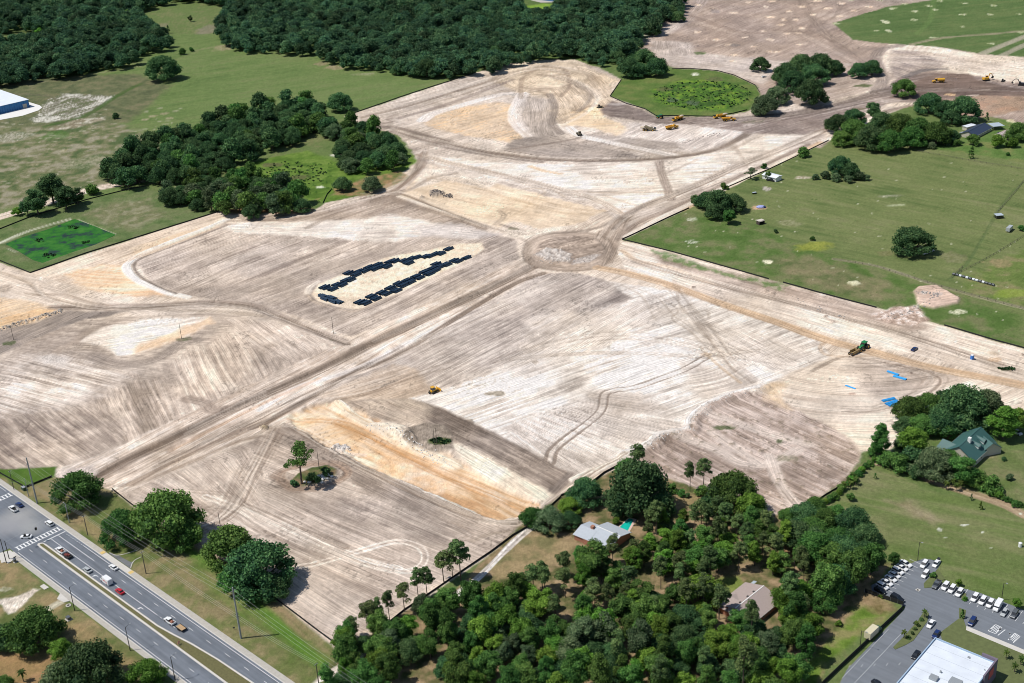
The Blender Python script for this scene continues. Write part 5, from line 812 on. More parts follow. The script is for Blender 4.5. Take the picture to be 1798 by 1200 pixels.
def cards(P, Nn, size, seed, cores, stretch=1.0):
    """leaf clumps: one small bent quad per point, spread over lobes"""
    r = np.random.default_rng(seed); n = len(P)
    d = Nn+r.normal(0, .75, (n, 3)); d /= np.linalg.norm(d, axis=1)[:, None]
    a = np.cross(d, r.normal(0, 1, (n, 3))); a /= np.linalg.norm(a, axis=1)[:, None]; b_ = np.cross(d, a)
    s = (size*r.uniform(.6, 1.4, n))[:, None]; s2 = s*r.uniform(.6, 1., (n, 1))*stretch
    V = np.stack([P-a*s-b_*s2*.5, P+a*s*.6-b_*s2, P+a*s+b_*s2*.6, P-a*s*.5+b_*s2], 1).reshape(-1, 3)
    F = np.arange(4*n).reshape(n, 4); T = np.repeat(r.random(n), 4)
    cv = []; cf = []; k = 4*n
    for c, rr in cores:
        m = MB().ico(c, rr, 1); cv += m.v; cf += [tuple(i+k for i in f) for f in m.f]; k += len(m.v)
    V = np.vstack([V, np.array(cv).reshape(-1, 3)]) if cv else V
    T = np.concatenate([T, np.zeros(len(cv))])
    return V, [tuple(f) for f in F]+cf, T
def crown_mesh(name, kind, seed, m):
    r = np.random.default_rng(seed); L = []
    if kind == 'oak':
        for i in range(38):
            a = r.uniform(0, 6.283); h = r.random()**.7; rad = math.sqrt(max(0, 1-h*h))*.36*r.uniform(.45, 1.05); L.append((rad*math.cos(a), rad*math.sin(a), .20+h*.30, r.uniform(.09, .15)))
        for i in range(12):
            a = i*.5236+r.uniform(-.2, .2); L.append((.37*math.cos(a)*r.uniform(.8, 1.1), .37*math.sin(a)*r.uniform(.8, 1.1), r.uniform(.12, .25), r.uniform(.08, .12)))
    elif kind == 'round':
        for i in range(32):
            v = r.normal(0, 1, 3); v /= np.linalg.norm(v); q = r.uniform(.55, 1.); L.append((v[0]*.34*q, v[1]*.34*q, .62+v[2]*.40*q, r.uniform(.10, .16)))
    elif kind == 'tall':
        for i in range(34):
            h = r.random(); w = .34*math.sin(math.pi*min(1, .18+.8*h))**.7; a = r.uniform(0, 6.283); q = r.uniform(.4, 1); L.append((w*q*math.cos(a), w*q*math.sin(a), .35+h*1.15, r.uniform(.09, .15)))
    elif kind == 'sparse':
        for i in range(26):
            v = r.normal(0, 1, 3); v /= np.linalg.norm(v); q = r.uniform(.5, 1.05); L.append((v[0]*.44*q, v[1]*.44*q, .95+v[2]*.40*q, r.uniform(.075, .125)))
    elif kind == 'pine':
        for i in range(24):
            h = r.random(); w = .42*(1-h*.55)*r.uniform(.25, 1.); a = r.uniform(0, 6.283); L.append((w*math.cos(a), w*math.sin(a), 1.0+h*.95, r.uniform(.08, .15)))
    elif kind == 'cedar':
        for i in range(30):
            h = r.random()**.8; w = .38*(1-h)*r.uniform(.5, 1.)+.02; a = r.uniform(0, 6.283); L.append((w*math.cos(a), w*math.sin(a), .1+h*1.35, r.uniform(.06, .11)*(1.1-.4*h)))
    elif kind == 'bush':
        for i in range(18):
            a = r.uniform(0, 6.283); h = r.random(); q = math.sqrt(1-h*h)*r.uniform(.4, 1); L.append((.36*q*math.cos(a), .36*q*math.sin(a), .12+h*.38, r.uniform(.12, .18)))
    elif kind == 'wood':
        for i in range(18):
            a = r.uniform(0, 6.283); h = r.random()**.8; rad = math.sqrt(max(0, 1-h*h))*.36*r.uniform(.5, 1.05); L.append((rad*math.cos(a), rad*math.sin(a), .20+h*.52, r.uniform(.12, .2)))
    dens = {'oak': 230, 'round': 270, 'tall': 240, 'sparse': 150, 'pine': 150, 'cedar': 150, 'bush': 110, 'wood': 110}[kind]
    size = {'oak': .0135, 'round': .0165, 'tall': .018, 'sparse': .017, 'pine': .024, 'cedar': .020, 'bush': .028, 'wood': .026}[kind]
    P = []; Nn = []
    for x, y, z, q in L:
        v = r.normal(0, 1, (dens, 3)); v /= np.linalg.norm(v, axis=1)[:, None]; v[:, 2] = np.where(v[:, 2] < -.35, -v[:, 2], v[:, 2])
        rr = q*r.uniform(.72, 1.3, (dens, 1)); P.append(np.array([x, y, z])+v*rr*[1, 1, .85]); Nn.append(v)
    P = np.vstack(P); Nn = np.vstack(Nn)
    cores = [((x, y, z), q*(.74 if kind not in ('pine', 'sparse') else .35)) for x, y, z, q in L]
    V, F, T = cards(P, Nn, size, seed, cores)
    me = bpy.data.meshes.new(name); me.from_pydata(V.tolist(), [], F); at = me.attributes.new('tone', 'FLOAT', 'POINT'); at.data.foreach_set('value', T.astype(np.float32)); me.materials.append(m); return me
def trunk_mesh(kind, seed):
    r = random.Random(seed); b = MB()
    def limb(p, q, r0, r1, n=7): b.rod(p, q, r0, r1, n)
    if kind in ('oak', 'wood', 'bush'):
        limb((0, 0, -.02), (0, 0, .10), .032, .026)
        for i in range(6):
            a = i*1.047+r.uniform(-.3, .3); m1 = (.13*math.cos(a), .13*math.sin(a), .20); limb((0, 0, .09), m1, .019, .013, 6); limb(m1, (.30*math.cos(a+.15), .30*math.sin(a+.15), .30+r.uniform(0, .06)), .013, .004, 5)
    elif kind in ('round',):
        limb((0, 0, -.02), (0, 0, .38), .030, .022)
        for i in range(5): a = i*1.256; limb((0, 0, .34), (.22*math.cos(a), .22*math.sin(a), .65), .014, .005, 5)
    elif kind == 'tall':
        limb((0, 0, -.02), (.01, 0, .5), .028, .020); limb((.01, 0, .5), (0, 0, 1.35), .020, .004)
        for i in range(8): a = i*2.4; h = .4+i*.11; limb((0, 0, h), (.2*math.cos(a), .2*math.sin(a), h+.13), .010, .004, 5)
    elif kind == 'sparse':
        limb((0, 0, -.02), (-.03, 0, .5), .035, .026); limb((-.03, 0, .5), (-.05, .02, 1.15), .024, .008)
        for i in range(9): a = i*2.4+.3; h = .5+i*.06; limb((-.04, 0, h), (.32*math.cos(a), .32*math.sin(a), h+.28), .012, .004, 5)
    elif kind == 'pine':
        limb((0, 0, -.02), (.01, .01, 1.), .024, .017); limb((.01, .01, 1.), (0, 0, 1.95), .017, .004)
        for i in range(12): a = i*2.4; h = 1.1+i*.065; limb((.005, 0, h), ((.34-.02*i)*math.cos(a), (.34-.02*i)*math.sin(a), h+.05), .006, .002, 4)
    elif kind == 'cedar': limb((0, 0, -.02), (0, 0, 1.3), .022, .003)
    me = bpy.data.meshes.new('trunk'); me.from_pydata(b.v, [], b.f); me.materials.append(BARK); return me
KINDS = {}
def kind_mesh(kind, leaf, v):
    key = (kind, leaf, v)
    if key not in KINDS:
        base = (kind, v)
        if base not in KINDS: KINDS[base] = (crown_mesh('crown', kind, hash((kind == 'oak', len(kind), v)) % 9999+v*17, LM[leaf]), trunk_mesh(kind, v), leaf); KINDS[key] = KINDS[base]
        else:
            me = KINDS[base][0].copy(); me.materials[0] = LM[leaf]; KINDS[key] = (me, KINDS[base][1], leaf)
    return KINDS[key]
ZC = {'oak': .34, 'round': .62, 'tall': .95, 'sparse': .95, 'pine': 1.5, 'cedar': .7, 'bush': .3, 'wood': .6}
NMK = {'oak': 'live_oak', 'round': 'broadleaf_tree', 'tall': 'tall_broadleaf_tree', 'sparse': 'sparse_tree', 'pine': 'pine_tree', 'cedar': 'cedar_tree', 'bush': 'bush', 'wood': 'broadleaf_tree'}
TREES = []
def tree_at(x, y, wid, kind, leaf, label, group=None, hz=1., cat=None, rnd=random):
    v = rnd.randrange(3); cm, tm, _ = kind_mesh(kind, leaf, v)
    o = bpy.data.objects.new(NMK[kind], None); C.objects.link(o); o.location = (x, y, z_at(x, y)); o.rotation_euler = (0, 0, rnd.uniform(0, 6.28)); o.scale = (wid, wid*rnd.uniform(.9, 1.1), wid*hz)
    o['label'] = label; o['category'] = cat or ('bush' if kind == 'bush' else 'tree')
    if group: o['group'] = group
    child('trunk', tm, o); child('crown', cm, o); TREES.append((x, y, wid)); return o
def tree(cx, cy, wpx, kind, leaf, label, group=None, hz=1.):
    """crown centre and crown width as read from the photograph"""
    x, y = g1(cx, cy); 
    for _ in range(5):
        w = wpx/pxm(x, y)/.86; x, y = g1(cx, cy, ZC[kind]*w*hz+z_at(x, y))
    return tree_at(x, y, w, kind, leaf, label, group, hz)
def inpoly(x, y, P):
    c = False; n = len(P)
    for i in range(n):
        x0, y0 = P[i]; x1, y1 = P[(i+1) % n]
        if (y0 > y) != (y1 > y) and x < (x1-x0)*(y-y0)/(y1-y0)+x0: c = not c
    return c
def scatter(poly, spacing, zc, seed, jit=.38, holes=()):
    r = random.Random(seed); P = gp(poly, zc); H = [gp(h, zc*.5) for h in holes]; x0, y0 = P.min(0); x1, y1 = P.max(0); out = []; row = 0; y = y0
    while y < y1:
        x = x0+(row % 2)*spacing/2
        while x < x1:
            a = x+r.uniform(-jit, jit)*spacing; b_ = y+r.uniform(-jit, jit)*spacing
            if inpoly(a, b_, P) and not any(inpoly(a, b_, h) for h in H): out.append((a, b_))
            x += spacing
        y += spacing*.87; row += 1
    return out
def grove(poly, spacing, width, zc, mix, label, group, seed, holes=(), hz=(.9, 1.25), keep=1.):
    r = random.Random(seed); n = 0; PP = gp(poly, zc); X0, Y0 = PP.min(0); X1, Y1 = PP.max(0)
    for x, y in scatter(poly, spacing, zc, seed, holes=holes):
        if r.random() > keep: continue
        kind, leaf = r.choices([m[:2] for m in mix], [m[2] for m in mix])[0]; w = r.uniform(*width)*(1 if kind in ('oak', 'wood', 'round', 'bush') else .8)
        nm = {'oak': 'spreading oak', 'round': 'rounded tree', 'tall': 'tall tree', 'pine': 'pine', 'wood': 'dense tree', 'sparse': 'open crowned tree', 'cedar': 'pointed cedar', 'bush': 'low bush'}[kind]
        lf = {'bright': 'bright green ', 'grey': 'grey green '}.get(leaf, '')
        u = (x-X0)/(X1-X0)*.999; v = (y-Y0)/(Y1-Y0)*.999; pos = ('front', 'near', 'middle', 'far', 'back')[max(0, int(v*5))]+' '+('far left', 'left', 'centre', 'right', 'far right')[max(0, int(u*5))]
        tree_at(x, y, w, kind, leaf, lf+nm+', '+pos+' of the '+group, group+': '+lf+nm+', '+pos, r.uniform(*hz), rnd=r); n += 1
    return n
random.seed(11)
# isolated and edge trees, each one seen for itself
T = tree
T(285, 118, 58, 'oak', 'oak', 'lone dark oak in the green field left of the big wood'); T(334, 32, 9, 'round', 'oak', 'tiny round tree alone at the top of the green field'); T(295, 52, 9, 'cedar', 'oak', 'small pointed tree on the field beside the left wood')
T(320, 91, 15, 'bush', 'green', 'small bush on the field ditch, left of two'); T(336, 87, 10, 'bush', 'green', 'small bush on the field ditch, right of two'); T(203, 204, 14, 'bush', 'oak', 'lone dark bush in the dry field near the pale scrape')
T(597, 178, 44, 'oak', 'oak', 'lone oak with a shadow near the corner of the sand, below the big wood')
for q in ((62, 352, 46), (88, 328, 54), (112, 343, 46), (134, 342, 30), (46, 362, 30)): T(*q, 'round', 'oak', 'dark tree in the clump above the sandy path at far left', 'clump of dark trees above the sandy path', .8)
T(30, 372, 20, 'bush', 'bright', 'bright green bush at the foot of the dark clump on the left'); T(160, 333, 26, 'bush', 'green', 'low bush between the dark clump and the sandy path')
for q in ((1106, 118, 44), (1130, 104, 52), (1152, 116, 44), (1120, 122, 34)): T(*q, 'oak', 'oak', {1106: 'left', 1130: 'rear', 1152: 'right', 1120: 'front'}[q[0]]+' dark oak in the clump at the corner of the green wetland island', 'oaks at the corner of the wetland island')
T(1335, 112, 34, 'oak', 'oak', 'lone round oak on the mauve cleared ground'); T(1588, 153, 42, 'oak', 'green', 'lone oak between the two dark haul roads')
for q in ((1380, 128, 50), (1408, 112, 50), (1440, 112, 54), (1392, 142, 52), (1425, 160, 62), (1466, 118, 36), (1430, 130, 50)): T(*q, 'oak', 'oak', ['left', 'middle', 'right'][min(2, (q[0]-1370)//32)]+' '+('front' if q[1] > 125 else 'back')+' oak of the grove on cleared ground above the haul road', 'oak grove above the haul road, %d %d' % (min(2, (q[0]-1370)//32), q[1] > 125))
T(1508, 122, 36, 'oak', 'oak', 'left oak of the pair on the right of the upper grove'); T(1532, 118, 36, 'oak', 'oak', 'right oak of the pair on the right of the upper grove')
for q in ((1343, 182, 46), (1365, 166, 42), (1335, 192, 28)): T(*q, 'oak', 'grey', 'grey green oak beside the east tip of the wetland island', 'oaks at the east tip of the wetland island')
for q in ((1470, 215, 44), (1498, 228, 56), (1530, 240, 58), (1562, 246, 54), (1500, 205, 40), (1548, 215, 52), (1580, 218, 56), (1612, 226, 56), (1645, 232, 54), (1668, 238, 34), (1480, 242, 36), (1600, 240, 50)): T(*q, 'oak', 'green' if q[0] % 3 else 'oak', ['left', 'middle', 'right'][(q[0]-1460)//72]+' '+('front' if q[1] > 225 else 'back')+' oak in the dense grove left of the farm house', 'oak grove left of the farm house, %d %d' % ((q[0]-1460)//72, q[1] > 225))
T(1534, 192, 28, 'round', 'oak', 'upright tree sticking up behind the farm grove'); 
for q in ((1632, 180, 48), (1690, 190, 60), (1660, 190, 40), (1672, 205, 36)): T(*q, 'oak', 'oak', 'big dark oak behind the farm house next to the brown soil', 'oaks behind the farm house')
T(1788, 230, 42, 'oak', 'green', 'oak at the right edge beside the brown roofed farm shed'); T(1733, 206, 11, 'cedar', 'oak', 'small dark conifer behind the farm house')
for q, l in (((1752, 248, 30), 'wide bright bush in front of the farm carport'), ((1776, 251, 24), 'right bright bush in front of the farm carport'), ((1710, 246, 26), 'dark shrub in front of the farm house wall'), ((1680, 251, 16), 'round shrub at the left end of the farm garden'), ((1664, 252, 11), 'small pale round shrub left of the farm garden'), ((1636, 256, 16), 'grey green shrub below the farm grove'), ((1770, 271, 9), 'small round bush on the right of the farm lawn')): T(*q, 'bush', 'grey' if 'pale' in l or 'grey' in l else 'bright' if 'bright' in l else 'green', l)
T(1706, 268, 14, 'cedar', 'green', 'little conifer in the middle of the farm lawn')
T(1476, 290, 44, 'oak', 'oak', 'dark oak of the pasture clump, left half', hz=1.1); T(1494, 298, 38, 'oak', 'oak', 'dark oak of the pasture clump, right half')
for q in ((1432, 311, 14), (1450, 308, 20), (1468, 312, 20), (1508, 309, 22), (1522, 312, 14), (1490, 315, 18)): T(*q, 'bush', 'grey', 'low scrubby bush round the foot of the pasture oaks', 'scrub at the pasture oaks')
T(1411, 268, 24, 'bush', 'green', 'ragged bush on the silt fence above the pasture'); T(1318, 301, 22, 'sparse', 'grey', 'thin small tree left of the white cabin', hz=.6); T(1349, 307, 14, 'round', 'green', 'small tree in front of the white cabin', hz=.8); T(1342, 292, 12, 'bush', 'green', 'little bush behind the white cabin')
for q in ((1240, 350, 40), (1262, 352, 54), (1288, 355, 42), (1256, 370, 36)): T(*q, 'oak', 'oak', 'dark oak in the clump on the sand side of the pasture fence', 'oaks on the pasture fence')
T(1280, 378, 28, 'round', 'green', 'green rounded tree at the front of the pasture fence clump', hz=.8); T(1222, 352, 26, 'bush', 'pine', 'yellowish bush at the left of the pasture fence clump'); T(1272, 327, 16, 'bush', 'green', 'small bush on the fence above the oak clump')
T(1603, 421, 66, 'oak', 'oak', 'lone round oak in the middle of the pasture, white vehicles under it')
T(1362, 406, 10, 'bush', 'oak', 'small dark bush in the left pasture'); T(1794, 401, 14, 'bush', 'green', 'bush beside the grey trailer at the right edge'); T(1427, 419, 10, 'bush', 'green', 'low bush behind the yellow weeds in the pasture')
T(601, 322, 34, 'oak', 'oak', 'small oak on the left of two above the pipe field'); T(652, 322, 36, 'oak', 'grey', 'small oak on the right of two above the pipe field')
T(133, 858, 84, 'oak', 'green', 'big oak on the highway verge, leftmost of the row'); T(292, 903, 112, 'oak', 'green', 'broad green oak behind the driveway apron', hz=1.15); T(320, 935, 70, 'oak', 'green', 'dark lower right crown behind the broad driveway oak', hz=1.); T(213, 922, 80, 'oak', 'green', 'smaller oak just left of the broad one by the driveway', hz=1.0)
T(400, 955, 90, 'oak', 'green', 'left crown of the huge verge oak pair beside the bare field', hz=1.05); T(452, 992, 112, 'oak', 'oak', 'huge dark oak on the highway verge beside the bare field', hz=1.1); T(420, 1012, 74, 'oak', 'green', 'lower left crown of the huge verge oaks', hz=.95); T(478, 1028, 64, 'oak', 'oak', 'lower right crown of the huge verge oaks', hz=.9)
T(58, 1100, 96, 'oak', 'green', 'wide oak below the sandy clearing in the bottom left'); T(2, 1118, 56, 'oak', 'oak', 'oak cut by the left edge in the bottom left corner'); T(106, 1140, 46, 'round', 'bright', 'bright young tree between two bottom left oaks', hz=.8)
T(155, 1168, 118, 'oak', 'oak', 'large dark oak at the bottom left beside the highway'); T(115, 1185, 80, 'oak', 'grey', 'grey green oak on the bottom edge at left'); T(256, 1182, 66, 'oak', 'bright', 'bright oak at the bottom edge next to the highway pavement'); T(4, 1200, 40, 'oak', 'green', 'oak in the very bottom left corner')
T(523, 800, 52, 'sparse', 'green', 'tall open crowned tree alone on the grassy island in bare soil', hz=1.)
for q, l in (((516, 848, 16), 'left bush at the foot of the island tree'), ((545, 838, 22), 'dark bush beside the trunk of the island tree'), ((572, 828, 20), 'right dark bush on the tree island'), ((556, 842, 16), 'middle bush on the tree island')): T(*q, 'bush', 'oak', l)
# garden of the green-roofed house
for q, k, lf, l, hz in (((1548, 768, 38), 'tall', 'green', 'tall feathery tree at the left corner of the green roofed garden', .9), ((1538, 790, 30), 'bush', 'green', 'shrub at the foot of the feathery garden tree', 1), ((1600, 716, 60), 'oak', 'green', 'oak reaching over the blue pipes', 1.), ((1632, 708, 52), 'oak', 'green', 'green oak behind the blue pipes, second from left', 1.), ((1690, 712, 96), 'oak', 'oak', 'biggest dark oak behind the green roofed house', 1.05), ((1656, 735, 66), 'oak', 'oak', 'dark oak left of the green roofed house', 1.), ((1730, 705, 60), 'oak', 'grey', 'grey green oak at the back right of the green roofed house', 1.), ((1765, 738, 56), 'tall', 'bright', 'bright upright tree to the right of the green roofed house', .62), ((1603, 772, 58), 'round', 'bright', 'bright globe shaped tree in the garden left of the green roof', .75), ((1574, 812, 44), 'bush', 'green', 'big shrub on the left border of the garden', 1), ((1640, 812, 72), 'oak', 'grey', 'pale green spreading oak in front of the green roofed house', 1), ((1692, 822, 56), 'round', 'green', 'dark round tree at the front corner of the green roofed house', .8), ((1665, 806, 50), 'oak', 'green', 'oak between the pale oak and the corner tree in the garden', 1), ((1598, 800, 46), 'bush', 'oak', 'dark shrub below the globe shaped tree', 1), ((1588, 745, 40), 'oak', 'oak', 'small dark oak above the globe shaped tree', 1), ((1583, 778, 34), 'round', 'oak', 'dark tree behind the globe shaped tree at left', .8), ((1610, 828, 34), 'bush', 'oak', 'wide shrub in front of the pale oak', 1), ((1619, 832, 22), 'bush', 'green', 'low round shrub at the lawn edge, centre', 1), ((1592, 822, 24), 'bush', 'oak', 'low dark shrub at the lawn edge, left', 1), ((1745, 852, 40), 'bush', 'green', 'spreading shrub on the right garden border', 1), ((1755, 870, 18), 'bush', 'bright', 'light round shrub on the right garden border', 1), ((1783, 885, 16), 'bush', 'green', 'round shrub at the far right end of the border', 1), ((1763, 806, 10), 'bush', 'oak', 'tiny round shrub on the lawn right of the green roof', 1), ((1773, 838, 16), 'bush', 'grey', 'grey low shrub on the right hand lawn', 1), ((1494, 872, 16), 'round', 'green', 'small round tree on the lawn by the hedge', .7), ((1537, 836, 8), 'cedar', 'green', 'tiny sapling on the garden lawn, top', 1), ((1706, 873, 8), 'cedar', 'grey', 'tiny sapling on the lawn, left of the pair', 1), ((1722, 888, 10), 'cedar', 'bright', 'tiny sapling on the lawn, right of the pair', 1), ((1735, 772, 22), 'bush', 'oak', 'dark shrub against the right wall of the green roofed house', 1), ((1665, 760, 36), 'bush', 'green', 'shrub behind the left wing of the green roof', 1), ((1618, 745, 52), 'oak', 'green', 'green oak between the globe tree and the dark oak', 1), ((1715, 728, 56), 'oak', 'oak', 'dark oak just behind the green ridge', 1), ((1660, 702, 50), 'oak', 'oak', 'oak at the top of the garden trees, centre', 1), ((1788, 735, 40), 'tall', 'bright', 'bright tree at the right edge beside the upright one', .6), ((1712, 838, 44), 'oak', 'green', 'oak below the front corner of the green roof', .9), ((1556, 806, 34), 'bush', 'green', 'dense shrub between feathery tree and big border shrub', 1)): T(*q, k, lf, l, None, hz)
for i in range(13):
    t = i/12; T(1536-86*t+random.uniform(-2, 2), 806+76*t+random.uniform(-2, 2), random.uniform(13, 19), 'bush', 'green' if i % 3 else 'bright', 'hedge shrub in the row down the left side of the garden', 'hedge row left of the garden')
for i in range(12):
    t = i/11; T(1718+80*t, 856+32*t+random.uniform(-1, 1), random.uniform(10, 14), 'bush', 'green', 'hedge shrub in the row on the right garden border', 'hedge row on the right border')
# around the pool house
for q, k, lf, l, hz in (((1025, 862, 62), 'oak', 'oak', 'dark oak left of the giant oak above the pool', 1.05), ((935, 906, 44), 'oak', 'green', 'leftmost oak beside the long white drive', 1.), ((965, 910, 56), 'oak', 'grey', 'grey oak at the end wall of the grey roofed house', 1.), ((1000, 888, 42), 'oak', 'bright', 'bright oak above the grey roofed house', 1), ((1000, 912, 40), 'oak', 'oak', 'dark oak touching the left end of the grey roof', 1), ((1122, 852, 112), 'oak', 'oak', 'giant oak on the edge of the sand above the pool', 1.2), ((1104, 822, 46), 'oak', 'green', 'upper left crown beside the giant oak on the sand edge', 1.1), ((1155, 880, 60), 'oak', 'oak', 'oak at the lower right of the giant oak', 1), ((1090, 885, 50), 'oak', 'oak', 'oak at the lower left of the giant oak', 1), ((1290, 862, 92), 'oak', 'green', 'second giant oak on the edge of the brown scrub', 1.1), ((1318, 885, 56), 'round', 'bright', 'bright tree right below the second giant oak', .9), ((1255, 880, 54), 'oak', 'oak', 'dark oak left below the second giant oak', 1.), ((1231, 862, 26), 'bush', 'green', 'big shrub behind the twin pines', 1), ((1182, 858, 22), 'bush', 'green', 'hedge shrub right of the giant oak, first', 1), ((1197, 866, 18), 'bush', 'green', 'hedge shrub right of the giant oak, second', 1), ((1207, 870, 12), 'bush', 'oak', 'small dark shrub on the lawn left of the pines', 1), ((1140, 908, 24), 'bush', 'grey', 'silvery shrub right of the pool', 1), ((1082, 915, 18), 'bush', 'bright', 'bright shrub left of the pool deck', 1), ((1385, 905, 36), 'oak', 'green', 'oak at the bottom corner of the brown scrub', 1), ((1122, 792, 38), 'pine', 'pine', 'pine rising above the giant oak', .55), ((1212, 824, 26), 'pine', 'pine', 'left of the twin pines in front of the brown scrub', 1.), ((1236, 820, 32), 'pine', 'pine', 'right of the twin pines in front of the brown scrub', .8)): T(*q, k, lf, l, None, hz)
for i, q in enumerate(((776, 984, 36), (805, 968, 44), (792, 980, 26), (731, 1014, 28), (747, 1010, 34), (707, 1038, 34), (680, 1050, 26), (662, 1062, 26), (647, 1070, 38), (615, 1095, 34), (935, 1005, 36))):
    T(*q, 'pine', 'pine', ['tall pine on the fence, second from the top of the row', 'tallest pine at the top of the row by the white drive', 'thin pine between the two tallest of the row', 'pine in the middle of the row, left one of the close pair', 'pine in the middle of the row, right one of the close pair', 'bushy pine below the close pair in the row', 'slim bare trunked pine in the row, above the lower three', 'slim pine third from the bottom of the row', 'wide pine second from the bottom of the row', 'lowest pine of the row, at the verge corner', 'pine standing at the end of the lawn beside the drive'][i], None, (.72, .8, .9, .95, .85, .75, 1.05, .95, .7, .6, .7)[i])
# groves
N0 = []
N0.append(grove([(188, 300), (230, 262), (300, 242), (370, 218), (450, 190), (540, 178), (560, 195), (590, 205), (575, 230), (500, 254), (420, 278), (330, 313), (262, 320), (205, 322)], 13.5, (16, 22), 6, [('oak', 'oak', 3), ('wood', 'oak', 2), ('wood', 'green', 1)], 'in the long band of wood above the red clay edge and wetland', 'long band of wood west of the wetland', 21))
N0.append(grove([(268, 340), (300, 330), (345, 314), (400, 306), (445, 305), (495, 320), (526, 342), (542, 362), (470, 372), (400, 370), (330, 352), (285, 350)], 11.5, (14, 19), 6, [('oak', 'oak', 2), ('wood', 'grey', 1), ('wood', 'green', 2)], 'in the compact wood at the north edge of the tilled lot', 'compact wood above the tilled lot', 22))
N0.append(grove([(560, 222), (600, 212), (660, 230), (715, 265), (712, 282), (690, 296), (640, 298), (592, 298), (590, 270), (600, 240)], 15, (15, 20), 6, [('oak', 'oak', 3), ('wood', 'green', 1), ('oak', 'grey', 1)], 'in the wood east of the wetland', 'wood east of the wetland', 23))
N0.append(grove([(1392, 908), (1440, 885), (1480, 890), (1525, 935), (1538, 975), (1520, 1010), (1500, 1045), (1468, 1078), (1440, 1050), (1425, 985), (1398, 945)], 9.5, (13, 19), 5, [('oak', 'oak', 4), ('oak', 'green', 3), ('round', 'green', 1)], 'in the dense wood on the left of the car park', 'dense wood beside the car park', 24))
HOL = ([(1000, 915), (1130, 900), (1130, 940), (1100, 975), (1040, 970), (1005, 950)], [(1245, 1010), (1330, 990), (1385, 1010), (1375, 1075), (1330, 1095), (1290, 1080), (1260, 1060)], [(905, 940), (1010, 950), (1010, 985), (960, 1015), (890, 1015)], [(1090, 1000), (1150, 1000), (1160, 1030), (1100, 1030)], [(985, 1045), (1025, 1040), (1025, 1075), (990, 1080)])
N0.append(grove([(570, 1215), (585, 1125), (640, 1095), (700, 1090), (740, 1062), (800, 1052), (860, 1040), (930, 1030), (965, 1050), (970, 1215)], 7.6, (9, 13.5), 6, [('round', 'green', 4), ('round', 'bright', 3.5), ('oak', 'oak', 1.5), ('tall', 'green', 1), ('round', 'grey', .7)], 'in the thick wood at the bottom of the photo, left part', 'thick wood at the bottom, left part', 25, holes=([(690, 1165), (770, 1165), (790, 1230), (680, 1230)],)))
N0.append(grove([(970, 1215), (965, 1085), (1050, 1080), (1120, 1060), (1230, 1065), (1300, 1090), (1400, 1060), (1450, 1080), (1470, 1110), (1430, 1150), (1390, 1215)], 8.0, (9, 14), 6, [('round', 'green', 3), ('oak', 'oak', 2.5), ('round', 'grey', 1.), ('round', 'bright', 2), ('tall', 'green', 1), ('pine', 'pine', .8)], 'in the thick wood at the bottom of the photo, right part', 'thick wood at the bottom, right part', 26, holes=HOL))
N0.append(grove([(900, 1010), (960, 965), (1020, 965), (1100, 960), (1140, 900), (1240, 890), (1340, 900), (1400, 930), (1420, 1000), (1440, 1060), (1300, 1080), (1150, 1060), (1000, 1080), (900, 1050)], 7.6, (8.5, 12.5), 8, [('pine', 'pine', 4), ('tall', 'bright', 1.5), ('tall', 'green', 1.5), ('round', 'green', 2), ('oak', 'oak', 1.2), ('round', 'bright', .8)], 'in the open wood between the two houses', 'open wood between the two houses', 27, holes=HOL, keep=1, hz=(.65, .95)))
T(1232, 1035, 76, 'oak', 'bright', 'wide bright oak left of the brown roofed house', None, 1.); T(1386, 1045, 60, 'oak', 'bright', 'bright oak right of the brown roofed house', None, 1.1); T(1040, 980, 66, 'round', 'green', 'dense dark tree in front of the grey roofed house', None, .9); T(1168, 985, 44, 'tall', 'bright', 'vivid green tall tree right of the pool lawn', None, .7); T(1190, 950, 34, 'tall', 'bright', 'vivid green narrow tree behind the pool lawn', None, .9)
T(1570, 980, 22, 'round', 'green', 'round green tree at the top corner of the car park row'); T(1639, 1010, 14, 'bush', 'green', 'round shrub on the kerb island beside the two parked cars'); T(1684, 1022, 12, 'round', 'bright', 'small green tree behind the parked row on the grass'); T(1786, 1058, 18, 'round', 'bright', 'young tree behind the right end of the parked row'); T(1547, 1047, 10, 'bush', 'bright', 'small bright shrub by the fence at the car park'); T(1473, 1095, 14, 'bush', 'bright', 'small bright tree on the grass left of the screened fence'); T(1690, 1078, 12, 'cedar', 'green', 'little conifer on the kerb island in front of the store'); T(1695, 1052, 10, 'bush', 'bright', 'low shrub on the narrow island between the two parked rows')
# palms
def palm_mesh(seed):
    r = random.Random(seed); b = MB(); 
    for i in range(22):
        a = i*2.4+r.uniform(-.2, .2); el = r.uniform(-.5, 1.2); L = r.uniform(1.5, 2.1); px_, pz = 0, 0; prev = None
        for k in range(5):
            t = k/4; rr = L*t*math.cos(el*.6); z = 4.2+L*t*math.sin(el)-1.1*t*t; w = .42*(1-t*.8)*(.3+min(1, t*4)); c = (rr*math.cos(a), rr*math.sin(a), z); n_ = (-math.sin(a)*w, math.cos(a)*w)
            cur = ((c[0]-n_[0], c[1]-n_[1], z-.12), c, (c[0]+n_[0], c[1]+n_[1], z-.12))
            if prev: b.add(list(prev)+list(cur), [(0, 1, 4, 3), (1, 2, 5, 4)])
            prev = cur
    me = bpy.data.meshes.new('fronds'); me.from_pydata(b.v, [], b.f); me.materials.append(LM['palm']); return me
PALM = [palm_mesh(i) for i in range(2)]; b = MB(); b.rod((0, 0, -.1), (.05, 0, 4.2), .18, .13, 8); PTR = bpy.data.meshes.new('trunk'); PTR.from_pydata(b.v, [], b.f); PTR.materials.append(BARK)
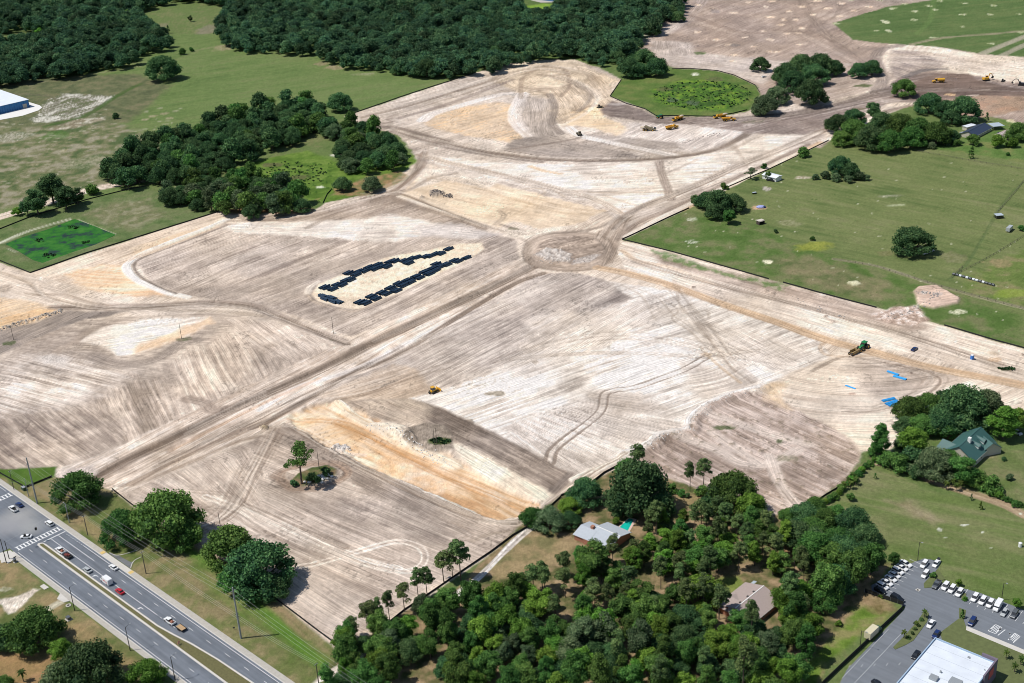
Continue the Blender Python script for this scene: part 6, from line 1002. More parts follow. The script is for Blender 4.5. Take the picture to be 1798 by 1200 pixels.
def palm(px, py, label, s=1., group=None):
    x, y = g1(px, py); x, y = g1(px, py, 4.2*s); o = bpy.data.objects.new('palm_tree', None); C.objects.link(o); o.location = (x, y, z_at(x, y)); o.scale = (s,)*3; o.rotation_euler = (0, 0, random.uniform(0, 6)); o['label'] = label; o['category'] = 'palm'
    if group: o['group'] = group
    child('trunk', PTR, o); child('fronds', random.choice(PALM), o)
palm(37, 1180, 'lone palm at the bottom left below the oaks', 1.05)
for q in ((1652, 828), (1660, 838), (1667, 834), (1674, 842), (1681, 836), (1687, 846), (1694, 842), (1663, 848), (1680, 850)): palm(*q, 'yellow green palm in the clump at the lawn edge below the pale oak', .85, 'palm clump at the lawn edge')
for q in ((1482, 848), (1490, 840), (1497, 832), (1503, 840), (1494, 847)): palm(*q, 'yellow green palm in the clump beside the hedge', .85, 'palm clump beside the hedge')
palm(1768, 1144, 'left palm on the store lawn', .8); palm(1783, 1167, 'lowest palm on the store lawn', .85); palm(1794, 1155, 'palm at the right edge of the store lawn', .8); palm(1588, 1109, 'palm at the lower end of the planted car park island', .75); palm(1624, 1073, 'palm at the upper end of the planted car park island', .75); palm(1610, 1092, 'palm in the middle of the planted car park island', .5)
for i, q in enumerate(((1618, 1088), (1612, 1098), (1606, 1104), (1602, 1112), (1596, 1120), (1608, 1094))): T(*q, 9, 'bush', 'pine', 'low shrub planted along the car park island', 'shrubs on the car park island')
# far woods: masses of crowns nobody could count
wc = bpy.data.collections.new('wood_kinds')
for v in range(5):
    o = bpy.data.objects.new('wood_crown', crown_mesh('wood_crown', 'wood', 400+v, LM['wood'])); wc.objects.link(o)
def far_wood(name, poly, spacing, zc, seed, label, wr=(10, 24), holes=()):
    pts = scatter(poly, spacing, zc, seed, holes=holes); r = random.Random(seed)
    me = bpy.data.meshes.new(name); me.from_pydata([(x, y, 0) for x, y in pts], [], []); s = me.attributes.new('size', 'FLOAT', 'POINT'); s.data.foreach_set('value', [r.uniform(*wr) for _ in pts]); q = me.attributes.new('spin', 'FLOAT', 'POINT'); q.data.foreach_set('value', [r.uniform(0, 6.28) for _ in pts])
    o = bpy.data.objects.new(name, me); C.objects.link(o); o['kind'] = 'stuff'; o['label'] = label; o['category'] = 'woodland'
    g = bpy.data.node_groups.new(name, 'GeometryNodeTree'); g.interface.new_socket('Geometry', in_out='INPUT', socket_type='NodeSocketGeometry'); g.interface.new_socket('Geometry', in_out='OUTPUT', socket_type='NodeSocketGeometry')
    N = g.nodes; i = N.new('NodeGroupInput'); ou = N.new('NodeGroupOutput'); ip = N.new('GeometryNodeInstanceOnPoints'); ci = N.new('GeometryNodeCollectionInfo'); ci.inputs['Collection'].default_value = wc; ci.inputs['Separate Children'].default_value = True; ci.inputs['Reset Children'].default_value = True
    a = N.new('GeometryNodeInputNamedAttribute'); a.data_type = 'FLOAT'; a.inputs['Name'].default_value = 'size'; sp = N.new('GeometryNodeInputNamedAttribute'); sp.data_type = 'FLOAT'; sp.inputs['Name'].default_value = 'spin'; cb = N.new('ShaderNodeCombineXYZ')
    ip.inputs['Pick Instance'].default_value = True
    g.links.new(i.outputs[0], ip.inputs['Points']); g.links.new(ci.outputs[0], ip.inputs['Instance']); g.links.new(sp.outputs['Attribute'], cb.inputs[2]); g.links.new(cb.outputs[0], ip.inputs['Rotation']); g.links.new(a.outputs['Attribute'], ip.inputs['Scale']); g.links.new(ip.outputs[0], ou.inputs[0])
    md = o.modifiers.new('wood', 'NODES'); md.node_group = g; return len(pts)
N0.append(far_wood('woodland', [(-80, -40), (340, -40), (300, 0), (240, 12), (225, 22), (262, 34), (285, 55), (297, 73), (280, 82), (240, 88), (235, 108), (165, 118), (110, 130), (70, 130), (0, 142), (-80, 150)], 12., 8, 31, 'dense dark wood filling the top left corner', holes=([(-40, 62), (45, 52), (95, 56), (92, 66), (40, 78), (-40, 84)],)))
N0.append(far_wood('woodland', [(388, 30), (405, 3), (440, -40), (900, -50), (905, 5), (925, 20), (975, 22), (985, -5), (1000, -40), (1190, -40), (1198, 20), (1150, 36), (1155, 50), (1125, 58), (1122, 80), (1100, 104), (1060, 105), (1010, 90), (900, 104), (870, 118), (760, 128), (700, 122), (660, 114), (600, 108), (550, 88), (500, 88), (440, 84), (400, 76), (385, 55)], 12., 8, 32, 'broad dark wood across the top centre of the view'))
N0.append(far_wood('woodland', [(290, -40), (440, -40), (405, 2), (370, 2), (340, -4), (300, -6)], 12, 8, 33, 'strip of dark wood at the top between the two big woods'))
for q in ((225, 22), (68, 56), (55, 66), (95, 45)): T(*q, 16, 'round', 'bright', 'bright green tree at the edge of the top left wood', 'bright trees at the top left wood', .8)
for q in ((1175, 20, 34), (1148, 52, 26), (1138, 48, 26), (1190, 28, 26), (1085, 100, 30), (870, 92, 34), (748, 118, 44), (697, 122, 24)): T(*q, 'oak', 'oak', 'larger oak at the front edge of the top centre wood', 'edge oaks of the top centre wood')
print('groves', N0, 'trees', len(TREES))
# ================================================================== vehicles
def paint(name, c, r=.3): 
    m = mat(name, c, r, 0, noise=.05, scale=1.5); m.node_tree.nodes['Principled BSDF'].inputs['Coat Weight'].default_value = .4; return m
PT = {'white': paint('white_paint', (.78, .78, .77)), 'silver': paint('silver_paint', (.42, .44, .44)), 'red': paint('red_paint', (.50, .012, .02)), 'black': paint('black_paint', (.012, .014, .018)), 'navy': paint('navy_paint', (.012, .03, .12)), 'grey': paint('grey_paint', (.10, .11, .12)),
      'yellow': paint('machine_yellow', (.68, .36, .025), .5), 'dusty': paint('dusty_machine', (.24, .20, .12), .7), 'green': paint('tractor_green', (.012, .20, .05), .4), 'blue': paint('plastic_blue', (.02, .17, .55), .5), 'cream': paint('cream_paint', (.62, .56, .38), .5), 'teal': paint('dark_green_paint', (.01, .07, .05), .4)}
GLASS = mat('dark_glass', (.015, .02, .025), .08, noise=0, spec=.8); RUB = mat('tyre_rubber', (.02, .02, .02), .85, noise=.2); DIRT = mat('load_soil', (.52, .44, .34), .95, noise=.25, scale=1); LAMP = mat('lamp_glass', (.7, .7, .65), .2, noise=0); RIM = mat('rim', (.3, .3, .3), .4, .5, noise=0)
def loft(secs):     # secs: x, half-width low, z low, half-width top, z top
    b = MB(); n = len(secs); vs = []
    for x, a, z0, c, z1 in secs: m = z0+(z1-z0)*.55; vs += [(x, -a, z0), (x, -max(a, c)*1.0, m), (x, -c, z1), (x, c, z1), (x, max(a, c)*1.0, m), (x, a, z0)]
    fs = [tuple(range(5, -1, -1)), tuple(range(6*(n-1), 6*n))]
    for i in range(n-1):
        for k in range(6): j = (k+1) % 6; fs.append((6*i+k, 6*i+j, 6*i+6+j, 6*i+6+k))
    return b.add(vs, fs)
def wheel_mb(r, w): return MB().rod((0, -w/2, 0), (0, w/2, 0), r, n=14)
VM = {}
def mesh_of(key, fn, m):
    if key not in VM: 
        b = fn(); me = bpy.data.meshes.new(key[0] if isinstance(key, tuple) else key); me.from_pydata(b.v, [], b.f); me.materials.append(m); VM[key] = me
    return VM[key]
SPEC = {'sedan': dict(body=[(-2.35, .72, .45, .68, .78), (-2.25, .86, .28, .82, .95), (-1.5, .90, .22, .84, .98), (0, .91, .22, .86, .95), (1.2, .90, .22, .84, .92), (2.1, .86, .25, .78, .78), (2.4, .70, .35, .62, .62)], cab=[(-1.75, .74, .95, .70, .97), (-1.15, .80, .93, .60, 1.40), (.35, .80, .93, .60, 1.42), (1.15, .76, .9, .70, .95)], roof=(-1.15, .35, .60, 1.40), wx=1.42, wr=.33),
        'suv': dict(body=[(-2.35, .84, .4, .80, 1.0), (-2.25, .93, .3, .88, 1.1), (0, .95, .26, .90, 1.08), (1.2, .94, .26, .88, 1.05), (2.1, .90, .3, .82, .95), (2.38, .78, .4, .70, .75)], cab=[(-2.2, .84, 1.08, .76, 1.12), (-2.0, .86, 1.05, .70, 1.72), (.4, .86, 1.05, .70, 1.74), (1.25, .80, 1.03, .74, 1.07)], roof=(-2.0, .4, .70, 1.72), wx=1.42, wr=.38),
        'van': dict(body=[(-2.9, .95, .35, .92, 2.3), (-2.8, 1.0, .3, .95, 2.5), (1.2, 1.0, .3, .93, 2.45), (2.0, .98, .3, .85, 1.4), (2.8, .92, .35, .80, 1.05), (2.95, .85, .4, .75, .8)], cab=[(1.15, 1.005, 1.4, .945, 2.1), (1.3, .99, 1.4, .93, 2.2), (2.03, .93, 1.25, .86, 1.45)], roof=(-2.7, 1.1, .92, 2.5), wx=1.85, wr=.36),
        'pickup': dict(body=[(-2.8, .9, .45, .88, 1.05), (-2.7, .96, .4, .93, 1.1), (-.55, .97, .36, .94, 1.1), (1.0, .97, .36, .92, 1.1), (2.4, .95, .4, .86, 1.02), (2.8, .85, .5, .78, .8)], cab=[(-.75, .88, 1.08, .80, 1.12), (-.6, .88, 1.08, .76, 1.78), (.75, .88, 1.08, .76, 1.78), (1.45, .82, 1.06, .78, 1.1)], roof=(-.6, .75, .76, 1.78), wx=1.75, wr=.42)}
def car(px, py, rz, typ, col, label, group=None, s=1.08, z=0., load=None):
    S = SPEC[typ]; x, y = g1(px, py, z+.6); r = empty({'sedan': 'car', 'suv': 'car', 'van': 'van', 'pickup': 'pickup_truck'}[typ], label, {'sedan': 'car', 'suv': 'car', 'van': 'van', 'pickup': 'pickup'}[typ], (x, y, z if z else max(z_at(x, y), 0) if z_at(x, y) > -.05 else 0.0), rz, group, s)
    child('body', mesh_of(('body', typ, col), lambda: loft(S['body']), PT[col]), r)
    w = child('windows', mesh_of(('windows', typ), lambda: loft(S['cab']), GLASS), r)
    x0, x1, hw_, zr = S['roof']; child('roof', mesh_of(('roof', typ, col), lambda: MB().box(x0-.05, x1+.05, -hw_-.04, hw_+.04, zr-.01, zr+.06, .05), PT[col]), r)
    for sx in (-1, 1):
        for sy in (-1, 1):
            o = child('wheel', mesh_of(('wheel', typ), lambda: wheel_mb(S['wr'], .22), RUB), r); o.location = (sx*S['wx'], sy*(S['body'][2][1]-.08), S['wr'])
    for sy in (-1, 1):
        o = child('headlight', mesh_of(('headlight', 0), lambda: MB().box(-.06, .06, -.14, .14, -.08, .08), LAMP), r); o.location = (S['body'][-1][0]-.05, sy*.62, .66 if typ == 'sedan' else .8)
    if typ == 'pickup':
        child('cargo_bed', mesh_of(('cargo_bed', 0), lambda: MB().box(-2.6, -.8, -.75, .75, 1.09, 1.12), RUB), r)
        if load: child('load', mesh_of(('load', load), lambda: MB().box(-2.4, -1., -.6, .6, 1.12, 1.5, .2).box(-2.1, -1.4, -.3, .3, 1.5, 1.75, .1), mat('load_'+load, (.35, .14, .09), .9)), r)
    return r
HR = UA+math.pi       # north-west bound heading
car(106, 967, HR, 'pickup', 'white', 'white pickup towing a red loaded trailer in the turn lane', load='red')
car(153.5, 1001, HR, 'sedan', 'silver', 'silver sedan in the turn lane ahead of the white delivery van'); 
v = car(187, 1021, HR, 'van', 'white', 'white delivery van with red mark in the turn lane', s=1.15)
b = MB().box(-1.2, .4, 1.012, 1.02, 1.3, 1.75).box(-2.0, -1.3, 1.012, 1.02, 1.0, 1.5); b.build('side_mark', mat('van_red', (.55, .03, .06), .5), v)
car(210.5, 1038.5, HR, 'sedan', 'red', 'bright red sedan behind the delivery van in the turn lane'); car(199, 996.5, HR, 'sedan', 'white', 'white sedan passing the driveway in the outer lane')
car(86.5, 919.5, HR, 'suv', 'white', 'white wagon crossing the junction just beyond the crosswalk'); car(46, 942.5, heading((53, 943), (36, 943.5)), 'sedan', 'white', 'white car turning in the middle of the junction')
car(23, 894, HR, 'pickup', 'white', 'white pickup stopped at the far crosswalk'); car(34, 886.5, HR, 'sedan', 'navy', 'dark blue car on the far crosswalk beside the white pickup')
car(298, 1091, HR, 'pickup', 'white', 'white pickup towing a flat wooden trailer on the highway', load='tools')
def trailer(px, py, rz, label, deckm, red=False):
    x, y = g1(px, py, .7); r = empty('trailer', label, 'trailer', (x, y, 0), rz, None, 1.05)
    MB().box(-2.2, 2.2, -1.05, 1.05, .6, .72).build('deck', deckm, r); fr = MB().box(-2.25, 2.25, -1.12, -1.05, .55, 1.0).box(-2.25, 2.25, 1.05, 1.12, .55, 1.0).box(-2.3, -2.2, -1.05, 1.05, .55, 1.1).rod((2.2, 0, .6), (3.3, 0, .5), .06); fr.build('frame', RUB, r)
    for sx in (-.5, .4):
        for sy in (-1.2, 1.2): o = child('wheel', mesh_of(('wheel', 't'), lambda: wheel_mb(.32, .2), RUB), r); o.location = (sx, sy, .32)
    if red:
        q = MB(); rr = random.Random(3)
        for i in range(14): a = rr.uniform(-1.8, 1.4); c = rr.uniform(-.8, .5); q.box(a, a+rr.uniform(.4, .9), c, c+.35, .72, rr.uniform(.9, 1.6), .05)
        q.build('load', mat('red_equipment', (.22, .05, .04), .7, noise=.5), r)
    return r
trailer(119, 976, HR, 'trailer piled with red equipment behind the white pickup', RUB, True); trailer(318, 1102.5, HR, 'flat trailer with tan wooden deck behind the lower pickup', mat('tan_boards', (.42, .28, .15), .8, noise=.2))
# car park
HA = heading((1657, 1021), (1645, 1037)); ra = heading((1545.5, 1037), (1590.3, 990.2)); HB = ra-math.pi/2
HB = heading((1549.4, 1029.7), (1561, 1036))
lr = [(1590.3, 990), (1583.4, 997), (1576.4, 1003.2), (1570.2, 1009.5), (1564, 1016), (1557, 1023), (1549.5, 1029.7), (1545.5, 1037)]
nth = ['top', 'second', 'third', 'fourth', 'fifth', 'sixth', 'seventh', 'bottom']
for i, q in enumerate(lr): car(*q, HB, ('sedan', 'sedan', 'suv', 'sedan')[i % 4], 'black' if i == 7 else 'white', '%s %s car in the slanting row by the wood' % (nth[i], 'black' if i == 7 else 'white'), 'cars parked in the slanting row', 1.08 if i else 1.15)
car(1622.8, 991.5, HA, 'suv', 'white', 'white wagon parked alone at the top of the car park, left of two'); c_ = car(1643.7, 990, HA, 'sedan', 'white', 'white car with raised boot lid at the top of the car park'); MB().add([(-2.2, -.6, .95), (-2.2, .6, .95), (-2.75, .55, 1.7), (-2.75, -.55, 1.7), (-2.2, -.6, 1.0), (-2.2, .6, 1.0), (-2.75, .55, 1.75), (-2.75, -.55, 1.75)], [(0, 1, 2, 3), (7, 6, 5, 4), (0, 3, 7, 4), (1, 5, 6, 2), (2, 6, 7, 3)]).build('boot_lid', PT['black'], c_)
car(1624.7, 1009, HA, 'suv', 'white', 'white wagon parked beside the round shrub on the kerb island')
for q, t, c, l in (((1644.5, 1026.6), 'pickup', 'grey', 'dark grey pickup first in the right hand row'), ((1660, 1030), 'suv', 'white', 'white wagon second in the right hand row'), ((1671.5, 1035), 'suv', 'white', 'white wagon third in the right hand row'), ((1684.7, 1041.5), 'suv', 'white', 'white wagon last before the narrow grass island'), ((1711.7, 1050), 'suv', 'white', 'white wagon first after the narrow grass island'), ((1725.3, 1055.6), 'suv', 'white', 'white wagon second after the narrow grass island'), ((1738.5, 1060.6), 'suv', 'white', 'white wagon left of the tall white van'), ((1752, 1065.5), 'van', 'white', 'tall white van in the right hand row'), ((1763.5, 1075.5), 'sedan', 'silver', 'grey sedan right of the tall white van'), ((1781, 1079), 'suv', 'grey', 'dark wagon at the right end of the row'), ((1707, 1092), 'suv', 'navy', 'dark blue car in front of the store pavement')): car(*q, HA, t, c, l, 'cars parked in the right hand row' if q[1] < 1085 else None)
car(1575.7, 1051.5, HB, 'suv', 'black', 'long black wagon by the corner of the screened fence', s=1.2); car(1634.4, 1096, HA, 'sedan', 'white', 'white car driving beside the planted car park island'); car(1643.7, 1114, HA, 'sedan', 'navy', 'dark blue car at the corner of the store'); car(1608, 1150, HA, 'sedan', 'black', 'black car against the side wall of the store'); car(1542, 1201, HB, 'sedan', 'black', 'black car cut off by the bottom edge in the car park')
def box_truck(px, py, rz, label):
    x, y = g1(px, py, 1.5); r = empty('box_truck', label, 'truck', (x, y, z_at(x, y)), rz, None, 1.05)
    MB().box(-4.2, 1.6, -1.25, 1.25, 1.0, 3.6).build('cargo_box', PT['cream'], r); loft([(1.8, 1.1, .6, 1.05, 2.5), (3.0, 1.1, .6, 1.0, 2.5), (3.5, 1.1, .6, 1., 1.6), (4.6, 1.0, .6, .85, 1.4)]).build('cab', PT['teal'], r); loft([(2.9, 1.12, 1.6, 1.02, 2.3), (3.46, 1.08, 1.6, .98, 1.7)]).build('windscreen', GLASS, r)
    for sx in (-2.6, 3.4):
        for sy in (-1.05, 1.05): o = child('wheel', mesh_of(('wheel', 'b'), lambda: wheel_mb(.5, .35), RUB), r); o.location = (sx, sy, .5)
box_truck(1533, 1110, heading((1527, 1111), (1542, 1097)), 'cream box truck with dark green cab outside the screened fence')
car(1605.5, 613, heading((1600, 617), (1611, 609)), 'sedan', 'navy', 'dark blue car alone on the sand beside the orange road'); car(1341.5, 135, heading((1337, 136), (1346, 134)), 'sedan', 'white', 'small white car on the mauve ground by the wetland fence'); car(23, 142, heading((18, 142), (28, 143)), 'pickup', 'white', 'white pickup under the trees in the top left corner')
car(1625, 444.5, heading((1620, 446), (1632, 442)), 'suv', 'white', 'white vehicle at the shaded foot of the lone pasture oak', s=1.15); car(1634, 441, heading((1629, 443), (1640, 440)), 'suv', 'silver', 'pale vehicle right of the white one under the lone pasture oak')
car(1353, 317, heading((1347, 316), (1360, 318)), 'pickup', 'black', 'black truck in front of the white cabin', s=1.15); car(1756, 234.5, heading((1750, 235), (1763, 234)), 'sedan', 'navy', 'blue car at the brown roofed farm shed'); car(1646, 736, heading((1640, 738), (1652, 735)), 'sedan', 'white', 'white car half hidden under the garden oaks'); car(1786, 760, heading((1778, 756), (1794, 764)), 'suv', 'white', 'white car behind the bright upright tree at the right edge')
# ------------------------------------------------------------------ machines
def wheels(r, xs, y, rad, w, key, m=RUB):
    for x in xs:
        for sy in (-1, 1):
            o = child('wheel', mesh_of(('wheel', key), lambda: wheel_mb(rad, w), m), r); o.location = (x, sy*y, rad); child('rim', mesh_of(('rim', key), lambda: MB().rod((0, -w*.52, 0), (0, w*.52, 0), rad*.45, n=10), PT['yellow']), o)
def dump_truck(px, py, rz, col, label, load=True, raised=False):
    x, y = g1(px, py, 1.4); P_ = PT[col]; r = empty('dump_truck', label, 'dump truck', (x, y, z_at(x, y)), rz, 'articulated dump trucks', 1.12)
    loft([(2.2, 1.2, 1.1, 1.1, 2.3), (3.6, 1.15, 1.0, 1., 2.2), (5.2, 1.0, .9, .85, 1.9)]).build('hood', P_, r); MB().box(1.2, 2.7, -.8, .8, 1.6, 3.3, .12).build('cab', P_, r); MB().box(1.25, 2.75, -.84, .84, 2.35, 3.0, .1).build('windows', GLASS, r)
    MB().box(-4.6, 1.2, -.5, .5, .9, 1.3).build('frame', RUB, r)
    bd = MB().add([(-4.9, -1.0, 1.5), (.8, -1.0, 1.35), (.8, 1.0, 1.35), (-4.9, 1.0, 1.5), (-5.4, -1.5, 2.7), (1.0, -1.5, 2.9), (1.0, 1.5, 2.9), (-5.4, 1.5, 2.7), (-4.7, -.8, 1.6), (.7, -.8, 1.5), (.7, .8, 1.5), (-4.7, .8, 1.6), (-5.2, -1.35, 2.7), (.85, -1.35, 2.9), (.85, 1.35, 2.9), (-5.2, 1.35, 2.7)],
         [(0, 3, 2, 1), (0, 1, 5, 4), (1, 2, 6, 5), (2, 3, 7, 6), (8, 9, 10, 11), (8, 12, 13, 9), (9, 13, 14, 10), (10, 14, 15, 11), (4, 5, 13, 12), (5, 6, 14, 13), (6, 7, 15, 14), (3, 0, 8, 11), (0, 4, 12, 8), (7, 3, 11, 15)]).build('dump_body', P_, r)
    if raised: bd.rotation_euler = (0, math.radians(24), 0); bd.location = (0, 0, -.6); bd.location.x = .6
    if load: MB().ico((-2.0, 0, 2.4), 1.0, 2).build('load', DIRT, r).scale = (2.3, 1.25, 1.)
    if load: r.children[-1].location = (2.6, 0, 0)
    wheels(r, (3.3, -1.9, -3.7), 1.15, .85, .6, 'adt'); return r
dump_truck(1139.5, 227, heading((1132, 227), (1148, 228)), 'dusty', 'dusty grey dump truck tipping on the pale sand', True, True); dump_truck(1180, 224, heading((1170, 226), (1190, 222)), 'yellow', 'empty yellow dump truck on the pale sand', False); dump_truck(1189.5, 208.5, heading((1198, 206), (1182, 211)), 'yellow', 'yellow dump truck with pale load beside the green tractor')
dump_truck(1264, 204.5, heading((1272, 203), (1254, 206)), 'yellow', 'yellow dump truck with pale load against the wetland fence'); dump_truck(1279.5, 209.5, heading((1270, 210), (1290, 209)), 'yellow', 'yellow dump truck in front, right of the loaded pair', False)
def dozer(px, py, rz, col, label, s=1.15):
    x, y = g1(px, py, 1.); P_ = PT[col]; r = empty('bulldozer', label, 'bulldozer', (x, y, z_at(x, y)), rz, None, s)
    for sy in (-1, 1):
        t = MB(); t.prism([(-1.7, .1), (-1.3, 0), (1.3, 0), (1.75, .2), (1.8, .6), (1.4, .85), (-1.5, .85), (-1.85, .5)], sy*1.15-.28, sy*1.15+.28).build('track', RUB, r)
    loft([(-1.6, .8, .6, .75, 1.4), (.2, .8, .6, .7, 1.55), (1.7, .6, .6, .55, 1.5), (1.9, .55, .6, .5, 1.3)]).build('hood', P_, r); MB().box(-1.3, .1, -.75, .75, 1.4, 2.6, .1).build('cab', GLASS, r); MB().box(-1.45, .2, -.85, .85, 2.6, 2.75).build('cab_roof', P_, r)
    MB().prism([(2.3, .1), (2.5, .1), (2.42, .6), (2.55, 1.25), (2.35, 1.3), (2.2, .6)], -1.7, 1.7).build('blade', P_, r); MB().rod((.3, -1.45, .5), (2.3, -1.3, .4), .09).rod((.3, 1.45, .5), (2.3, 1.3, .4), .09).build('push_arms', P_, r); MB().box(-2.6, -1.8, -.6, .6, .5, .8).box(-2.6, -2.4, -.1, .1, -.0, .6).build('ripper', RUB, r); return r
dozer(762, 686, heading((755, 689), (770, 683)), 'yellow', 'yellow bulldozer on the edge of white sand and tilled soil', 1.25); dozer(1017.5, 235, heading((1022, 240), (1014, 230)), 'dusty', 'dusty bulldozer on the white strip west of the dump trucks', 1.3); dozer(1053, 187.5, heading((1045, 189), (1062, 187)), 'dusty', 'brown bulldozer at the edge of the dark soil', 1.1); dozer(1761, 141.5, heading((1756, 144), (1766, 139)), 'black', 'small dark machine between the two excavators', .9)
def excavator(px, py, rz, col, label, s=1.2, reach=1.):
    x, y = g1(px, py, 1.2); P_ = PT[col]; r = empty('excavator', label, 'excavator', (x, y, z_at(x, y)), rz, None, s)
    for sy in (-1, 1): MB().prism([(-2.0, .15), (-1.6, 0), (1.6, 0), (2., .15), (2.1, .55), (1.8, .9), (-1.8, .9), (-2.1, .55)], sy*1.2-.32, sy*1.2+.32).build('track', RUB, r)
    MB().box(-2.6, 1.3, -1.35, 1.35, 1.0, 2.1, .1).box(-2.8, -1.8, -1.3, 1.3, 1.1, 2.4, .15).build('house', P_, r); MB().box(.1, 1.5, .3, 1.3, 1.5, 3.0, .08).build('cab', GLASS, r); MB().box(.1, 1.5, .3, 1.3, 3.0, 3.1).build('cab_roof', P_, r)
    e = (4.2*reach, 0, 4.6); f = (6.6*reach, 0, 2.6); MB().rod((1.2, -.2, 1.8), (2.6*reach, -.2, 4.4), .32, .3, 6).rod((2.6*reach, -.2, 4.4), e, .3, .2, 6).build('boom', P_, r); MB().rod(e, f, .22, .16, 6).build('stick', P_, r); MB().prism([(f[0]-.1, 2.6), (f[0]+.3, 2.2), (f[0]+.2, 1.3), (f[0]-.7, 1.0), (f[0]-1.1, 1.5), (f[0]-.6, 1.7)], -.6, .6).build('bucket', RUB, r); return r
excavator(1732, 139.5, heading((1722, 141), (1745, 137)), 'yellow', 'orange yellow excavator on the bright sand beside the dark haul road', 1.35, .8); excavator(1793, 148, heading((1798, 149), (1775, 147)), 'black', 'dark excavator with arched boom at the right edge', 1.2)
def tractor(px, py, rz, label, s=1.2):
    x, y = g1(px, py, 1.3); r = empty('tractor', label, 'tractor', (x, y, z_at(x, y)), rz, None, s); G_ = PT['green']
    loft([(.2, .55, 1.0, .5, 1.8), (2.2, .5, .9, .42, 1.65), (2.6, .42, 1., .38, 1.4)]).build('hood', G_, r); MB().box(-1.4, .3, -.75, .75, 1.3, 2.6, .08).build('cab', GLASS, r); MB().box(-1.5, .4, -.9, .9, 2.6, 2.85, .1).build('cab_roof', G_, r); MB().box(-1.6, 2.0, -.4, .4, .7, 1.2).build('chassis', G_, r)
    wheels(r, (-1.1,), 1.15, .95, .75, 'tr'); wheels(r, (1.7,), 1.0, .72, .55, 'tf'); return r
tractor(1516, 608, heading((1522, 604), (1508, 612)), 'green tractor pulling a yellow scraper beside the orange road', 1.45); tractor(1159, 205.5, heading((1165, 206), (1152, 205)), 'green tractor against the wetland fence left of the dump trucks', 1.2)
x, y = g1(1499, 619, 1.); r = empty('scraper', 'rusty yellow towed scraper behind the green tractor', 'scraper', (x, y, z_at(x, y)), heading((1505, 616), (1492, 622)), None, 1.3)
YD = mat('rusty_yellow', (.30, .21, .09), .8, noise=.5, scale=1.); MB().box(-2.2, 1.2, -1.2, -.9, .6, 1.7).box(-2.2, 1.2, .9, 1.2, .6, 1.7).box(-2.2, -1.9, -.9, .9, .5, 1.6).box(-2.2, 1.0, -.9, .9, .45, .6).build('bowl', YD, r); MB().rod((1.2, 0, 1.2), (3.6, 0, .8), .15).rod((-2.2, 0, 1.4), (-3.6, 0, 1.0), .12).box(-3.9, -3.5, -1.2, 1.2, .7, 1.).build('frame', YD, r); wheels(r, (-3.1,), 1.0, .7, .6, 'sc'); wheels(r, (1.7,), .8, .6, .5, 'sd')
x, y = g1(1648, 142.5, 1.4); r = empty('water_truck', 'yellow water truck spraying on the dark haul road', 'water truck', (x, y, z_at(x, y)), heading((1658, 142), (1638, 143)), None, 1.15)
loft([(2.6, 1.15, 1.0, 1.05, 2.2), (5.0, .95, .9, .85, 1.9)]).build('hood', PT['yellow'], r); MB().box(1.4, 2.8, -.8, .8, 1.6, 3.2, .1).build('cab', GLASS, r); MB().box(1.35, 2.85, -.85, .85, 3.15, 3.3).build('cab_roof', PT['yellow'], r); MB().rod((-4.6, 0, 2.3), (.9, 0, 2.3), 1.25, n=16).build('tank', PT['yellow'], r); wheels(r, (3.4, -1.6, -3.4), 1.15, .8, .6, 'wt')
WS, t_, b_ = nmat('water_spray'); b_.inputs['Base Color'].default_value = (.75, .82, .95, 1); b_.inputs['Alpha'].default_value = .5; sp = MB(); rr = random.Random(5)
for i in range(1500):
    a = rr.uniform(0, 1); d = rr.choice([1, 1, 1, -1]); xx = (-5.6-13*a) if d > 0 else 5.5+6*a; zz = (2.0+2.6*math.sin(math.pi*min(1, a*1.05))*.8)*rr.uniform(.1, 1.) if d > 0 else 1.5*rr.random()*(1-a); yy = rr.uniform(-1, 1)*(1+5*a); q = .13; sp.add([(xx, yy, zz), (xx+q, yy, zz), (xx, yy+q, zz+q)], [(0, 1, 2)])
o = sp.build('water_spray', WS); o.location = r.location; o.rotation_euler = r.rotation_euler; tag(o, 'pale fan of water sprayed behind the yellow water truck', 'water spray'); o['kind'] = 'stuff'
x, y = g1(1707, 628, 1.1); r = empty('portable_toilet', 'bright blue portable toilet on the sand right of the dark blue car', 'toilet', (x, y, z_at(x, y)), .5, None, 1.15)
MB().box(-.6, .6, -.6, .6, .1, 2.1).build('cabin', PT['blue'], r); MB().box(-.64, .64, -.64, .64, 2.1, 2.35, .15).build('roof', PT['white'], r); MB().box(-.35, .35, -.64, -.6, .15, 1.95).build('door', PT['blue'], r)
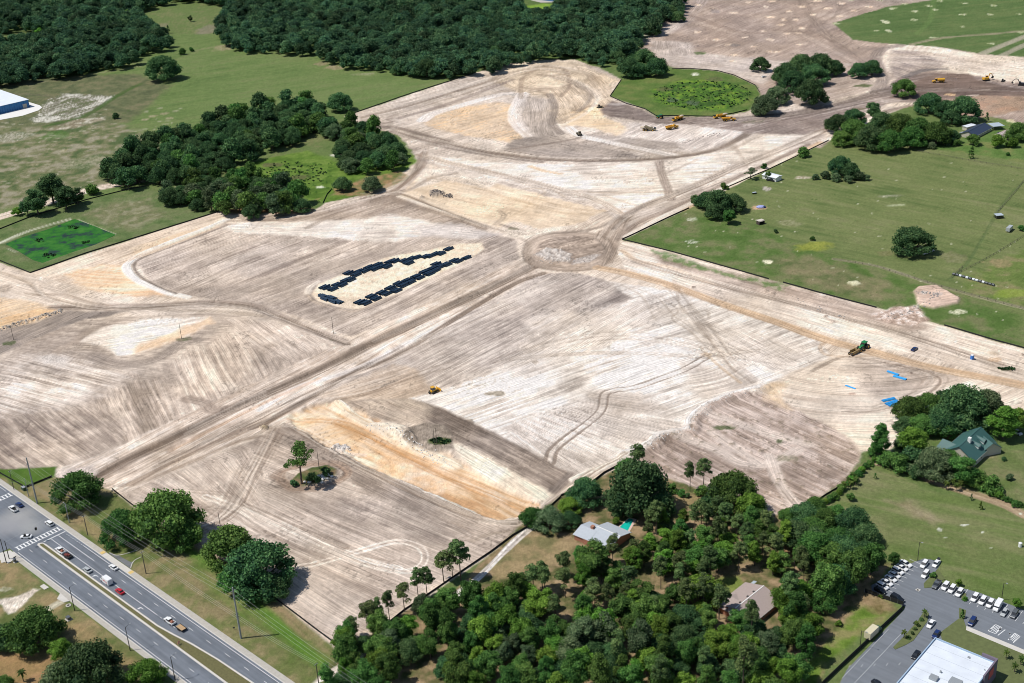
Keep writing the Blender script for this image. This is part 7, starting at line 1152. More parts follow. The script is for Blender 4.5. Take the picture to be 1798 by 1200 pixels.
# ------------------------------------------------------------------ pipes
PIPE = mat('black_pipe', (.018, .040, .072), .28, noise=.2); BPIPE = mat('blue_pipe', (.04, .36, .75), .45, noise=.1)
def pipe_mesh(L, R, m, n=12):
    b = MB(); k = 9; vs = []; fs = []
    for j in range(k):
        xx = -L/2+L*j/(k-1); rr = R*(1.06 if j % 2 else 1.)
        for i in range(n): t = 6.2832*i/n; vs.append((xx, rr*math.cos(t), rr*math.sin(t)))
    for j in range(k-1):
        for i in range(n): q = (i+1) % n; fs.append((j*n+i, j*n+q, (j+1)*n+q, (j+1)*n+i))
    b.add(vs, fs)
    for e, s in ((-L/2, 1), (L/2, -1)): 
        vs = [(e, R*f*math.cos(6.2832*i/n), R*f*math.sin(6.2832*i/n)) for f in (1, .86) for i in range(n)]+[(e+s*.6, R*.86*math.cos(6.2832*i/n), R*.86*math.sin(6.2832*i/n)) for i in range(n)]
        b.add(vs, [(i, (i+1) % n, (i+1) % n+n, i+n) for i in range(n)]+[(i+n, (i+1) % n+n, (i+1) % n+2*n, i+2*n) for i in range(n)]+[tuple(range(2*n, 3*n))])
    me = bpy.data.meshes.new('pipe'); me.from_pydata(b.v, [], b.f); me.materials.append(m); return me
PMS = [pipe_mesh(6.1, r_, PIPE) for r_ in (.50, .56, .46)]
rows = [('upper row', [(180, 505), (260, 520), (310, 475), (365, 475), (400, 432), (445, 420), (430, 355), (510, 372), (535, 340), (600, 335), (640, 300), (700, 312), (740, 268), (780, 285), (835, 288), (860, 240), (910, 230), (1010, 225), (1060, 250), (1100, 200), (1150, 190), (1240, 180), (1290, 175), (1350, 150), (1400, 150), (1480, 100)]),
        ('lower row', [(550, 660), (612, 665), (670, 600), (720, 620), (780, 558), (830, 570), (870, 510), (930, 540), (960, 465), (1000, 485), (1050, 430), (1085, 450), (1140, 395), (1180, 405), (1230, 345), (1275, 365), (1310, 310), (1345, 330), (1350, 262), (1400, 285), (1460, 265), (1540, 222), (1580, 232), (1670, 195)]),
        ('short west row', [(165, 595), (195, 625), (250, 615), (280, 650), (325, 655)])]
PH0 = heading((640, 600), (655, 593.2)); npipe = 0; ORD = lambda i: ['first', 'second', 'third', 'fourth', 'fifth', 'sixth', 'seventh', 'eighth', 'ninth', 'tenth', 'eleventh', 'twelfth', 'thirteenth', 'fourteenth', 'fifteenth', 'sixteenth', 'seventeenth', 'eighteenth', 'nineteenth', 'twentieth', 'twenty first', 'twenty second', 'twenty third', 'twenty fourth', 'twenty fifth', 'last'][i]
rp = random.Random(9); PDIR = heading((661, 527), (678, 519))
for rn, L_ in rows:
    for i, (cx, cy) in enumerate(L_):
        x, y = g1(540+cx/5.993, 420+cy/5.993, .6); z0 = z_at(x, y); k = rp.randrange(3); R = (.50, .56, .46)[k]; a = (PDIR if rn[0] != 's' else heading((560, 520), (575, 526)))+rp.uniform(-.05, .05); nb = 4
        nt_ = 1 if npipe < 255 else 0
        slots = [((j-(nb-1)/2)*2.5*R, R) for j in range(nb)]+[((j-(nb-2)/2)*2.5*R, R*2.55) for j in range(rp.choice((1, 1, 2)))]
        for off, zz in slots:
            o = bpy.data.objects.new('drainage_pipe', PMS[k]); C.objects.link(o); sh = rp.uniform(-.25, .25); o.location = (x-off*math.sin(a)+sh*math.cos(a), y+off*math.cos(a)+sh*math.sin(a), z0+zz); o.rotation_euler = (0, 0, a); npipe += 1; o['i'] = 0; del o['i']
            tag(o, 'black pipe in the %s bundle from the left of the %s' % (ORD(i), rn), 'pipe', 'black pipes of bundle %s, %s' % (ORD(i), rn))
BM = pipe_mesh(6.2, .17, BPIPE, 8)
def blue(px0, py0, px1, py1, n, label, lay=1):
    a = heading((px0, py0), (px1, py1)); p = np.array(g1(px0, py0, .2)); q = np.array(g1(px1, py1, .2)); c = (p+q)/2; L = np.hypot(*(q-p))
    for l in range(lay):
        for j in range(n-l):
            o = bpy.data.objects.new('water_pipe', BM); C.objects.link(o); off = (j-(n-l-1)/2)*.37; o.location = (c[0]-off*math.sin(a), c[1]+off*math.cos(a), z_at(*c)+.18+l*.3); o.rotation_euler = (0, 0, a); o.scale = (L/6.2, 1, 1); tag(o, label, 'pipe', label+' group')
blue(1558, 653, 1578, 659.5, 4, 'light blue pipe in the upper left bundle on grey sand', 2); blue(1569, 661, 1591, 667.5, 5, 'light blue pipe in the bundle just right of the upper one', 2); blue(1484.5, 677, 1502, 683.5, 3, 'light blue pipe in the small bundle lying apart on the left', 1)
for i, (a, b_, c_, d) in enumerate(((1549, 705, 1571, 700), (1555, 710, 1575, 703.5), (1560, 713, 1579, 706), (1568, 715, 1586, 708), (1577, 716, 1593, 711))): blue(a, b_, c_, d, 5, 'bright blue pipe in the %s stack beside the garden trees' % ORD(i), 2)
# ------------------------------------------------------------------ buildings
def wall_windows(root, wall, x, y, ang, n, L, z=1.2, w=1.1, h=1.2):
    pass
BRICK = mat('brick_wall', (.36, .16, .10), .9, noise=.25, scale=2); SHG = mat('grey_shingles', (.42, .45, .48), .9, noise=.12, scale=1.2); SHB = mat('brown_shingles', (.36, .29, .26), .9, noise=.14, scale=1.5); GRN = mat('green_metal_roof', (.045, .115, .105), .5, noise=.12, scale=.8); TRIM = mat('white_trim', (.75, .74, .70), .7); NAVY = mat('dark_blue_roof', (.03, .045, .08), .55, noise=.2); CREAMW = mat('cream_wall', (.55, .50, .42), .85); BLUEW = mat('blue_steel_wall', (.012, .14, .36), .5, noise=.15, scale=.3); WROOF = mat('white_steel_roof', (.74, .77, .80), .45, noise=.06, scale=.15); METAL = mat('light_metal_roof', (.5, .56, .6), .4, .2)
def gable(name, label, cat, p0, p1, hr, he, hw_, roofm, wallm, z0=0, chim=None, parent=None, over=.5, seams=0, wins=True):
    a = np.array(g1(*p0, hr)); b_ = np.array(g1(*p1, hr)); c = (a+b_)/2; L = float(np.hypot(*(b_-a))); ang = math.atan2(b_[1]-a[1], b_[0]-a[0])
    if parent is None: r = empty(name, label, cat, (c[0], c[1], 0), ang); loc = (0, 0, 0)
    else: r = parent
    l = L/2; hd = he+(hr-he)*.0
    w = MB().add([(-l, -hw_, -.3), (l, -hw_, -.3), (l, hw_, -.3), (-l, hw_, -.3), (-l, -hw_, he), (l, -hw_, he), (l, hw_, he), (-l, hw_, he), (-l, 0, hr-.15), (l, 0, hr-.15)], [(0, 1, 5, 4), (2, 3, 7, 6), (1, 2, 6, 9, 5), (3, 0, 4, 8, 7), (4, 5, 9, 8), (6, 7, 8, 9)]).build('wall', wallm, r)
    sl_ = (hr-he)/hw_; y1 = hw_+over; z1 = he-sl_*over; o_ = over
    rf = MB()
    for s in (-1, 1):
        vs = [(-l-o_, 0, hr), (l+o_, 0, hr), (l+o_, s*y1, z1), (-l-o_, s*y1, z1)]; vs += [(x, y, z-.18) for x, y, z in vs]; f = [(0, 1, 2, 3), (7, 6, 5, 4), (3, 2, 6, 7), (0, 3, 7, 4), (1, 5, 6, 2)]
        rf.add(vs, [q[::-1] for q in f] if s > 0 else f)
    roof = rf.build('roof', roofm, r)
    cap = MB().box(-l-o_, l+o_, -.18, .18, hr-.04, hr+.09); cap.build('ridge_cap', TRIM if roofm in (SHG, SHB) else roofm, roof)
    tr = MB()
    for s in (-1, 1): tr.box(-l-o_, l+o_, s*y1-.06 if s > 0 else s*y1-.06, s*y1+.06, z1-.28, z1-.05)
    tr.build('gutter', TRIM, roof)
    if wins:
        k = max(1, int(L/4.5))
        for i in range(k):
            xx = -l+(i+.5)*L/k
            for s in (-1, 1):
                g = MB().box(xx-.6, xx+.6, s*hw_-.05, s*hw_+.05, .9, 2.1); wn = g.build('window', TRIM, wall_ := w); MB().box(xx-.5, xx+.5, s*hw_-.07, s*hw_+.07, 1.0, 2.0).build('pane', GLASS, r)
    if chim: 
        for cx_, cy_, cw, ch, cm in chim: MB().box(cx_-cw, cx_+cw, cy_-cw, cy_+cw, hr-1.2, hr+ch).build('chimney', cm, roof)
    if parent is not None:
        for q in (w, roof): q.matrix_parent_inverse = Matrix.Identity(4); q.location = (0, 0, 0)
    return r, l, ang, c
h_, l, ang, c = gable('house', 'low brick house with pale grey roof beside the green pool', 'house', (1049, 924.5), (1088, 941.5), 4.8, 2.9, 7.2, SHG, BRICK, chim=None)
MB().box(3.2, 3.9, 1.2, 1.35, 4.0, 4.75).build('vent', RUB, h_)
# its lower wing
def wing(parent, ang, c, p0, p1, hr, he, hw_, roofm, wallm, chim=None, over=.5):
    a = np.array(g1(*p0, hr)); b_ = np.array(g1(*p1, hr)); R_ = np.array([[math.cos(-ang), -math.sin(-ang)], [math.sin(-ang), math.cos(-ang)]]); a = R_@(a-c); b_ = R_@(b_-c); d = (b_-a)/np.hypot(*(b_-a)); n = np.array([-d[1], d[0]])
    def P(t, s, z): q = a+d*t+n*s; return (q[0], q[1], z)
    L = float(np.hypot(*(b_-a))); w = MB().add([P(0, -hw_, -.3), P(L, -hw_, -.3), P(L, hw_, -.3), P(0, hw_, -.3), P(0, -hw_, he), P(L, -hw_, he), P(L, hw_, he), P(0, hw_, he), P(0, 0, hr-.15), P(L, 0, hr-.15)], [(0, 1, 5, 4), (2, 3, 7, 6), (1, 2, 6, 9, 5), (3, 0, 4, 8, 7), (4, 5, 9, 8), (6, 7, 8, 9)]).build('wing_wall', wallm, parent)
    sl_ = (hr-he)/hw_; rf = MB()
    for s in (-1, 1):
        vs = [P(-over, 0, hr), P(L+over, 0, hr), P(L+over, s*(hw_+over), he-sl_*over), P(-over, s*(hw_+over), he-sl_*over)]; vs += [(x, y, z-.16) for x, y, z in vs]; f = [(0, 1, 2, 3), (7, 6, 5, 4), (3, 2, 6, 7), (0, 3, 7, 4), (1, 5, 6, 2)]; rf.add(vs, [q[::-1] for q in f] if s > 0 else f)
    rf = rf.build('wing_roof', roofm, parent)
    if chim: t, s, cw, ch, cm = chim; q = P(t, s, 0); MB().box(q[0]-cw, q[0]+cw, q[1]-cw, q[1]+cw, he, hr+ch).build('chimney', cm, rf)
wing(h_, ang, c, (1022, 922), (1047, 932), 4.3, 2.8, 5.6, SHG, BRICK, (5.2, .6, .7, 1.2, BRICK))
P_ = gp([(1039, 948), (1042, 952)], 1.5); o = MB().poly([(-1.5, -.8), (1.5, -.8), (1.5, .8), (-1.5, .8)], 0, 2.6).build('porch_wall', BRICK, h_); o.location = (-5.5, -7.6, 0)
tag(MB().poly(gp([(1079.5, 930.5), (1105, 908.5), (1118, 912.5), (1103, 938)]), -.3, .06).build('pool_deck', mat('pool_paving', (.62, .47, .40), .9), tri=True), '', ''); bpy.data.objects['pool_deck']['kind'] = 'structure'; del bpy.data.objects['pool_deck']['label']; del bpy.data.objects['pool_deck']['category']
M_POOL = mat('pool_water', (.01, .42, .34), .08, noise=.35, scale=.3); struct(MB().poly(gp([(1083, 930.5), (1105, 910.5), (1112.5, 913.5), (1100, 936.5)]), .0, .09).build('swimming_pool', M_POOL, tri=True)); 
h_, l, ang, c = gable('house', 'brown shingle roofed house deep in the bottom wood', 'house', (1292, 1067.5), (1340, 1029.5), 5.2, 2.8, 8.2, SHB, BRICK)
for t in (-5, 0, 4): MB().box(t-.4, t+.4, .5, 1.2, 4.9, 5.15).build('roof_vent', RUB, h_)
wing(h_, ang, c, (1283, 1047), (1303, 1058), 4.6, 2.8, 6.0, SHB, BRICK); wing(h_, ang, c, (1281, 1066), (1296, 1066), 4.4, 2.8, 4.5, SHB, BRICK)
AW = MB().poly(gp([(1306.5, 1034.5), (1323.5, 1020), (1329, 1021.8), (1311, 1036.5)], 2.9), 2.85, 3.0).build('patio_roof', METAL, tri=True); AW.parent = h_; AW.matrix_parent_inverse = Matrix.LocRotScale(Vector((c[0], c[1], 0)), Matrix.Rotation(ang, 3, 'Z').to_euler(), None).inverted()
h_, l, ang, c = gable('house', 'cream house with steep dark green roof in the garden at right', 'house', (1684.5, 784), (1722, 750.5), 8.6, 3.6, 7.4, GRN, CREAMW, chim=[(-3.2, -1.2, .7, 1.4, TRIM)])
for t in (-1.2, 4.2):
    d_ = MB().add([(t-1.3, -5.4, 4.9), (t+1.3, -5.4, 4.9), (t+1.3, -5.4, 6.3), (t-1.3, -5.4, 6.3), (t, -5.4, 7.1), (t-1.3, -1.5, 7.3), (t+1.3, -1.5, 7.3), (t, -1.2, 7.6)], [(0, 1, 2, 4, 3), (0, 3, 5), (1, 6, 2)]).build('dormer', TRIM, h_); MB().add([(t-1.6, -5.8, 6.15), (t, -5.8, 7.2), (t+1.6, -5.8, 6.15), (t-1.6, -1.2, 7.5), (t, -.6, 7.9), (t+1.6, -1.2, 7.5)], [(0, 1, 4, 3), (1, 2, 5, 4)]).build('dormer_roof', GRN, d_); MB().box(t-.7, t+.7, -5.47, -5.41, 5.2, 6.1).build('window', GLASS, d_)
wing(h_, ang, c, (1657, 771), (1684, 783), 6.4, 3.2, 5.2, GRN, CREAMW); wing(h_, ang, c, (1722, 762), (1743, 778), 6.6, 3.2, 5.2, GRN, CREAMW)
h_, l, ang, c = gable('farm_house', 'farm house with dark blue roof at the far right grove', 'house', (1700, 231), (1729, 216), 5.4, 2.8, 6.2, NAVY, CREAMW)
gable('shed', 'small flat white roofed shed at the back corner of the farm house', 'shed', (1694, 222), (1709, 218), 3.2, 3.0, 2.2, WROOF, CREAMW, wins=False); gable('shed', 'grey roofed lean-to shed left of the farm house', 'shed', (1690, 233), (1706, 230.5), 3.0, 2.5, 3.0, METAL, CREAMW, wins=False); gable('shed', 'brown roofed farm shed at the right of the farm yard', 'shed', (1757, 236), (1775, 228), 4.0, 2.8, 4.6, SHB, CREAMW, wins=False)
x, y = g1(1749, 219, 3.4); r = empty('carport', 'open carport with pale metal roof right of the farm house', 'carport', (x, y, z_at(x, y)), heading((1738, 221), (1760, 219)))
MB().box(-4.8, 4.8, -5, 5, 3.2, 3.4).build('roof', METAL, r)
for sx in (-4.5, 4.5):
    for sy in (-4.6, 0, 4.6): MB().box(sx-.1, sx+.1, sy-.1, sy+.1, -.2, 3.2).build('post', M_STEEL, r)
h_, l, ang, c = gable('cabin', 'long white mobile cabin at the pasture fence', 'cabin', (1344, 303), (1367.5, 309), 4.0, 3.3, 3.4, WROOF, TRIM, wins=True)
x, y = g1(1337.5, 391, 1.5); r = empty('animal_shelter', 'small dark open shelter with pale roof below the cabin', 'shelter', (x, y, z_at(x, y)), heading((1332, 393), (1343, 390)))
MB().box(-2.4, 2.4, .0, 3.2, 2.6, 2.75).box(-2.4, 2.4, -.4, .0, 2.3, 2.5).build('roof', CREAMW, r); MB().box(-2.2, 2.2, 2.6, 2.8, 0, 2.6).box(-2.3, -2.1, -.3, 2.8, 0, 2.6).box(2.1, 2.3, -.3, 2.8, 0, 2.6).build('wall', mat('dark_boards', (.07, .05, .045), .9), r)
x, y = g1(1335.5, 363, .8); r = empty('covered_heap', 'lilac and blue tarpaulin heap on the sandy patch below the cabin', 'tarpaulin', (x, y, z_at(x, y))); MB().ico((0, 0, .5), 1., 2).build('tarpaulin', mat('lilac_sheet', (.35, .38, .72), .6, noise=.5, scale=.7), r).scale = (3.2, 2., 1.1); MB().box(1.2, 3.4, -1.6, .2, 0, 1.2, .1).build('crate', PT['navy'], r)
x, y = g1(1324.5, 339, .8); r = empty('water_trough', 'small dark water trough on the grass below the cabin', 'trough', (x, y, z_at(x, y)), .3); MB().box(-1.4, 1.4, -.8, .8, 0, 1.1).build('tub', PT['black'], r); MB().box(-1.45, 1.45, -.85, .85, 1.1, 1.2).build('lid', METAL, r)
x, y = g1(1753.5, 380, 1.2); r = empty('hay_shelter', 'small shelter with pale metal roof by the old post fence', 'shelter', (x, y, z_at(x, y)), .1)
MB().box(-2.6, 2.6, -2.2, 2.2, 2.3, 2.45).build('roof', METAL, r)
for sx in (-2.4, 2.4):
    for sy in (-2, 2): MB().box(sx-.1, sx+.1, sy-.1, sy+.1, -.1, 2.3).build('post', M_WOOD, r)
MB().box(-2.1, 2.1, -1.7, 1.7, 0, 1.7).build('stored_bales', PT['black'], r)
x, y = g1(1772.5, 402, 1.4); r = empty('enclosed_trailer', 'pale grey enclosed trailer standing on the pasture at right', 'trailer', (x, y, z_at(x, y)), heading((1766, 408), (1779, 396)), None, 1.15); loft([(-3.2, 1.1, .7, 1.0, 2.7), (2.7, 1.1, .7, 1.0, 2.7), (3.2, .9, .8, .8, 2.5)]).build('body', PT['silver'], r); MB().rod((3.2, 0, .7), (4.5, 0, .6), .07).build('drawbar', RUB, r); wheels(r, (-.5, .5), 1., .35, .2, 'et')
for i in range(13):
    t = i/12; x, y = g1(1675+69*t, 481.5+19*t, .7); o = MB().rod((-.75, 0, .75), (.75, 0, .75), .75, n=14).build('round_bale', mat('bale_wrap', (.62, .64, .66), .5, noise=.2) if i in (2, 4, 6, 7, 9) else mat('dark_bale_wrap', (.07, .08, .09), .5, noise=.3)); o.location = (x, y, z_at(x, y)); o.rotation_euler = (0, 0, heading((1675, 481), (1744, 500))); tag(o, '%s wrapped bale, %s from the left in the row on the pasture' % ('white' if i in (2, 4, 6, 7, 9) else 'dark', ORD(i)), 'bale', 'wrapped bales in a row')
x, y = g1(1791.5, 956.5, 1.); r = empty('storage_tank', 'white tank standing on the grass at the right edge', 'tank', (x, y, z_at(x, y))); MB().rod((0, 0, 0), (0, 0, 1.9), .75, n=16).rod((0, 0, 1.9), (0, 0, 2.15), .75, .3, 16).build('tank_body', PT['white'], r); MB().rod((.8, 0, 0), (.8, 0, 1.2), .06).build('outlet_pipe', RUB, r)
# blue warehouse
A = np.array(g1(49.5, 175, 7.5)); B_ = np.array(g1(0, 186.5, 7.5)); d = (B_-A)/np.hypot(*(B_-A)); n = np.array([d[1], -d[0]]); 
if n[1] < 0: n = -n
q = [A, A+d*110, A+d*110+n*62, A+n*62]; r = empty('warehouse', 'big warehouse with blue steel walls and white roof at left edge', 'warehouse', (A[0], A[1], 0)); Lc = [tuple(p-A) for p in q]
MB().poly(Lc, -.3, 7.3).build('wall', BLUEW, r); MB().poly([tuple(np.array(p)+np.array(s)*.4) for p, s in zip(Lc, (-d-n, d-n, d+n, n-d))], 7.3, 7.55).build('roof', WROOF, r); rb = MB()
for i in range(36): p = d*(i*3.)+n*.0; p2 = p+n*62; w_ = d*.05; rb.add([(*(p-w_), 7.55), (*(p+w_), 7.55), (*(p2+w_), 7.55), (*(p2-w_), 7.55), (*(p-w_), 7.62), (*(p+w_), 7.62), (*(p2+w_), 7.62), (*(p2-w_), 7.62)], [(4, 5, 6, 7), (0, 4, 7, 3), (1, 2, 6, 5)])
rb.build('roof_seam', WROOF, r)['kind'] = 'stuff'
for i in range(44):
    p = d*(i*2.4+.2)-n*.12; p2 = p+d*.25; o = MB().add([(*p, 0), (*p2, 0), (*p2, 7.25), (*p, 7.25), (*(p+n*.1), 0), (*(p2+n*.1), 0), (*(p2+n*.1), 7.25), (*(p+n*.1), 7.25)], [(0, 1, 2, 3), (3, 2, 1, 0), (0, 3, 7, 4), (1, 5, 6, 2)]).build('wall_rib', BLUEW, r)
p = d*2.6-n*.15; p2 = d*6.6-n*.15; MB().poly([tuple(p), tuple(p2), tuple(p2+n*.1), tuple(p+n*.1)], 0, 4.2).build('roller_door', M_CONC, r)
# white-roofed store
A = np.array(g1(1642, 1119, 7.2)); B_ = np.array(g1(1748, 1162, 7.2)); d = (B_-A); Ls = float(np.hypot(*d)); d /= Ls; n = np.array([d[1], -d[0]])
if n[1] > 0: n = -n
r = empty('store', 'large store with flat white roof at the bottom right corner', 'store', (A[0], A[1], 0)); SW = mat('store_wall', (.22, .20, .24), .8)
def Q(t, s): return tuple(d*t+n*s)
MB().poly([Q(0, 0), Q(Ls, 0), Q(Ls, 60), Q(0, 60)], -.2, 6.4).build('wall', SW, r); MB().poly([Q(.35, .35), Q(Ls-.35, .35), Q(Ls-.35, 60), Q(.35, 60)], 6.4, 6.6).build('roof', mat('white_membrane', (.64, .68, .73), .7, noise=.17, scale=.22), r); sm = MB(); [sm.poly([Q(.4, 4+k*5.), Q(Ls-.4, 4+k*5.), Q(Ls-.4, 4.12+k*5.), Q(.4, 4.12+k*5.)], 6.6, 6.63) for k in range(11)]; sm.build('roof_seams', mat('seam_grey', (.42, .45, .48), .7), r)['kind'] = 'stuff'
pp = MB(); pp.poly([Q(0, 0), Q(Ls, 0), Q(Ls, .34), Q(0, .34)], 6.4, 7.2); pp.poly([Q(0, .35), Q(.34, .35), Q(.34, 60), Q(0, 60)], 6.4, 7.2); pp.poly([Q(Ls-.34, .35), Q(Ls, .35), Q(Ls, 60), Q(Ls-.34, 60)], 6.4, 7.2); pp.build('parapet', mat('parapet_blue', (.35, .46, .58), .6), r)
MB().poly([Q(Ls-5, -.6), Q(Ls+.6, -.6), Q(Ls+.6, 11), Q(Ls-.0, 11), Q(Ls-.0, .2), Q(Ls-5, .2)], 0, 8.4).build('entrance_tower', mat('tower_wall', (.16, .13, .17), .8), r)
MB().poly([Q(Ls+.62, 3), Q(Ls+.75, 3), Q(Ls+.75, 7), Q(Ls+.62, 7)], 4, 7.4).build('sign_panel', mat('red_sign', (.55, .08, .10), .5), r); MB().poly([Q(Ls+.02, 12), Q(Ls+.2, 12), Q(Ls+.2, 30), Q(Ls+.02, 30)], .5, 6.).build('wall_panel', mat('blue_panel', (.08, .22, .38), .5), r); MB().poly([Q(Ls-9, -2.4), Q(Ls-5.2, -2.4), Q(Ls-5.2, 0), Q(Ls-9, 0)], 0, 5.).build('entrance_canopy', TRIM, r)
for t, s, w_, hh, nm in ((9, 21, 1.4, 1.1, 'roof_unit'), (16, 19, 2.0, 1.4, 'roof_unit'), (9.5, 16.5, .3, .9, 'roof_pipe'), (14, 3, .4, .5, 'roof_vent'), (21, 6, .2, .4, 'roof_vent')): MB().poly([Q(t-w_, s-w_*.8), Q(t+w_, s-w_*.8), Q(t+w_, s+w_*.8), Q(t-w_, s+w_*.8)], 6.6, 6.6+hh).build(nm, M_STEEL, r)
# ------------------------------------------------------------------ poles, lamps, wires
def pole(px, py, h, r0, r1, m, label, name='utility_pole', cat='pole', arms=(), lamp=None, armdir=UA):
    x, y = g1(px, py); z = max(z_at(x, y), 0); r = empty(name, label, cat, (x, y, z), armdir); MB().rod((0, 0, -.3), (0, 0, h), r0, r1, 8).build('shaft', m, r)
    for hh, L in arms: 
        MB().box(-.07, .07, -L, L, hh-.08, hh+.08).build('crossarm', M_STEEL, r)
        for sy in (-1, 0, 1): MB().rod((0, sy*L*.9, hh+.08), (0, sy*L*.9, hh+.42), .09, .06, 6).build('insulator', RUB, r)
    if lamp: MB().rod((0, 0, h-.2), (lamp*.9, 0, h+.3), .06, .05, 6).build('arm', m, r); MB().box(lamp*.9-.1 if lamp > 0 else lamp*.9-.6, lamp*.9+.6 if lamp > 0 else lamp*.9+.1, -.18, .18, h+.22, h+.38).build('lamp_head', M_STEEL, r)
    return (x, y, z)
DARKP = mat('dark_bronze', (.035, .03, .028), .5)
P1 = pole(65.4, 884, 24.4, .42, .26, M_CPOLE, 'tall concrete power pole at the junction near the left edge', arms=((21, .6), (10.2, .7))); P7 = pole(423.4, 1121.5, 24.1, .42, .26, M_CPOLE, 'tall concrete power pole on the verge below the huge oak', arms=((22.6, 1.4), (20.4, .6), (18.4, .6), (11.5, .7), (10, .6)))
P2 = pole(24.7, 860, 10.5, .2, .14, M_WOOD, 'slim dark pole at the far left by the silt fence', arms=((10, .8),)); P3 = pole(154.2, 940, 10.4, .22, .15, M_WOOD, 'wooden pole between the junction and the first verge oaks', arms=((10, .9),)); P4 = pole(256.5, 1007.5, 11.2, .22, .15, M_WOOD, 'wooden pole beside the driveway apron', arms=((10.8, .9),)); P8 = pole(560.5, 1207, 11., .22, .15, M_WOOD, 'wooden pole at the bottom edge beside the white drive', arms=((10.6, .9),))
P9 = pole(50.5, 872, 9.8, .2, .15, M_CPOLE, 'signal pole with teal sign left of the tall concrete pole', 'signal_pole'); PB = pole(122, 918.5, 10., .22, .16, M_CPOLE, 'signal pole with lamp beside the crosswalk end', 'signal_pole', lamp=-1.2)
PA = pole(16.3, 982, 9.3, .2, .14, DARKP, 'dark signal pole on the near left corner', 'signal_pole'); PC = pole(11.3, 988.7, 12.2, .22, .14, DARKP, 'leaning dark lamp pole at the near left corner', 'street_lamp', 'street lamp')
for (a, b_, nm) in (((131.4, 1072.7), 11.6, 'upper'), ((228.8, 1142.8), 11.3, 'middle'), ((307.6, 1194.2), 10.8, 'lowest')): pole(*a, b_, .2, .12, DARKP, '%s of the three dark street lamps on the highway pavement' % nm, 'street_lamp', 'street lamp', lamp=2.2, armdir=UA+math.pi/2)
pole(1611.2, 984.8, 9., .14, .1, DARKP, 'thin lamp post at the top corner of the car park', 'street_lamp', 'street lamp', lamp=1.); pole(1758.6, 1053.6, 8., .14, .1, DARKP, 'lamp post behind the tall white van', 'street_lamp', 'street lamp', lamp=1.); pole(1510, 1140, 8.5, .14, .1, DARKP, 'lamp post on the screened fence line', 'street_lamp', 'street lamp', lamp=2.); pole(1394, 1008, 7.5, .13, .1, M_WOOD, 'short pole in the clearing right of the brown roofed house')
pole(560.8, 826, 9.6, .16, .11, M_WOOD, 'bare pole on the tree island in the tilled soil'); pole(585.5, 586, 10.3, .17, .12, M_WOOD, 'bare pole at the south tip of the pipe field'); pole(319, 595, 9.8, .16, .11, M_WOOD, 'bare pole on the white patch of the western field'); pole(24, 597, 9., .16, .11, M_WOOD, 'bare pole near the left edge of the western field'); pole(387, 925, 7.5, .15, .11, M_WOOD, 'bare pole behind the two verge oaks'); pole(1221, 612, .1, .02, .02, M_WOOD, 'tiny peg on the white sand field')
for i, (a, b_) in enumerate(((763, 783), (767, 781))): pole(a, b_, 8.6, .15, .1, M_WOOD, ('left' if i == 0 else 'right')+' of two bare poles on the grey mound by the orange cut')
WIRE = mat('wire', (.5, .5, .48), .5, noise=0)
def wire(a, b_, ha, hb, off, label, sag=1.2):
    A = Vector((a[0], a[1], a[2]+ha)); B = Vector((b_[0], b_[1], b_[2]+hb)); n = Vector((-math.sin(UA), math.cos(UA), 0))*off; b = MB(); prev = None
    for k in range(13):
        t = k/12; p = A.lerp(B, t)+n-Vector((0, 0, 4*sag*t*(1-t)))
        if prev: b.rod(prev-A, p-A, .02, n=4, cap=False)
        prev = p
    o = b.build('power_line', WIRE); o.location = A; tag(o, label, 'power line', 'overhead wires along the highway')
segs = [(P2, P3, 10, 10, 'distribution wires beside the leftmost oak'), (P3, P4, 10, 10.8, 'distribution wires in front of the two driveway oaks'), (P4, P7, 10.8, 10, 'distribution wires between the driveway and the tall pole'), (P7, P8, 10, 10.6, 'distribution wires over the lower verge')]
for a, b_, ha, hb, l in segs:
    for o_ in (-.75, 0, .75): wire(a, b_, ha+.4, hb+.4, o_, 'one of the three '+l, .8)
for hh, hb, nm in ((24.2, 22.8, 'topmost'), (21, 20.4, 'second'), (19, 18.4, 'third')): wire(P1, P7, hh, hb, .2, nm+' high wire between the two tall concrete poles', 3.)
e8 = (P7[0]+Uv[0]*140, P7[1]+Uv[1]*140, 0)
for hh, nm in ((22.8, 'topmost'), (20.4, 'second'), (18.4, 'third')): wire(P7, e8, hh, hh, .2, nm+' high wire running down from the tall pole below the huge oak', 3.)
def signal(f, a, b_, label, h=6.):
    A = Vector((a[0], a[1], a[2]+8.6)); B = Vector((b_[0], b_[1], b_[2]+9.)); p = A.lerp(B, f); r = empty('traffic_signal', label, 'traffic signal', (p.x, p.y, 0)); MB().box(-.35, .35, -.35, .35, h, h+1.15).build('housing', M_BLACK, r); MB().rod((0, 0, h+1.15), (0, 0, p.z), .03, n=4).build('hanger', M_STEEL, r)
    for k, c_ in enumerate(((.3, .02, .02), (.3, .2, .02), (.02, .2, .05))): MB().rod((.3, .2, h+.95-.35*k), (.42, .28, h+.95-.35*k), .12, n=8).build('lens', mat('lens', c_, .3, noise=0), r)
wire(PA, PB, 8.6, 9., 0, 'span wire carrying the signals over the junction', .2); signal(.30, PA, PB, 'left traffic signal hanging over the junction beside the turning car'); signal(.48, PA, PB, 'right traffic signal hanging over the junction above the turning car')
E9 = (P9[0]-60, P9[1]-20, 0); wire(P9, E9, 9, 9, 0, 'span wire over the far crosswalk', .2); signal(.28, P9, (E9[0], E9[1], 0), 'right traffic signal over the far side of the junction'); signal(.40, P9, (E9[0], E9[1], 0), 'left traffic signal at the left edge of the view')
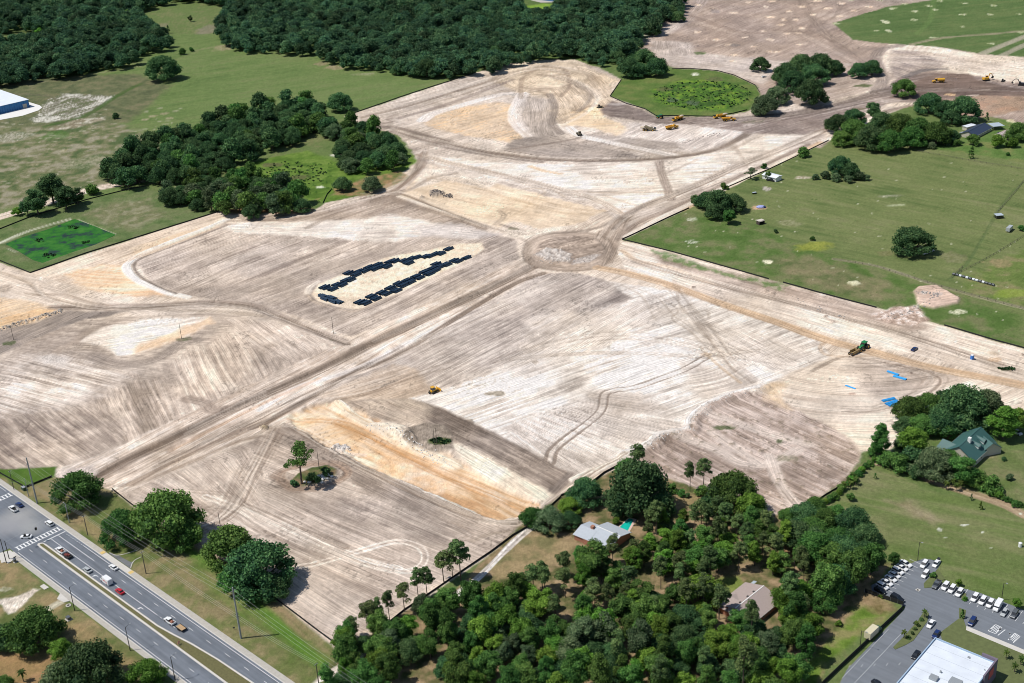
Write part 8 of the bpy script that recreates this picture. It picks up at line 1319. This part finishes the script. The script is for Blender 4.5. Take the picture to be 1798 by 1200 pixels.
x, y = g1(41, 856, 1.5); r = empty('utility_cabinet', 'teal utility cabinet where two silt fences meet at left', 'cabinet', (x, y, 0), UA); MB().box(-1.1, 1.1, -.7, .7, 0, 1.7).build('cabinet', PT['teal'], r); MB().box(-1.15, 1.15, -.75, .75, 1.7, 1.8).build('lid', M_STEEL, r)
x, y = g1(120, 1085.5, .6); r = empty('utility_cabinet', 'grey utility box on the grass left of the highway', 'cabinet', (x, y, 0), UA); MB().box(-.9, .9, -.7, .7, .12, 1.3).build('cabinet', PT['grey'], r); MB().box(-1.3, 1.3, -1.1, 1.1, -.1, .12).build('plinth', M_CONC, r)
x, y = g1(26, 985, .6); r = empty('utility_cabinet', 'small dark signal cabinet on the near left corner', 'cabinet', (x, y, 0), UA); MB().box(-.6, .6, -.5, .5, .1, 1.6).build('cabinet', PT['grey'], r); MB().box(-.8, .8, -.7, .7, -.1, .14).build('plinth', M_CONC2, r)
x, y = g1(120, 1063, .1); r = empty('manhole', 'concrete manhole ring with dark cover on the verge', 'manhole', (x, y, 0)); MB().rod((0, 0, -.2), (0, 0, .12), 1.1, n=20).build('ring', M_CONC, r); MB().rod((0, 0, .12), (0, 0, .16), .5, n=16).build('cover', M_BLACK, r)
x, y = g1(314, 1130, .8); r = empty('road_sign', 'orange pink roadworks sign standing on the grass median', 'sign', (x, y, .15), UA+math.pi/2+.4); MB().prism([(-.0, 1.9), (.85, 1.05), (0, .2), (-.85, 1.05)], -.03, .03).build('sign_board', mat('orange_sign', (.72, .22, .14), .6), r); MB().box(-.5, .5, -.04, -.031, 1.0, 1.12).box(-.35, .35, -.04, -.031, .75, .85).box(-.35, .35, -.04, -.031, 1.25, 1.35).build('lettering', TRIM, r); MB().rod((0, 0, 0), (0, .1, .3), .05).rod((-.5, -.4, 0), (0, 0, .3), .03).rod((.5, -.4, 0), (0, 0, .3), .03).build('legs', M_STEEL, r)
x, y = g1(411, 1105, .6); r = empty('mailbox', 'small dark mailbox post on the verge left of the tall pole', 'mailbox', (x, y, 0)); MB().rod((0, 0, 0), (0, 0, 1.1), .06).build('post', M_WOOD, r); MB().box(-.35, .35, -.2, .2, 1.1, 1.55).build('box', M_BLACK, r)
# concrete rubble and rock heaps where the photograph shows them
RK = mat('rubble', (.30, .28, .26), .95, noise=.3, scale=1.5); RW = mat('white_rock', (.66, .63, .58), .95, noise=.15)
def heap(pts, n, lab, m, nm='rubble', smin=.3, smax=1.0, sd=1):
    rr = random.Random(sd); P = gp(pts); b = MB(); c = P.mean(0)
    for _ in range(n):
        i = rr.randrange(len(P)-1); t = rr.random(); q = P[i]*(1-t)+P[i+1]*t; x = q[0]+rr.gauss(0, 1.6); y = q[1]+rr.gauss(0, 1.6); s = rr.uniform(smin, smax); z = z_at(x, y); k = len(b.v); b.ico((x-c[0], y-c[1], z+s*.2), s, 1, .7)
        for j in range(k, len(b.v)): v = b.v[j]; b.v[j] = (v[0]+rr.uniform(-.2, .2)*s, v[1]+rr.uniform(-.2, .2)*s, v[2]+rr.uniform(-.15, .15)*s)
    o = b.build(nm, m); o.location = (c[0], c[1], 0); tag(o, lab, nm); o['kind'] = 'stuff'
heap([(108, 547), (60, 560), (0, 580)], 120, 'line of grey broken concrete left of the western field', RK, 'rubble', .2, .65, 1); heap([(1340, 684), (1290, 694), (1240, 716), (1215, 738), (1212, 757), (1165, 765), (1140, 785)], 220, 'white lumps along the edge of the sand and brown scrub', RW, 'sand_lumps', .12, .4, 2)
heap([(752, 345), (770, 338), (782, 345), (792, 346)], 60, 'dark spoil heap on the eastern tan sand', mat('dark_spoil', (.14, .12, .11), .95), 'spoil_heap', .3, .9, 3); heap([(1610, 515), (1650, 520), (1600, 548), (1560, 558)], 90, 'grey rubble on the pinkish sand pile', RK, 'rubble', .2, .6, 4); heap([(645, 745), (700, 762), (735, 785), (790, 815)], 140, 'cream lumps down the scarp of the orange cut', RW, 'sand_lumps', .15, .5, 5); heap([(540, 846), (575, 838), (566, 842)], 40, 'white rubble at the foot of the island tree', RW, sd=6); heap([(945, 455), (970, 462), (1000, 458), (1030, 455)], 70, 'white spoil in the roundabout centre', mat('pale_spoil', (.42, .39, .36), .95, noise=.2), 'spoil_heap', .15, .4, 7); heap([(586, 790), (600, 782), (615, 788)], 50, 'grey white spoil pile in the orange cut', RW, 'spoil_heap', .15, .45, 8); heap([(1385, 520), (1440, 545), (1500, 560)], 30, 'small clods beside the pasture fence', RK, 'clods', .2, .6, 9); heap([(1200, 250), (1240, 240), (1260, 235)], 70, 'scattered dark clods on the pale sand right of the dump trucks', mat('dark_clods', (.2, .18, .17), .9), 'clods', .2, .45, 10)
# wetland clumps: low reed and shrub tussocks, as one mass each
TUS = mat('reed_green', (.03, .085, .022), .9, noise=.5, scale=.3)
def tussocks(c, rx, ry, n, lab, sd):
    rr = random.Random(sd); b = MB(); x0, y0 = g1(*c)
    for _ in range(n):
        a = rr.uniform(0, 6.283); q = math.sqrt(rr.random()); x, y = g1(c[0]+rx*q*math.cos(a), c[1]+ry*q*math.sin(a)); z = z_at(x, y); s = rr.uniform(.5, 1.3)
        for k in range(7): t = rr.uniform(0, 6.283); b.add([(x-x0, y-y0, z-.1), (x-x0+s*math.cos(t), y-y0+s*math.sin(t), z+s*.5), (x-x0+s*math.cos(t+.7), y-y0+s*math.sin(t+.7), z+s*.35), (x-x0+s*.4*math.cos(t+.3), y-y0+s*.4*math.sin(t+.3), z+s*.9)], [(0, 1, 3), (0, 3, 2)])
    o = b.build('wetland_tussocks', TUS); o.location = (x0, y0, 0); tag(o, lab, 'reeds'); o['kind'] = 'stuff'
tussocks((1235, 168), 88, 25, 300, 'dark tussocks in the middle of the green wetland island', 1); tussocks((515, 308), 60, 24, 160, 'tussocks on the bright grass of the central wetland', 2); tussocks((85, 448), 14, 4, 26, 'dark reeds at the front of the algae pond', 3); tussocks((150, 424), 8, 3, 16, 'dark reeds at the right of the algae pond', 4); tussocks((128, 398), 12, 3, 20, 'dark reeds at the back of the algae pond', 5); tussocks((70, 421), 9, 3, 16, 'dark reeds at the left of the algae pond', 6); tussocks((1768, 649), 15, 2.5, 30, 'green weeds on a low mound at the right edge', 7); tussocks((772, 777), 18, 5, 40, 'green weeds round the poles on the grey mound', 9)

print('pipes', npipe)
